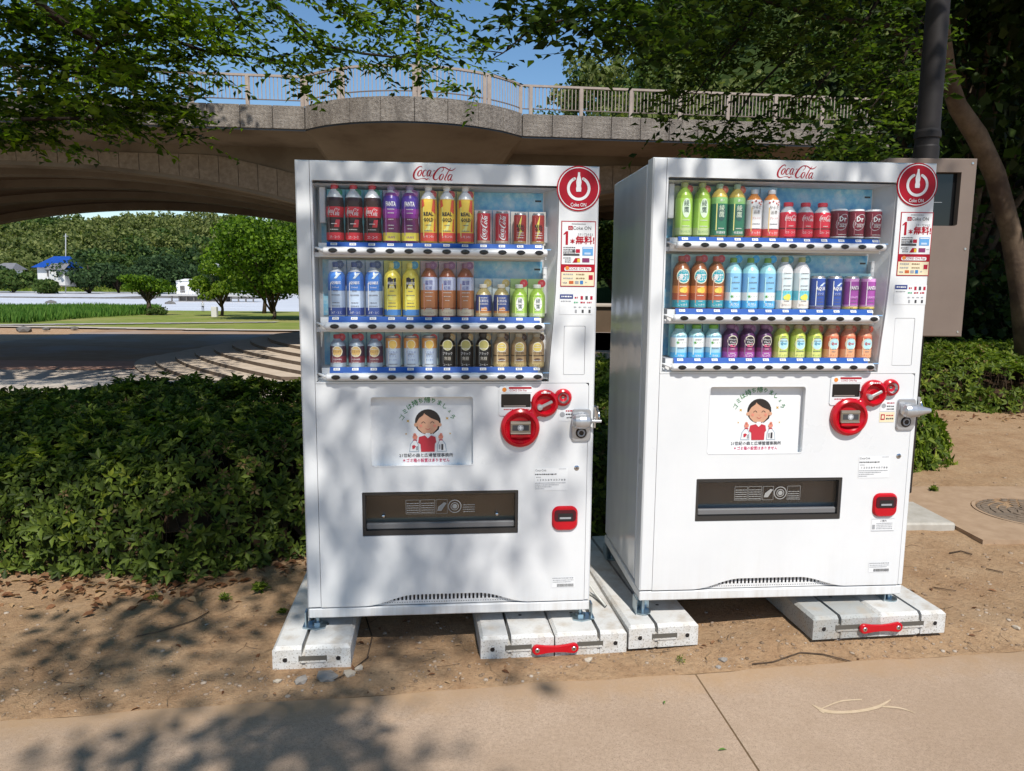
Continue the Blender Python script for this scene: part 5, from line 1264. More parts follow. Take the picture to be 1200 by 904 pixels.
W2 = (x1 - x0) / 2; H2 = z1 - z0
b = MB(); win_ = [(W2 - .31, H2 - .42), (W2 - .105, H2 - .42), (W2 - .095, H2 - .41), (W2 - .095, H2 - .085), (W2 - .31, H2 - .085)]
b.plate([(-W2, 0), (W2, 0), (W2, H2), (-W2 + .06, H2), (-W2, H2 - .06)], [win_], 0, .05, M_BOX, .006, [(-W2 + .006, .006), (W2 - .006, .006), (W2 - .006, H2 - .006), (-W2 + .062, H2 - .006), (-W2 + .006, H2 - .062)])
b.add([(x, y, z) for y in (.05, .22) for x, z in ((-W2, 0), (W2, 0), (W2, H2), (-W2 + .06, H2), (-W2, H2 - .06))], [(0, 1, 6, 5), (1, 2, 7, 6), (2, 3, 8, 7), (3, 4, 9, 8), (4, 0, 5, 9), (5, 6, 7, 8, 9)], M_BOX); b.build('casing', e)
for xx, zz in ((W2 - .03, .03), (W2 - .03, H2 - .03), (-W2 + .03, .03), (W2 - .03, H2 * .5)): b = MB(); b.lathe([(0, -.004), (.006, -.004), (.009, -.001), (.009, .002)], M_STEEL, 10, 'y', (xx, 0, zz)); b.build('screw', e)
b = MB(); b.bbox(W2 - .001, W2 + .012, .06, .12, .25, .33, M_POLE, .003); b.build('hinge', e); b = MB(); b.bbox(W2 - .001, W2 + .012, .06, .12, H2 - .33, H2 - .25, M_POLE, .003); b.build('hinge', e)
b = MB(); b.rect(W2 - .32, W2 - .09, H2 - .43, H2 - .08, .045, pm((.008, .008, .009), .12)); b.box(W2 - .31, W2 - .30, .006, .04, H2 - .42, H2 - .09, M_POLE); b.rect(W2 - .27, W2 - .18, H2 - .27, H2 - .267, .043, M_GREY); b.rect(W2 - .28, W2 - .23, H2 - .18, H2 - .12, .043, pm((.03, .04, .03), .3)); b.build('window', e)
# ------------------------------------------------------------------ low plaza, lawn, water
M_PLAZA = noisy('plaza_paving', (.30, .19, .115), (.38, .255, .165), 1.2, .9, .2, .01, c2=(.36, .30, .26), s2=.12)
M_PINK = noisy('pink_paving', (.42, .24, .17), (.50, .30, .22), 2, .9, .2, .01)
M_LAWN = noisy('lawn', (.15, .20, .04), (.24, .27, .065), .5, .95, .5, .05, c2=(.30, .28, .10), s2=.08)
M_PALE = noisy('pale_gravel', (.45, .38, .31), (.55, .48, .40), 1.5, .9, .2, .01)
tz = lambda o: (lambda x, y: terrain(x, y) + o)
lx = lambda a, b, n: np.linspace(a, b, n)
sheet('plaza', lx(-34, 14, 60), lx(17, 64, 80), tz(.03), [M_PLAZA], mask=lambda x, y: y < 62.5 + 1.5 * np.sin(x * .1))
sheet('footway', lx(-36, -2.2, 40), lx(9.4, 40.5, 70), tz(.05), [M_PALE], mask=lambda x, y: (y < 33.8 + (x + 24) * .03))
sheet('footway', lx(-32, -17.5, 30), lx(33.5, 38.5, 20), tz(.05), [M_PINK], mask=lambda x, y: (y > 33.8 + (x + 24) * .03) & (y < 37.6))
sheet('lawn', lx(-110, 90, 70), lx(62, 136, 60), tz(.06), [M_LAWN], mask=lambda x, y: y > 63.5 + 1.5 * np.sin(x * .1))
sheet('kerb_line', lx(-52, 0, 60), lx(61.8, 66, 12), tz(.12), [M_PALE], mask=lambda x, y: (y > 62.6 + 1.5 * np.sin(x * .1)) & (y < 64.6 + 1.5 * np.sin(x * .1)))
sheet('lawn_path', lx(-60, -25, 50), lx(62, 82, 40), tz(.14), [noisy('lawn_path_grey', (.34, .31, .28), (.44, .41, .37), 1, .9, .2, .01)], mask=lambda x, y: np.abs(y - (66.5 + (x + 48) * .55)) < 1.5 - (x + 48) * .02)
t = NT('pond_water'); co = t.coord()
f = t.noise(t.coord((.03, .12, .1)), 1.0, 5); c = t.ramp(f, [(.35, (.66, .65, .67)), (.65, (.78, .77, .78))]); b_ = t.bsdf(c, .35, 0, .5); t.bump(b_, t.noise(co, 1.2, 3), .2, .05); M_WATER = t.done(b_)
sheet('pond', lx(-420, 160, 4), lx(134, 380, 4), lambda x, y: x * 0 - 4.1, [M_WATER])
# curved steps
M_STEP = noisy('step_stone', (.46, .375, .285), (.58, .485, .385), 1.5, .9, .2, .01)
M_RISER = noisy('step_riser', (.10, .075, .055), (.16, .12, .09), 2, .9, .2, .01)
e = empty('curved_steps', (-14, 38, -2.6), 0, 'pale curved stone steps climbing to the right beside the plaza', 'steps')
for k in range(8):
    zt = .12 + .15 * k; cx, cy, Rr = -12.6 + .80 * k + 14, 38.6 + .34 * k - 38, 6.7
    X0, Y0 = -19.4 + .82 * k + 14, 39.3 + .40 * k - 38; P = []; Q = [(9, 8.5), (5.0, 6.6), (2.0, 4.0), (.4, 1.8), (0, 0), (.5, -2.2), (1.9, -5.0), (4.3, -8.3), (8.2, -12.6), (11, -15)]
    for i in range(1, len(Q) - 2):
        for j in range(4):
            t_ = j / 4; P.append(tuple(.5 * (2 * Q[i][c_] + (Q[i + 1][c_] - Q[i - 1][c_]) * t_ + (2 * Q[i - 1][c_] - 5 * Q[i][c_] + 4 * Q[i + 1][c_] - Q[i + 2][c_]) * t_ * t_ + (3 * Q[i][c_] - Q[i - 1][c_] - 3 * Q[i + 1][c_] + Q[i + 2][c_]) * t_ ** 3) + (X0, Y0)[c_] for c_ in (0, 1)))
    P += [(X0 + 8.2, Y0 - 12.6), (X0 + 14, Y0 - 12.6), (X0 + 14, Y0 + 6.6)]
    n = len(P); V = [(x, y, -.4) for x, y in P] + [(x, y, zt - .02) for x, y in P] + [(x, y, zt) for i, (x, y) in enumerate(P)]
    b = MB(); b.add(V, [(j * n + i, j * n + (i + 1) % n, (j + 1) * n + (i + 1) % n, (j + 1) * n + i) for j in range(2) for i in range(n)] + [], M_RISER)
    b.add([(x, y, zt + .0005) for i, (x, y) in enumerate(P)], [tuple(range(n))], M_STEP)
    b.build('step', e)

# ------------------------------------------------------------------ bridge
M_RUB = NT('rubbed_concrete'); t = M_RUB; co = t.coord()
f = t.noise(co, 9, 8, .75); g = t.noise(co, .8, 5)
c = t.ramp(f, [(.35, (.19, .165, .14)), (.5, (.29, .255, .22)), (.65, (.38, .34, .295))]); st = t.ramp(g, [(.4, (1., 1., 1.)), (.7, (.72, .70, .68))])
col = t.mix(1.0, c, st, 'MULTIPLY'); vs = t.ramp(t.noise(t.coord((2.2, 2.2, .3)), 1.0, 7, .7), [(.35, (.68, .68, .68)), (.5, (1., 1., 1.)), (.72, (1.2, 1.2, 1.18))]); col = t.mix(1.0, col, vs, 'MULTIPLY'); b_ = t.bsdf(col, .95, 0, .1); t.bump(b_, f, 1.0, .10); M_RUB = t.done(b_)
M_CON = noisy('bridge_concrete', (.155, .125, .09), (.20, .165, .125), .6, .9, .15, .01, c2=(.115, .09, .065), s2=.3)
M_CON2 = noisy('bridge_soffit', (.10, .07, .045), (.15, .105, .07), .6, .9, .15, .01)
M_TILE = noisy('spandrel_tile', (.16, .125, .09), (.25, .20, .15), 6, .9, .5, .02)
M_RAIL = noisy('rail_paint', (.33, .27, .23), (.42, .35, .30), 4, .5, .05, .002)
BY = rad(6.5); BM = Matrix.Translation(at_y(340, 124, 29).xy.to_3d()) @ Matrix.Rotation(BY, 4, 'Z'); BI = BM.inverted()
def bs(u, v, dep=0.0):
    """a sight line cut with the bridge face plane: (along, height)"""
    o = BI @ Vector((0, 0, CAM_Z)); d = BI.to_3x3() @ ray(u, v); k = (dep - o.y) / d.y; p = o + d * k; return p.x, p.z
br = empty('bridge', BM.to_translation(), BY, 'wide concrete arch road bridge with a railed balcony crossing the scene', 'bridge')
zt = bs(340, 124)[1]; zb = bs(340, 153)[1]; sA = bs(357, 124)[0]; sB = bs(612, 131)[0]
zt2, zb2 = zt, zb
SL, SR, WD = -30.0, 46.0, 22.0
def front_arc(n):
    ch = sB - sA; sag = 2.1; Rr = (ch * ch / 4 + sag * sag) / (2 * sag); cx = (sA + sB) / 2; cy = -sag + Rr; h = math.asin(ch / 2 / Rr)
    return [(cx + Rr * math.sin(-h + 2 * h * i / n), cy - Rr * math.cos(-h + 2 * h * i / n)) for i in range(n + 1)]
arc = front_arc(24)
def quadwall(b, p, q, z0, z1, th, mat):
    """vertical slab on the segment p-q, th metres behind it"""
    d = Vector((q[0] - p[0], q[1] - p[1])); L = d.length; d /= L; nn = Vector((-d.y, d.x)) * th
    V = [(p[0], p[1], z0), (q[0], q[1], z0), (q[0], q[1], z1), (p[0], p[1], z1)]; V += [(x + nn.x, y + nn.y, z) for x, y, z in V]
    b.add(V, [(0, 1, 2, 3), (5, 4, 7, 6), (3, 2, 6, 7), (1, 0, 4, 5), (0, 3, 7, 4), (2, 1, 5, 6)], mat)
# parapet panels, each with a thin open joint
pitch = 1.18; s = sA - .012
_pm = {}
def panel(w):
    k = round(w, 3)
    if k not in _pm:
        b = MB(); b.bbox(0, w, 0, .30, 0, zt - zb - .05, M_RUB, .02); _pm[k] = b.mesh('parapet_panel')
    return _pm[k]
while s > SL:
    o = link('parapet_panel', panel(pitch - .02), br); o.location = (s - pitch + .01, .0, zb + .05); s -= pitch
s = sB + .012
while s < SR:
    o = link('parapet_panel', panel(pitch - .02), br); o.location = (s + .01, .0, zb + .05); s += pitch
for i in range(0, 24, 3):
    b = MB()
    for j in range(3):
        p, q = arc[i + j], arc[i + j + 1]
        if j == 0: p = (p[0] + .012, p[1])
        if j == 2: q = (q[0] - .012, q[1])
        quadwall(b, p, q, zb + .05, zt, .30, M_RUB)
    b.build('parapet_panel', br)
# coping shadow lip and deck edge
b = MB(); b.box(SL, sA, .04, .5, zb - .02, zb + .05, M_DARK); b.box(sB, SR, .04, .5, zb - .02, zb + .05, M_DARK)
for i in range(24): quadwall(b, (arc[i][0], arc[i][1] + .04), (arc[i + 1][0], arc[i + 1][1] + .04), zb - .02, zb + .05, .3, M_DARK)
b.box(SL, SR, .25, WD, zb + .3, zt - .12, M_CON); b.build('deck', br)
b = MB()     # cantilevered edge: slopes back and down to the spandrel
OV = 3.0
def soff(b, s0, s1): b.add([(s0, .02, zb - .02), (s1, .02, zb - .02), (s1, OV, zb - .12), (s0, OV, zb - .12), (s0, OV, zt - .3), (s1, OV, zt - .3)], [(1, 0, 3, 2), (3, 2, 5, 4)], M_CON)
soff(b, SL, sA); soff(b, sB, SR); b.build('deck_edge', br)
# balcony belly: tapers back into a corbel
b = MB(); n = 24; rows = []
for t_, dz in ((0, -.02), (.35, -.22), (.7, -.62), (1.0, -1.15)):
    row = []
    for i, (x, y) in enumerate(arc):
        xc = (sA + sB) / 2; tx = xc + (x - xc) * (1 - .18 * t_); ty = y * (1 - t_) + (OV + .02) * t_ if True else y
        row.append((tx, max(y, -9) + (OV - y) * t_, zb + dz))
    rows.append(row)
V = [p for rw in rows for p in rw]; m = n + 1
b.add(V, [(k * m + i + 1, k * m + i, (k + 1) * m + i, (k + 1) * m + i + 1) for k in range(len(rows) - 1) for i in range(n)], M_CON, False)
bw = MB()
bw.v, bw.f, bw.m, bw.sm, bw.mats = b.v, b.f, b.m, b.sm, b.mats
for sx, row_ in ((sA, [r_[0] for r_ in rows]), (sB, [r_[-1] for r_ in rows])):
    V = row_ + [(sx, .0, zb - .02), (sx, OV, zb - .12), (row_[-1][0], OV, zb - .12)]
    bw.add([row_[0], row_[1], row_[2], row_[3], (sx, OV, zb - .12)], [(0, 1, 2, 3, 4)], M_CON)
bw.add([(a, c, zb + .06) for a, c in arc] , [tuple(range(25))], M_CON)
bw.build('balcony_belly', br)
# arches
def arch_z(s):
    if s <= 4.5: return 6.10 - .0072 * abs(s + 11.8) ** 2.14
    return 6.10 - .0072 * abs(s - 20.9) ** 2.14
PIER = (2.2, 6.9)
YS = OV                                   # spandrel face
b = MB(); S = [s for s in np.linspace(SL, PIER[0], 50)]; S2 = [s for s in np.linspace(PIER[1], SR, 50)]
for SS in (S, S2):
    SS = list(SS); V = []
    for s in SS: V += [(s, YS, arch_z(s)), (s, YS, zt - .3), (s, YS + .9, arch_z(s)), (s, YS + .9, arch_z(s) + .35)]
    m = len(SS)
    F = [(4 * i, 4 * i + 4, 4 * i + 5, 4 * i + 1) for i in range(m - 1)] + [(4 * i + 4, 4 * i, 4 * i + 2, 4 * i + 6) for i in range(m - 1)] + [(4 * i + 6, 4 * i + 2, 4 * i + 3, 4 * i + 7) for i in range(m - 1)]
    b.add(V, F, M_CON)
b.build('spandrel', br)
b = MB()    # ribs under the vault and the vault itself
for SS in (S, S2):
    SS = list(SS); m = len(SS)
    V = []
    for s in SS: V += [(s, YS + .9, arch_z(s) + .42), (s, WD, arch_z(s) + .42)]
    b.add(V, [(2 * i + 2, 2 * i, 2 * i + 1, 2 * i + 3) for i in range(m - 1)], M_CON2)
b.build('vault', br)
for y0 in (6.2, 10.5, 15.5, WD - .7):
    b = MB()
    for SS in (S, S2):
        SS = list(SS); m = len(SS); V = []
        for s in SS: z_ = arch_z(s) + (.05 if y0 < 18 else -.02); V += [(s, y0, z_), (s, y0 + .9, z_), (s, y0 + .9, z_ + .5), (s, y0, z_ + .5)]
        b.add(V, [(4 * i + 4 + a, 4 * i + a, 4 * i + c, 4 * i + 4 + c) for i in range(m - 1) for a, c in ((0, 1), (1, 2), (3, 0))], M_CON)
    b.build('arch_rib', br)
b = MB()
b.box(PIER[0], PIER[1], YS, WD, -3, zt - .3, M_CON); b.build('pier', br)
b = MB(); b.box(SL, SR, WD + .3, WD + .5, zb, zt + .1, M_CON); b.box(SL, SR, WD - .02, WD + .3, 6.2, zb + .5, M_CON); b.build('far_parapet', br)
# facing tiles following the arch
s = PIER[0] - .02; i = 0
for lo_, hi_ in ((SL, PIER[0]), (PIER[1], SR)):
    s = lo_ + .02
    while s < hi_ - .8:
        w = .78; a, c = s + .012, s + w - .012; h = 1.22
        za, zc2 = arch_z(a) + .16, arch_z(c) + .16; ta, tc_ = min(arch_z(a) + h + .10 * abs(a + 20) ** .5 * 0, zb - .5), min(arch_z(c) + h, zb - .5)
        if min(za, zc2) > 1.0:
            b = MB(); V = [(a, 0, za), (c, 0, zc2), (c, 0, tc_), (a, 0, ta)]
            V = [(x, YS - .05, z) for x, y, z in V] + [(x, YS + .01, z) for x, y, z in V]
            b.add(V, [(0, 1, 2, 3), (1, 0, 4, 5), (2, 1, 5, 6), (3, 2, 6, 7), (0, 3, 7, 4)], M_TILE); b.build('facing_tile', br)
        s += w
# railings
def railing(pts, name, posts):
    b = MB()
    for p, q in zip(pts[:-1], pts[1:]):
        quadwall(b, (p[0], p[1] + .10), (q[0], q[1] + .10), zt + 1.04, zt + 1.12, .10, M_RAIL)
    rl = b.build('railing', br); b = MB()
    for p, q in zip(pts[:-1], pts[1:]): quadwall(b, (p[0], p[1] + .13), (q[0], q[1] + .13), zt + .20, zt + .235, .04, pm((.16, .12, .10), .6))
    b.build('lower_rail', rl)
    b = MB(); L = [0]
    for p, q in zip(pts[:-1], pts[1:]): L.append(L[-1] + math.hypot(q[0] - p[0], q[1] - p[1]))
    def at(d):
        i = min(max(int(np.searchsorted(L, d)) - 1, 0), len(pts) - 2); k = (d - L[i]) / (L[i + 1] - L[i]); p, q = pts[i], pts[i + 1]; return p[0] + (q[0] - p[0]) * k, p[1] + (q[1] - p[1]) * k + .15
    d = .1
    while d < L[-1]: x, y = at(d); b.box(x - .014, x + .014, y - .014, y + .014, zt + (.01 if name else .22), zt + 1.05, M_RAIL); d += .145
    o = b.build('baluster', rl); o['kind'] = 'stuff'
    for d in posts(L[-1]):
        x, y = at(d); b = MB(); b.bbox(x - .07, x + .07, y - .05, y + .05, zt + .002, zt + 1.05, M_RAIL, .008); b.build('rail_post', rl)
railing([(SL, 0), (sA, 0)], 0, lambda L: [L - .1 - 2.0 * i for i in range(int(L / 2))])
railing(arc, 1, lambda L: [.1, L * .2, L * .22, L * .5, L * .52, L * .78, L * .80, L - .1])
railing([(sB, 0), (SR, 0)], 0, lambda L: [.35 + 2.0 * i for i in range(int(L / 2))])
# street light standing on the bridge behind the balcony
p = BM @ Vector((bs(490, 60, 2.5)[0], 2.5, 0)); e = empty('street_light', (p.x, p.y, zt - .12), 0, 'thin tan pole rising behind the bridge balcony railing', 'street light')
b = MB(); b.tube([(0, 0, 0), (0, 0, 2.2), (0, 0, 8)], [.11, .075, .06], M_RAIL, 10); b.build('pole', e); b = MB(); b.tube([(0, 0, 7.9), (.3, -.3, 8.3), (1.2, -1.2, 8.5)], .05, M_RAIL, 8); b.bbox(1.0, 1.7, -1.5, -1.2, 8.42, 8.55, M_GREY, .02); b.build('lamp_arm', e)
p = BM @ Vector((bs(512, 40, 9)[0], 9, 0)); b = MB(); b.tube([(0, 0, 0), (0, 0, 5)], .045, M_GREY, 8); o = b.build('sign_post'); o.location = (p.x, p.y, zt - .12); tag(o, 'slim grey post beyond the balcony, right of the tan pole', 'post')

# ------------------------------------------------------------------ trees
M_BARK = noisy('bark', (.05, .038, .028), (.12, .09, .065), 9, .95, .8, .02)
M_BARKL = noisy('pale_bark', (.10, .072, .05), (.17, .125, .09), 7, .95, .7, .02, c2=(.07, .05, .04), s2=2.2)
M_FAR = leaf_mat('far_green', (.030, .066, .016), (.070, .120, .028), (.13, .175, .05), .25, .6, .08)
M_FARD = leaf_mat('far_dark_green', (.018, .040, .016), (.036, .072, .026), (.065, .110, .04), .2, .6, .1)
M_BAM = leaf_mat('bamboo_green', (.07, .10, .03), (.15, .18, .055), (.23, .25, .095), .3, .6, .06)
M_LITE = leaf_mat('light_green', (.07, .13, .01), (.16, .24, .02), (.27, .35, .05), .45, .5, .5)
M_MID = leaf_mat('fresh_green', (.028, .066, .005), (.080, .155, .008), (.17, .27, .02), .35, .5, .35)
def crown_pts(r, n, blobs):
    """points in the outer shell of several blobs: (cx,cy,cz,rx,ry,rz)"""
    B = np.array(blobs, float); vol = (B[:, 3] * B[:, 4] * B[:, 5]) ** .67; k = r.choice(len(B), n, p=vol / vol.sum()); d = unit(r.normal(0, 1, (n, 3)))
    rr = 1 - np.abs(r.normal(0, .22, n)); P = B[k, :3] + d * B[k, 3:6] * rr[:, None]; return P, unit(d + r.normal(0, .5, d.shape))
def blobs_for(r, c, R, H, n, spread=.72, size=.38):
    out = []
    for i in range(n):
        a = r.uniform(0, 6.28); q = math.sqrt(r.random()) * spread; h = r.uniform(-.9, .9)
        f = math.sqrt(max(.12, 1 - (h * .85) ** 2)); s = r.uniform(.75, 1.25) * size
        out.append((c[0] + R * q * f * math.cos(a) * 1.25, c[1] + R * q * f * math.sin(a) * 1.25, c[2] + H * h * .62, R * s, R * s, H * s * .62))
    return out
def cards(r, P, N, size, fol):
    n = len(P); A = unit(np.cross(N, r.normal(0, 1, (n, 3)))); V, F = leaf_arrays(P, A, N + r.normal(0, .4, N.shape), size * r.uniform(.6, 1.3, n), .75, .10, True); fol.add(V, F)
def tree(name, x, y, H, R, clear, label, mat, n, size, seed, nb=16, bark=M_BARK, group=None, tr=.05, z=None, cat='tree'):
    r = np.random.default_rng(seed); z0 = float(terrain(x, y)) if z is None else z
    e = empty(name, (x, y, z0), 0, label, cat, group); ch = (H - clear) / 2; B = blobs_for(r, (0, 0, clear + ch), R, ch, nb)
    b = MB(); tp = H * .72; k = H * tr * .5
    b.tube([(0, 0, -.2), (.02 * H, 0, clear * .6), (-.01 * H, .02 * H, clear + ch * .4), (0, 0, tp)], [k * 1.3, k, k * .75, k * .25], bark, 8)
    for bl in B[:10]: b.tube([(0, 0, clear * .8), ((bl[0]) * .45, bl[1] * .45, (clear + bl[2]) / 2), bl[:3]], [k * .55, k * .35, k * .12], bark, 5)
    b.build('trunk', e); f = Foliage(); P, N = crown_pts(r, n, B); cards(r, P, N, size, f); o = f.build('crown', mat, e); return e
def tp(u, v, y): return at_y(u, v, y)
def px_tree(name, u, y, vtop, wpx, label, mat, n, size, seed, clear=.22, **kw):
    """height and width taken from how large the tree shows at its distance y"""
    x = at_y(u, 330, y).x; z0 = float(terrain(x, y)); zt_ = at_y(u, vtop, y).z; H = zt_ - z0; R = wpx / 2 / F_PX * y
    return tree(name, x, y, H, R, H * clear, label, mat, n, size, seed, **kw)
px_tree('broadleaf_tree', 318, 88, 236, 140, 'large bright green tree on the lawn, nearest the left machine', M_MID, 17000, .42, 31, clear=.07, nb=44, tr=.032)
px_tree('broadleaf_tree', 258, 99, 302, 54, 'medium yellow green tree on the lawn left of the largest tree', M_LITE, 3600, .42, 32, clear=.20, nb=14)
px_tree('broadleaf_tree', 172, 100, 318, 58, 'small spreading tree alone on the lawn by the reeds', M_MID, 2600, .36, 34, clear=.38, nb=10, tr=.10)
px_tree('broadleaf_tree', 308, 112, 285, 60, 'tree partly behind the large bright tree', M_FAR, 2400, .5, 35, clear=.3)
px_tree('round_shrub', 184, 100, 358, 26, 'low round dark shrub beside the small spreading tree', M_FAR, 900, .25, 36, clear=.02, cat='shrub')
# far bank
for i, (u, y, vt, w, lb, m) in enumerate([(104, 330, 297, 76, 'broad dome shaped dark tree right of the blue roofed house', M_FARD), (178, 335, 291, 78, 'very dark round tree on the far bank', M_FARD), (14, 330, 313, 50, 'low round tree left of the blue roofed house', M_FAR),
        (218, 350, 300, 60, 'dark tree behind the white sheds', M_FARD), (52, 310, 327, 24, 'low bushy tree in front of the blue roofed house', M_FAR), (138, 345, 305, 40, 'dark tree between the two round dark trees', M_FARD), (130, 395, 290, 44, 'pale edged tree above the dome tree', M_FAR), (330, 380, 300, 90, 'dark far tree behind the lawn trees', M_FARD), (280, 380, 296, 70, 'far tree seen above the medium lawn tree', M_FARD), (-30, 330, 305, 60, 'far tree at the left edge of the view', M_FARD)]):
    px_tree('far_tree', u, y, vt, w, lb, m, 2600, 1.5, 40 + i, clear=.06, nb=20, group='trees on the far bank')
# wooded hillside: too many crowns to count
r = np.random.default_rng(60); f1_, f2_, f3_ = Foliage(), Foliage(), Foliage()
yy = 402.0; cnt = 0
while yy < 590:
    xx = -430.0
    while xx < 120:
        x, y = xx + r.uniform(-3, 3), yy + r.uniform(-4, 4); R_ = r.uniform(5.5, 10.5); g = float(terrain(x, y)); hgt = r.uniform(9, 18) * (1 + .22 * math.sin(x * .045))
        k = wob(x, y, .02, 3) + r.normal(0, .15)
        f = f2_ if k < -.05 else (f1_ if k < .22 else f3_)
        B = blobs_for(r, (x, y, g + hgt * .55), R_, hgt * .5, 8); P, N = crown_pts(r, 170, B); cards(r, P, N, 2.1, f); cnt += 1; xx += R_ * 1.25
    yy += 10.5
for f, m in ((f1_, M_FAR), (f2_, M_FARD), (f3_, M_BAM)): o = f.build('hillside_wood', m); tag(o, kind='stuff')
sheet('hillside', lx(-430, 130, 90), lx(396, 640, 60), tz(.5), [noisy('forest_floor', (.02, .035, .012), (.04, .06, .02), .2, .95, .3)])
# ridge of forest behind the bridge on the right
def gb_h(x, y): return np.clip((y - 55) * .50, 0, 24) * smooth((x - 1.5) / 7) + 17 * smooth((y - 70) / 22) * smooth((x - 13) / 14)
sheet('wooded_hill', lx(0, 110, 50), lx(56, 170, 50), lambda x, y: gb_h(x, y) - .3, [noisy('hill_floor', (.02, .035, .01), (.045, .065, .02), .5, .95, .3)], mask=lambda x, y: x > 2)
f1_, f2_ = Foliage(), Foliage(); yy = 52.0
while yy < 116:
    xx = 3.0
    while xx < 100:
        x, y = xx + r.uniform(-1.5, 1.5), yy + r.uniform(-1.5, 1.5); R_ = r.uniform(2.6, 4.6); g = float(gb_h(x, y)); hgt = r.uniform(6, 11)
        if g > .6:
            f = f1_ if r.random() < .6 else f2_; B = blobs_for(r, (x, y, g + hgt * .55), R_, hgt * .5, 8); P, N = crown_pts(r, 420 if x < 45 else 200, B); cards(r, P, N, .62 if x < 45 else 1.1, f)
        xx += R_ * 1.25
    yy += 4.6
o = f1_.build('hill_wood', M_FAR); tag(o, kind='stuff'); o = f2_.build('hill_wood', M_BAM); tag(o, kind='stuff')
# reeds
r = np.random.default_rng(61); n = 26000; y = r.uniform(72, 128, n); u = r.uniform(-30, 188, n); x = (u - 600) / 870 * y; k = y > 70 + np.maximum(0, u - 20) * .20 ; x, y = x[k], y[k]; n = len(x)
P = np.stack([x, y, terrain(x, y)], 1); A = np.stack([r.normal(0, .18, n), r.normal(0, .18, n), np.ones(n)], 1); N_ = r.normal(0, 1, (n, 3)); N_[:, 1] -= 1; N_[:, 2] *= .2
V, F = leaf_arrays(P, A, N_, r.uniform(.6, 1.6, n) * (.8 + .3 * wob(x, y, .3)), .13, .02, True); o = link('reeds', mesh_arrays('reeds', V, F, [leaf_mat('reed', (.05, .13, .02), (.09, .20, .03), (.15, .26, .05), .3, .6, .1)])); tag(o, kind='stuff')
# bank strip across the water, low walls, sheds, houses
n = 9000; y = r.uniform(372, 398, n); x = r.uniform(-330, -40, n); P = np.stack([x, y, terrain(x, y) - .2], 1); V, F = leaf_arrays(P, np.stack([r.normal(0, .3, n), r.normal(0, .3, n), np.ones(n)], 1), r.normal(0, 1, (n, 3)), r.uniform(1.2, 2.8, n), .6, .02, True)
o = link('bank_grass', mesh_arrays('bank_grass', V, F, [leaf_mat('bank_green', (.09, .15, .02), (.16, .22, .03), (.24, .28, .06), .3, .7, .05)])); tag(o, kind='stuff')
M_DKW = noisy('weathered_stone', (.10, .095, .09), (.20, .19, .18), .6, .9, .3, .05)
def px_box(b, u0, u1, v0, v1, y, dep, mat): a, c = at_y(u0, v1, y), at_y(u1, v0, y); b.box(a.x, c.x, y, y + dep, a.z, c.z, mat)
b = MB(); p0 = at_y(-40, 356, 236); p1 = at_y(178, 356, 236); b.bbox(p0.x, p1.x, 236, 239, -4.3, -3.75, M_DKW, .1); tag(b.build('weir'), 'long low grey bar across the pale pond', 'weir')
b = MB(); a = at_y(115, 353, 250); c = at_y(300, 353, 250); V = [(a.x, 250, -4.09), (c.x, 244, -4.09), (c.x, 262, -4.09), (a.x + 10, 254, -4.09), (a.x + 14, 251, -3.5), (c.x, 248, -3.2), (c.x, 258, -3.2)]; b.add(V, [(0, 1, 5, 4), (4, 5, 6), (0, 4, 3), (3, 4, 6, 2), (1, 2, 6, 5)], M_DKW); tag(b.build('mud_bank'), 'dark tapering mud bank in the pond', 'bank')
e = empty('pond_jetty', (at_y(240, 345, 210).x, 210, -4.1), 0, 'grey concrete jetty with rails beyond the small spreading tree', 'jetty'); b = MB(); w0 = at_y(196, 345, 210).x - e.location.x; w1 = at_y(300, 345, 210).x - e.location.x
b.box(w0, w1, 0, 6, 1.5, 1.9, pm((.45, .44, .42), .8)); b.build('deck', e); b = MB()
for i in range(12): xx = w0 + 1 + (w1 - w0 - 2) * i / 11; b.box(xx - .15, xx + .15, .3, .7, 0, 1.5, M_DKW)
b.build('piers', e)['kind'] = 'stuff'; b = MB(); b.box(w0 + 3, w0 + 16, 1, 5, 0, 1.48, M_DKW); b.build('boathouse_wall', e); b = MB()
for i in range(26): xx = w0 + (w1 - w0) * i / 25; b.box(xx - .04, xx + .04, .1, .18, 1.9, 3.0, M_GREY)
b.box(w0, w1, .08, .2, 2.95, 3.05, M_GREY); b.build('handrail', e)
def shed(u0, u1, v0, v1, y, lb, mat):
    a, c = at_y(u0, v1, y), at_y(u1, v0, y); e = empty('white_shed', (a.x, y, a.z), 0, lb, 'shed', 'white sheds on the far bank'); w, h = c.x - a.x, c.z - a.z
    b = MB(); b.box(0, w, 0, w, 0, h * .85, mat); b.build('wall', e); b = MB(); b.add([(-.3, -.3, h * .85), (w + .3, -.3, h * .85), (w + .3, w + .3, h * .85), (-.3, w + .3, h * .85), (w * .5, -.3, h), (w * .5, w + .3, h)], [(0, 1, 4), (1, 2, 5, 4), (2, 3, 5), (3, 0, 4, 5)], mat); b.build('roof', e)
    b = MB(); b.box(w * .2, w * .45, -.05, 0, h * .1, h * .55, M_DKW); b.build('window', e)
shed(207, 228, 327, 345, 330, 'larger white shed beyond the jetty', pm((.72, .72, .72), .6)); shed(229, 236, 330, 345, 331, 'narrow white shed at the right of the larger one', pm((.6, .6, .6), .6)); shed(238, 252, 308, 322, 360, 'white roofed hut showing among the leaves of the lawn trees', pm((.7, .7, .7), .6))
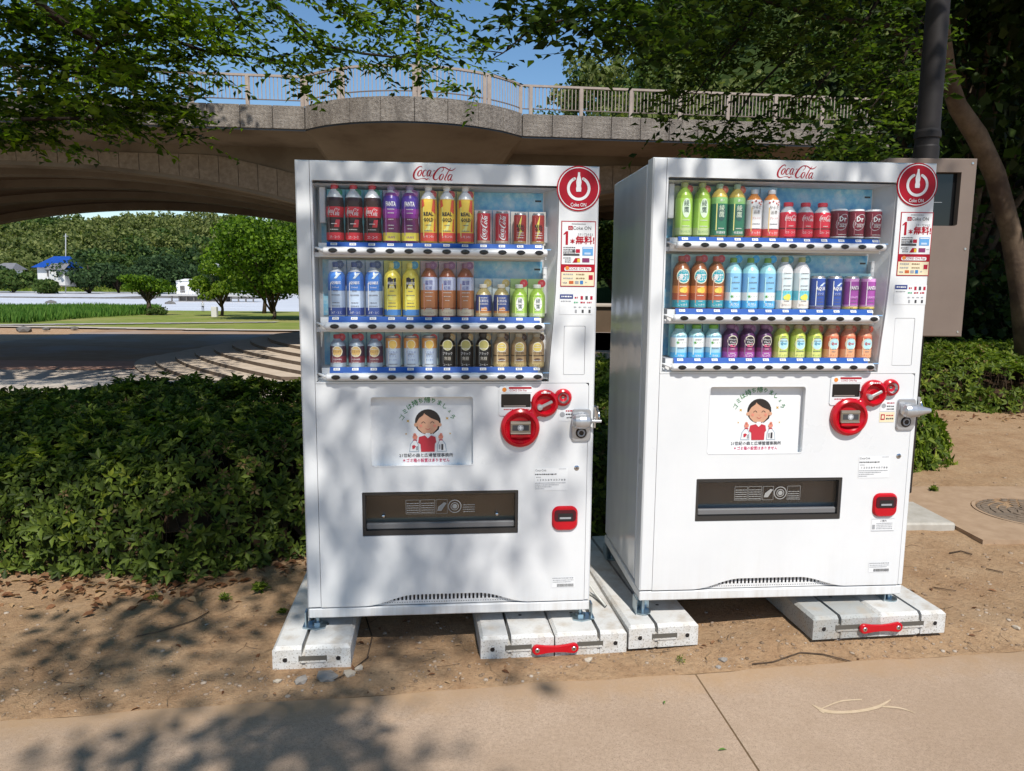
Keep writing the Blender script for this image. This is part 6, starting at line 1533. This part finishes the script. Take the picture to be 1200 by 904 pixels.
M_BLUE = noisy('blue_roof', (.012, .055, .26), (.02, .08, .34), 1, .5, .2, .05); M_GRT = noisy('grey_roof', (.16, .16, .17), (.22, .22, .23), 1, .7, .2, .05); M_WALL = noisy('house_wall', (.60, .60, .58), (.68, .67, .65), 1, .8, .05, .01)
def house(u0, u1, vr, ve, vb, y, lb, roofm, blue=True):
    a, c = at_y(u0, vb, y), at_y(u1, ve, y); zr = at_y((u0 + u1) / 2, vr, y).z - a.z; ze = c.z - a.z; w = c.x - a.x
    e = empty('house', (a.x, y, a.z), 0, lb, 'house', 'houses on the far bank'); b = MB(); b.box(1, w - 1, 1, 9, -2, ze, M_WALL); b.build('wall', e)
    b = MB(); V = [(-.5, -.8, ze - .3), (w + .5, -.8, ze - .3), (w + .5, 10.8, ze - .3), (-.5, 10.8, ze - .3), (w * .42, 5, zr), (w * .9, 5, zr)]; b.add(V, [(0, 1, 5, 4), (1, 2, 5), (2, 3, 4, 5), (3, 0, 4), (3, 2, 1, 0)], roofm); b.build('roof', e)
    for i in range(3): b = MB(); xx = w * (.35 + .2 * i); b.box(xx, xx + w * .1, .9, .99, ze * .35, ze * .75, M_DKW); b.build('window', e)
    if blue: b = MB(); V = [(w * .45, -3, ze - 1.2), (w + .4, -3, ze - 1.2), (w + .4, 1.5, ze + 1.6), (w * .5, 1.5, ze + 1.6), (w * .45, -2.5, ze - 1.6), (w + .4, -2.5, ze - 1.6)]; b.add(V, [(0, 1, 2, 3), (4, 5, 1, 0)], M_GRT); b.build('porch_roof', e); b = MB(); b.box(w * .55, w, -2.4, 1, -1.5, ze - 1.3, M_WALL); b.build('porch_wall', e)
house(40, 79, 300, 313, 330, 318, 'white walled house with a bright blue hipped roof', M_BLUE); house(-14, 14, 308, 315, 326, 350, 'house with a grey roof at the far left edge', M_GRT, False)
b = MB(); a = at_y(77, 345, 340); c = at_y(77, 274, 340); b.tube([(a.x, 340, a.z), (c.x, 340, c.z)], .22, M_GREY, 6); b.box(c.x - 1, c.x + 1, 339.9, 340.1, c.z - 1.2, c.z - 1, M_GREY); tag(b.build('utility_pole'), 'grey utility pole standing behind the blue roofed house', 'pole')
# lawn things
p = at_y(252, 377, 95); b = MB(); b.bbox(-.35, .35, -.3, .3, 0, 1.35, pm((.62, .60, .56), .8), .04); o = b.build('stone_post'); o.location = (p.x, 95, float(terrain(p.x, 95))); tag(o, 'short pale stone post on the lawn before the medium tree', 'post')
for i, (u, v, s_, lb) in enumerate([(88, 387, .42, 'dark boulder at the lawn edge, right of two others'), (54, 388, .36, 'dark boulder at the lawn edge, middle of three'), (28, 389, .6, 'long dark boulder at the lawn edge, far left')]):
    p = at_z(u, v, -2.55); me = ico(s_, s_ * .6, s_ * .45, 90 + i, M_DKW, 'boulder'); o = link('boulder', me); o.location = (p.x, min(p.y, 66), -2.4); tag(o, lb, 'boulder', 'boulders at the lawn edge')
for i, (u, lb) in enumerate([(60, 'dark rock in the pale pond, left'), (199, 'dark rock in the pond beyond the small spreading tree')]):
    p = at_y(u, 358, 185); me = ico(1.7, 1.1, .8, 95 + i, M_DKW, 'pond_rock'); o = link('pond_rock', me); o.location = (p.x, 185, -4.0); tag(o, lb, 'rock', 'rocks in the pond')
# person walking on the far lawn
def person():
    y = 118; p = at_y(238, 366, y); z = float(terrain(p.x, y)) + .06
    e = empty('person', (p.x, y, z), rad(200), 'person in a white top and dark trousers walking on the far lawn', 'person')
    J = {'pel': (0, 0, .93), 'che': (0, .01, 1.25), 'nek': (0, .02, 1.46), 'hed': (0, .03, 1.56), 'top': (0, .03, 1.70), 'hl': (.10, 0, .88), 'kl': (.12, .14, .50), 'fl': (.12, .02, .08), 'tl': (.12, .16, .04), 'hr': (-.10, 0, .88), 'kr': (-.11, .02, .48), 'fr': (-.11, -.20, .10), 'tr': (-.11, -.08, .04),
         'sl': (.17, .01, 1.40), 'el': (.25, -.04, 1.12), 'wl': (.24, .10, .90), 'gl': (.24, .14, .82), 'sr': (-.17, .01, 1.40), 'er': (-.25, .02, 1.12), 'wr': (-.24, .18, .95), 'gr': (-.24, .22, .88)}
    Rd = {'pel': .15, 'che': .16, 'nek': .06, 'hed': .095, 'top': .07, 'hl': .10, 'kl': .065, 'fl': .045, 'tl': .035, 'hr': .10, 'kr': .065, 'fr': .045, 'tr': .035, 'sl': .065, 'el': .045, 'wl': .032, 'gl': .035, 'sr': .065, 'er': .045, 'wr': .032, 'gr': .035}
    E = [('pel', 'che'), ('che', 'nek'), ('nek', 'hed'), ('hed', 'top'), ('pel', 'hl'), ('hl', 'kl'), ('kl', 'fl'), ('fl', 'tl'), ('pel', 'hr'), ('hr', 'kr'), ('kr', 'fr'), ('fr', 'tr'), ('che', 'sl'), ('sl', 'el'), ('el', 'wl'), ('wl', 'gl'), ('che', 'sr'), ('sr', 'er'), ('er', 'wr'), ('wr', 'gr')]
    ks = list(J); me = bpy.data.meshes.new('body'); me.from_pydata([J[k] for k in ks], [(ks.index(a), ks.index(c)) for a, c in E], []); me.update()
    t = NT('figure_colours'); co = t.coord(); sp = t.add('SeparateXYZ'); t.link(co, sp.inputs[0]); mp = t.add('Math'); mp.operation = 'DIVIDE'; mp.inputs[1].default_value = 1.75; t.link(sp.outputs['Z'], mp.inputs[0])
    col = t.ramp(mp.outputs[0], [(.0, (.03, .03, .035)), (.54, (.55, .56, .60)), (.835, (.42, .26, .18)), (.92, (.60, .60, .60))], 'CONSTANT'); me.materials.append(t.done(t.bsdf(col, .8)))
    o = link('body', me, e); m = o.modifiers.new('skin', 'SKIN'); sv = me.skin_vertices[0].data
    for i, k in enumerate(ks): sv[i].radius = (Rd[k], Rd[k] * .8)
    sv[0].use_root = True; o.modifiers.new('sub', 'SUBSURF').levels = 1; o.modifiers['sub'].render_levels = 1
person()
# low wall and path seen between the machines
b = MB(); b.bbox(-1, 16, 23.6, 24.0, -.3, .82, M_CON2, .02); b.bbox(-1, 16, 23.5, 24.1, .825, .93, M_PALE, .02); tag(b.build('low_wall'), 'low dark wall with a pale coping seen between the machines', 'wall')
sheet('upper_path', lx(-2, 22, 20), lx(14.2, 23.4, 10), tz(.03), [M_PATH])
# ------------------------------------------------------------------ the tree over the camera, left
M_ZEL = leaf_mat('zelkova_leaf', (.020, .042, .006), (.075, .130, .010), (.20, .28, .02), .5, .42)
M_MAP = leaf_mat('sweetgum_leaf', (.014, .030, .006), (.034, .066, .009), (.12, .18, .025), .42, .45)
M_BRN = noisy('dark_branch', (.018, .014, .011), (.05, .038, .030), 20, .95, .5, .01)
zt_ = empty('zelkova_tree', (-5.2, .6, 0), 0, 'large tree on the left whose boughs hang across the top of the view', 'tree')
O = np.array([-5.2, .6, 0]); r = np.random.default_rng(71)
b = MB(); b.tube([(0, 0, -.1), (.05, 0, 1), (.1, .1, 2.3), (.2, .3, 3.6)], [.33, .25, .22, .20], M_BARK, 12)
hubs = [(1.2, 1.9, 5.2), (2.5, .6, 5.8), (.5, -1.6, 5.8), (-1.5, 1.5, 5.6), (3.6, -1.4, 6.6), (2.6, 2.8, 5.2)]
for h in hubs: b.tube([(.2, .3, 3.4), (h[0] * .5, h[1] * .5, 3.4 + (h[2] - 3.4) * .55), h], [.15, .10, .06], M_BARK, 8)
b.build('trunk', zt_)
fol = Foliage(); bb = MB()
def V3(p): return np.array([p.x, p.y, p.z])
def bough(pts, y0, y1, r0, r1, dens, leaf=.064, spread=.30, fol=fol, bb=bb, rr=r, O=O, n=12, w=.40):
    """a bough traced by where it shows, at distance y0..y1; twigs leave it on both sides"""
    m = len(pts); P = [V3(at_y(u, v, y0 + (y1 - y0) * i / (m - 1))) - O for i, (u, v) in enumerate(pts)]
    bb.tube(P, [r0 + (r1 - r0) * i / (m - 1) for i in range(m)], M_BRN, 6)
    seg = [np.linalg.norm(P[i + 1] - P[i]) for i in range(m - 1)]; L = sum(seg); K = int(L * dens)
    q = rr.random(K) * L; st = np.zeros((K, 3)); di = np.zeros((K, 3)); acc = np.cumsum([0] + seg)
    for j in range(K):
        i = min(int(np.searchsorted(acc, q[j])) - 1, m - 2); i = max(i, 0); k = (q[j] - acc[i]) / seg[i]; st[j] = P[i] + (P[i + 1] - P[i]) * k; di[j] = (P[i + 1] - P[i]) / seg[i]
    a = rr.choice([-1, 1], K) * rr.uniform(.3, 1.4, K); c, s_ = np.cos(a), np.sin(a)
    D = np.stack([di[:, 0] * c - di[:, 1] * s_, di[:, 0] * s_ + di[:, 1] * c, di[:, 2] * .3 + rr.normal(.02, .22, K)], 1); D = unit(D)
    Ls = rr.uniform(.4, 1.1, K) * spread * 1.4
    j = st + D * rr.uniform(0, .6, (K, 1)) * spread
    V, F = twig_leaves(j, D, Ls, n, leaf, rr, w); fol.add(V, F)
    for i in range(0, K, 3): bb.tube([st[i], j[i], j[i] + D[i] * Ls[i] * .8 - np.array([0, 0, .1 * Ls[i]])], [.005, .0035, .0015], M_BRN, 3, cap=False)
def cloud(u, v, rp, k, y=5.2, dy=.7, leaf=.070, fol=fol, bb=bb, rr=r, O=O, n=12, w=.40, flat=.7):
    c = V3(at_y(u, v, y + rr.uniform(-dy, dy) * .6)) - O; R_ = rp / F_PX * y
    P = c + rr.normal(0, 1, (k, 3)) * np.array([R_ * .45, dy * .40, R_ * .26 * flat]); a = rr.uniform(0, 6.28, k)
    D = np.stack([np.cos(a), np.sin(a), rr.normal(-.05, .2, k)], 1); V, F = twig_leaves(P - unit(D) * .12, D, rr.uniform(.2, .42, k), n, leaf, rr, w); fol.add(V, F)
    for i in range(0, k, 4): bb.tube([P[i] - unit(D)[i] * .14, P[i] + unit(D)[i] * .15], [.003, .0015], M_BRN, 3, cap=False)
B_ = [([(-30, -60), (40, 0), (75, 28), (118, 52), (150, 42), (190, 43), (240, 60), (300, 68), (352, 76)], 4.6, 5.6, .030, .006, 22),
      ([(118, 52), (108, 66), (112, 84), (135, 84), (165, 78)], 5.0, 5.2, .012, .003, 26), ([(290, -20), (345, 25), (372, 52), (425, 63), (470, 68), (505, 62), (535, 72)], 5.2, 6.0, .014, .004, 20),
      ([(25, 140), (80, 139), (120, 140), (150, 126), (180, 120)], 4.8, 5.2, .012, .004, 26), ([(270, 0), (285, 25), (270, 40), (235, 42)], 5.2, 5.5, .010, .003, 24), ([(470, -30), (515, 10), (500, 40)], 5.5, 6.0, .008, .003, 22),
      ([(0, 60), (50, 75), (95, 70), (140, 62)], 5.2, 5.6, .012, .004, 26), ([(-20, 0), (20, 30), (60, 40), (95, 20)], 5, 5.6, .012, .004, 26), ([(150, -30), (190, 0), (235, 20), (262, 18)], 5, 5.6, .014, .004, 26), ([(380, -30), (400, 15), (440, 30), (480, 36)], 5.6, 6.0, .010, .003, 22)]
for a in B_: bough(a[0], a[1], a[2], a[3], a[4], a[5] * 1.15)
CL = [(20, 20, 40, 26), (80, 15, 40, 24), (140, 22, 40, 24), (200, 18, 38, 22), (30, 80, 40, 30), (85, 72, 40, 26), (150, 85, 40, 24), (205, 62, 32, 16), (15, 125, 38, 30), (75, 128, 38, 26), (128, 122, 32, 20), (168, 112, 30, 16), (208, 130, 24, 12), (225, 100, 20, 6), (10, 158, 26, 16), (45, 158, 22, 12), (150, 150, 14, 6), (200, 148, 16, 7),
      (250, 38, 28, 12), (290, 12, 28, 10), (312, 55, 24, 7), (335, 22, 24, 9), (360, 42, 22, 8), (350, 82, 16, 4), (405, 14, 26, 12), (432, 46, 26, 11), (400, 72, 18, 5), (462, 14, 26, 11), (474, 46, 22, 8), (500, 32, 18, 6), (545, 60, 16, 4), (565, 62, 10, 3), (520, 98, 16, 5), (495, 100, 12, 3), (548, 104, 10, 2), (380, 96, 16, 4), (362, 105, 12, 3), (285, 105, 10, 2), (240, 135, 14, 4)]
for u, v, rp, k in CL: cloud(u, v, rp, int(k * (1.45 if u < 235 else .85)), w=.5)
# crown overhead: outside the view, it throws the dapples
def overhead(xr, yr, zr, n, size, fol, keep, rr, O):
    x = rr.uniform(*xr, n); y = rr.uniform(*yr, n); z = rr.uniform(*zr, n)
    k = keep(x, y, z); x, y, z = x[k], y[k], z[k]; m = len(x); K = 6
    c = np.stack([x, y, z], 1) - O; a = rr.uniform(0, 6.28, m); D = np.stack([np.cos(a), np.sin(a), rr.normal(-.05, .2, m)], 1)
    V, F = twig_leaves(c, D, rr.uniform(.3, .6, m), K, size, rr, .55); fol.add(V, F); return c, D
def hit(x, y, z, zz):                     # where the shadow of (x,y,z) lands at height zz
    t = (z - zz) / SUNV.z; return x - SUNV.x * t, y - SUNV.y * t
SH = []
for u, v, ru in [(190, 885, 60), (260, 855, 60), (360, 850, 85), (460, 885, 95), (540, 835, 55), (598, 815, 42), (340, 905, 110), (640, 800, 25), (90, 775, 45), (150, 750, 55), (215, 715, 55), (270, 695, 45), (330, 685, 40), (45, 800, 30), (345, 745, 22), (10, 735, 18), (470, 735, 40), (110, 700, 25)]:
    q_ = at_z(u, v, 0); SH.append((q_.x, q_.y, ru / F_PX * q_.y * .9))
def keepL(x, y, z):
    gx, gy = hit(x, y, z, 0.0)
    fore = np.zeros_like(gx, bool)
    for a, c, rr_ in SH: fore |= ((gx - a) / rr_) ** 2 + ((gy - c) / (rr_ * 1.25)) ** 2 < 1
    clump = wob(gx, gy, 3.2, 2) + .8 * wob(gx, gy, 7.5, 10)
    fx, _ = x - SUNV.x * ((2.95 - y) / -SUNV.y), 0; fz = z - SUNV.z * ((2.95 - y) / -SUNV.y)     # on the machines' front plane
    onR = (fx > .12) & (fx < 4.2) & (fz > -.3) & (fz < 2.3) & (y < 2.95)
    path = (gy < 3.0) & (gx > -.38)
    lit = ((gx < -1.75) & (gx > -2.9) & (gy > 3.25) & (gy < 3.95)) | ((gx < -1.1) & (gx > -3.4) & (gy > 2.2) & (gy < 3.0)) 
    bo_x, bo_y = hit(x, y, z, 3.2); bo = (bo_y > 4.3) & (bo_y < 6.5) & (bo_x > -4.5) & (bo_x < .3)
    onL = (fx > -1.0) & (fx <= .12) & (fz > -.2) & (fz < 2.2) & (y < 2.95)
    thr = np.where(gy > 3.75, np.where((gx < -1.95) & (gx > -3.1) & (gy < 4.45), .9, -.28), np.where(fore, -.45, 9.)); thr = np.where((gy < 1.9) & (gx < -.6), -.2, thr); thr = np.where(bo, .45, thr); thr = np.where(onL & ~fore, .36, thr); 
    ok = (clump > thr) & ~onR & ~path & ~(onL & (z < 6.3))
    ok &= ~((gx > -5) & (gy > 5.6) & (gy < 5.9) & (clump < .25))
    # never in view
    el = (z - CAM_Z) / np.maximum(y, .01); inview = (y > .3) & (el < .52) 
    far = (gy > 8.8) & (gx < -2.2 - .25 * (gy - 8.8))
    return ok & ~inview & (gx < 1.9) & ~(far & (gy < 10.6)) & ~((gy > 16))
overhead((-8.5, 3.5), (-4.2, 9.5), (4.3, 9.0), 21000, .125, fol, keepL, r, O)
fol.build('crown', M_ZEL, zt_); bb.build('boughs', zt_)['kind'] = 'stuff'

# ------------------------------------------------------------------ sweetgum on the right with the bent trunk
r2 = np.random.default_rng(72)
P = [at_y(u, v, y) for u, v, y in ((1203, 420, 9.8), (1196, 340, 9.7), (1184, 270, 9.6), (1166, 205, 9.5), (1145, 160, 9.4), (1122, 125, 9.3), (1110, 88, 9.2), (1104, 40, 9.0), (1100, -20, 8.8), (1090, -120, 8.4))]
O2 = np.array([P[0].x, P[0].y, 0]); sg = empty('sweetgum_tree', tuple(O2), 0, 'tree with a bent pale trunk at the right, its crown filling the upper right', 'tree')
b = MB(); base = [Vector((.1, .2, -.1)), Vector((.05, .1, .6))]; b.tube(base + [p - Vector(O2) for p in P], [.17, .15, .135, .13, .12, .12, .12, .105, .095, .09, .075, .05], M_BARKL, 12)
b.tube([P[6] - Vector(O2), at_y(1040, 30, 8.8) - Vector(O2), at_y(960, 20, 8.2) - Vector(O2), at_y(860, -10, 7.6) - Vector(O2), at_y(740, -60, 6.6) - Vector(O2)], [.05, .035, .025, .018, .012], M_BRN, 8)
b.build('trunk', sg)
f2 = Foliage(); b2 = MB(); kw = dict(fol=f2, bb=b2, rr=r2, O=O2)
for u, v, rp, k in [(600, 12, 16, 9), (628, 32, 14, 8), (650, 18, 20, 14), (690, 22, 24, 18), (722, 42, 20, 14), (740, 12, 26, 20), (700, 52, 8, 3), (662, 48, 8, 3), (612, -5, 14, 8), (770, 35, 24, 18), (800, 15, 24, 16)]: cloud(u, v, rp, k, y=4.6, dy=.5, leaf=.085, n=7, w=.5, flat=.8, **kw)
bough([(830, -40), (760, -10), (700, 15), (655, 25), (618, 38), (590, 62), (572, 72)], 5.4, 4.4, .012, .002, 5, leaf=.08, n=6, w=.5, **kw)
for pts in ([(900, -30), (870, 40), (830, 90), (800, 130)], [(1040, -20), (1000, 50), (960, 100), (930, 150)], [(960, -20), (930, 60), (880, 110), (850, 160)], [(1080, 20), (1050, 90), (1010, 140)]): bough(pts, 7.6, 7.0, .02, .004, 16, leaf=.085, n=8, w=.5, spread=.45, **kw)
pr = random.Random(5)
for i in range(250):
    u = pr.uniform(640, 1085); v = pr.uniform(-20, 195)
    lim = np.interp(u, [640, 720, 765, 790, 840, 1090], [8, 30, 60, 150, 195, 195])
    if v > lim: continue
    if 780 < u < 1000 and 88 < v < 165 and pr.random() < .72: continue
    cloud(u, v, 26, 6, y=pr.uniform(6.2, 8.8), dy=.8, leaf=.08, n=8, w=.5, **kw)
def keepR(x, y, z):
    gx, gy = hit(x, y, z, 0.0)
    fx = x - SUNV.x * ((2.95 - y) / -SUNV.y)
    el = (z - CAM_Z) / np.maximum(y, .01); inview = (y > .3) & (el < .42)
    litzone = (gx > 2.0) & (gx < 14) & (gy < 10.6)
    hg = hit(x, y, z, .7); litzone |= (hg[0] > 3.6) & (hg[1] < 11.0)
    return ~inview & ~litzone & (gy > 8.5) & (gx > .8) & (wob(gx, gy, 2.2, 5) > -.75)
overhead((-.2, 12), (3.8, 15), (4.2, 9.5), 14000, .20, f2, keepR, r2, O2)
f2.build('crown', M_MAP, sg); b2.build('boughs', sg)['kind'] = 'stuff'
# dark woodland behind
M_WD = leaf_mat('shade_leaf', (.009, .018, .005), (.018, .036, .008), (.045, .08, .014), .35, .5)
wl = [(4.2, 13.5, 4.0, 1.8, 'dark leafy tree behind the dark post'), (8.6, 14.5, 9, 3.0, 'dark tree right of the bent pale trunk'), (11.5, 17, 10, 3.4, 'dark tree at the far right edge'), (6.6, 17.5, 5.2, 2.6, 'low dark tree behind the bent pale trunk'), (14, 21, 12, 4, 'tall dark tree deep in the wood at the right'), (9.5, 21.5, 6.6, 3.4, 'low dark tree beside the bridge at the right')]
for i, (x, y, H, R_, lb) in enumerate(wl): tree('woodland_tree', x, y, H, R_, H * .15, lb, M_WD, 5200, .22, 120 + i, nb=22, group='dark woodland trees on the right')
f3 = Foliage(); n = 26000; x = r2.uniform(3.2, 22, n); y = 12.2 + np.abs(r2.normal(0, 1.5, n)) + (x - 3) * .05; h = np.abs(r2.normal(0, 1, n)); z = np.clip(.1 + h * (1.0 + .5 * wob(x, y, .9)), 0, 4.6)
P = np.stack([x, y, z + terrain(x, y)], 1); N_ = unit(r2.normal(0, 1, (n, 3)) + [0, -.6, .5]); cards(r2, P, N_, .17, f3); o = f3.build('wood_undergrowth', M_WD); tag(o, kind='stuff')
tree('tall_tree', -17.5, 21, 19.5, 9, 10.8, 'tall tree at the far left edge whose crown shades the footway', M_FAR, 9000, .34, 150, nb=30)
# trees of the opposite side seen in the gap between the machines
tree('broadleaf_tree', 4.0, 33.5 + 16, 7, 2.6, 1.0, 'green tree under the arch seen between the machines', M_MID, 3200, .3, 140, nb=16)
tree('broadleaf_tree', 7.2, 33.5 + 19, 9, 3.2, 1.0, 'second green tree under the arch, farther right', M_FAR, 3200, .3, 141, nb=16)
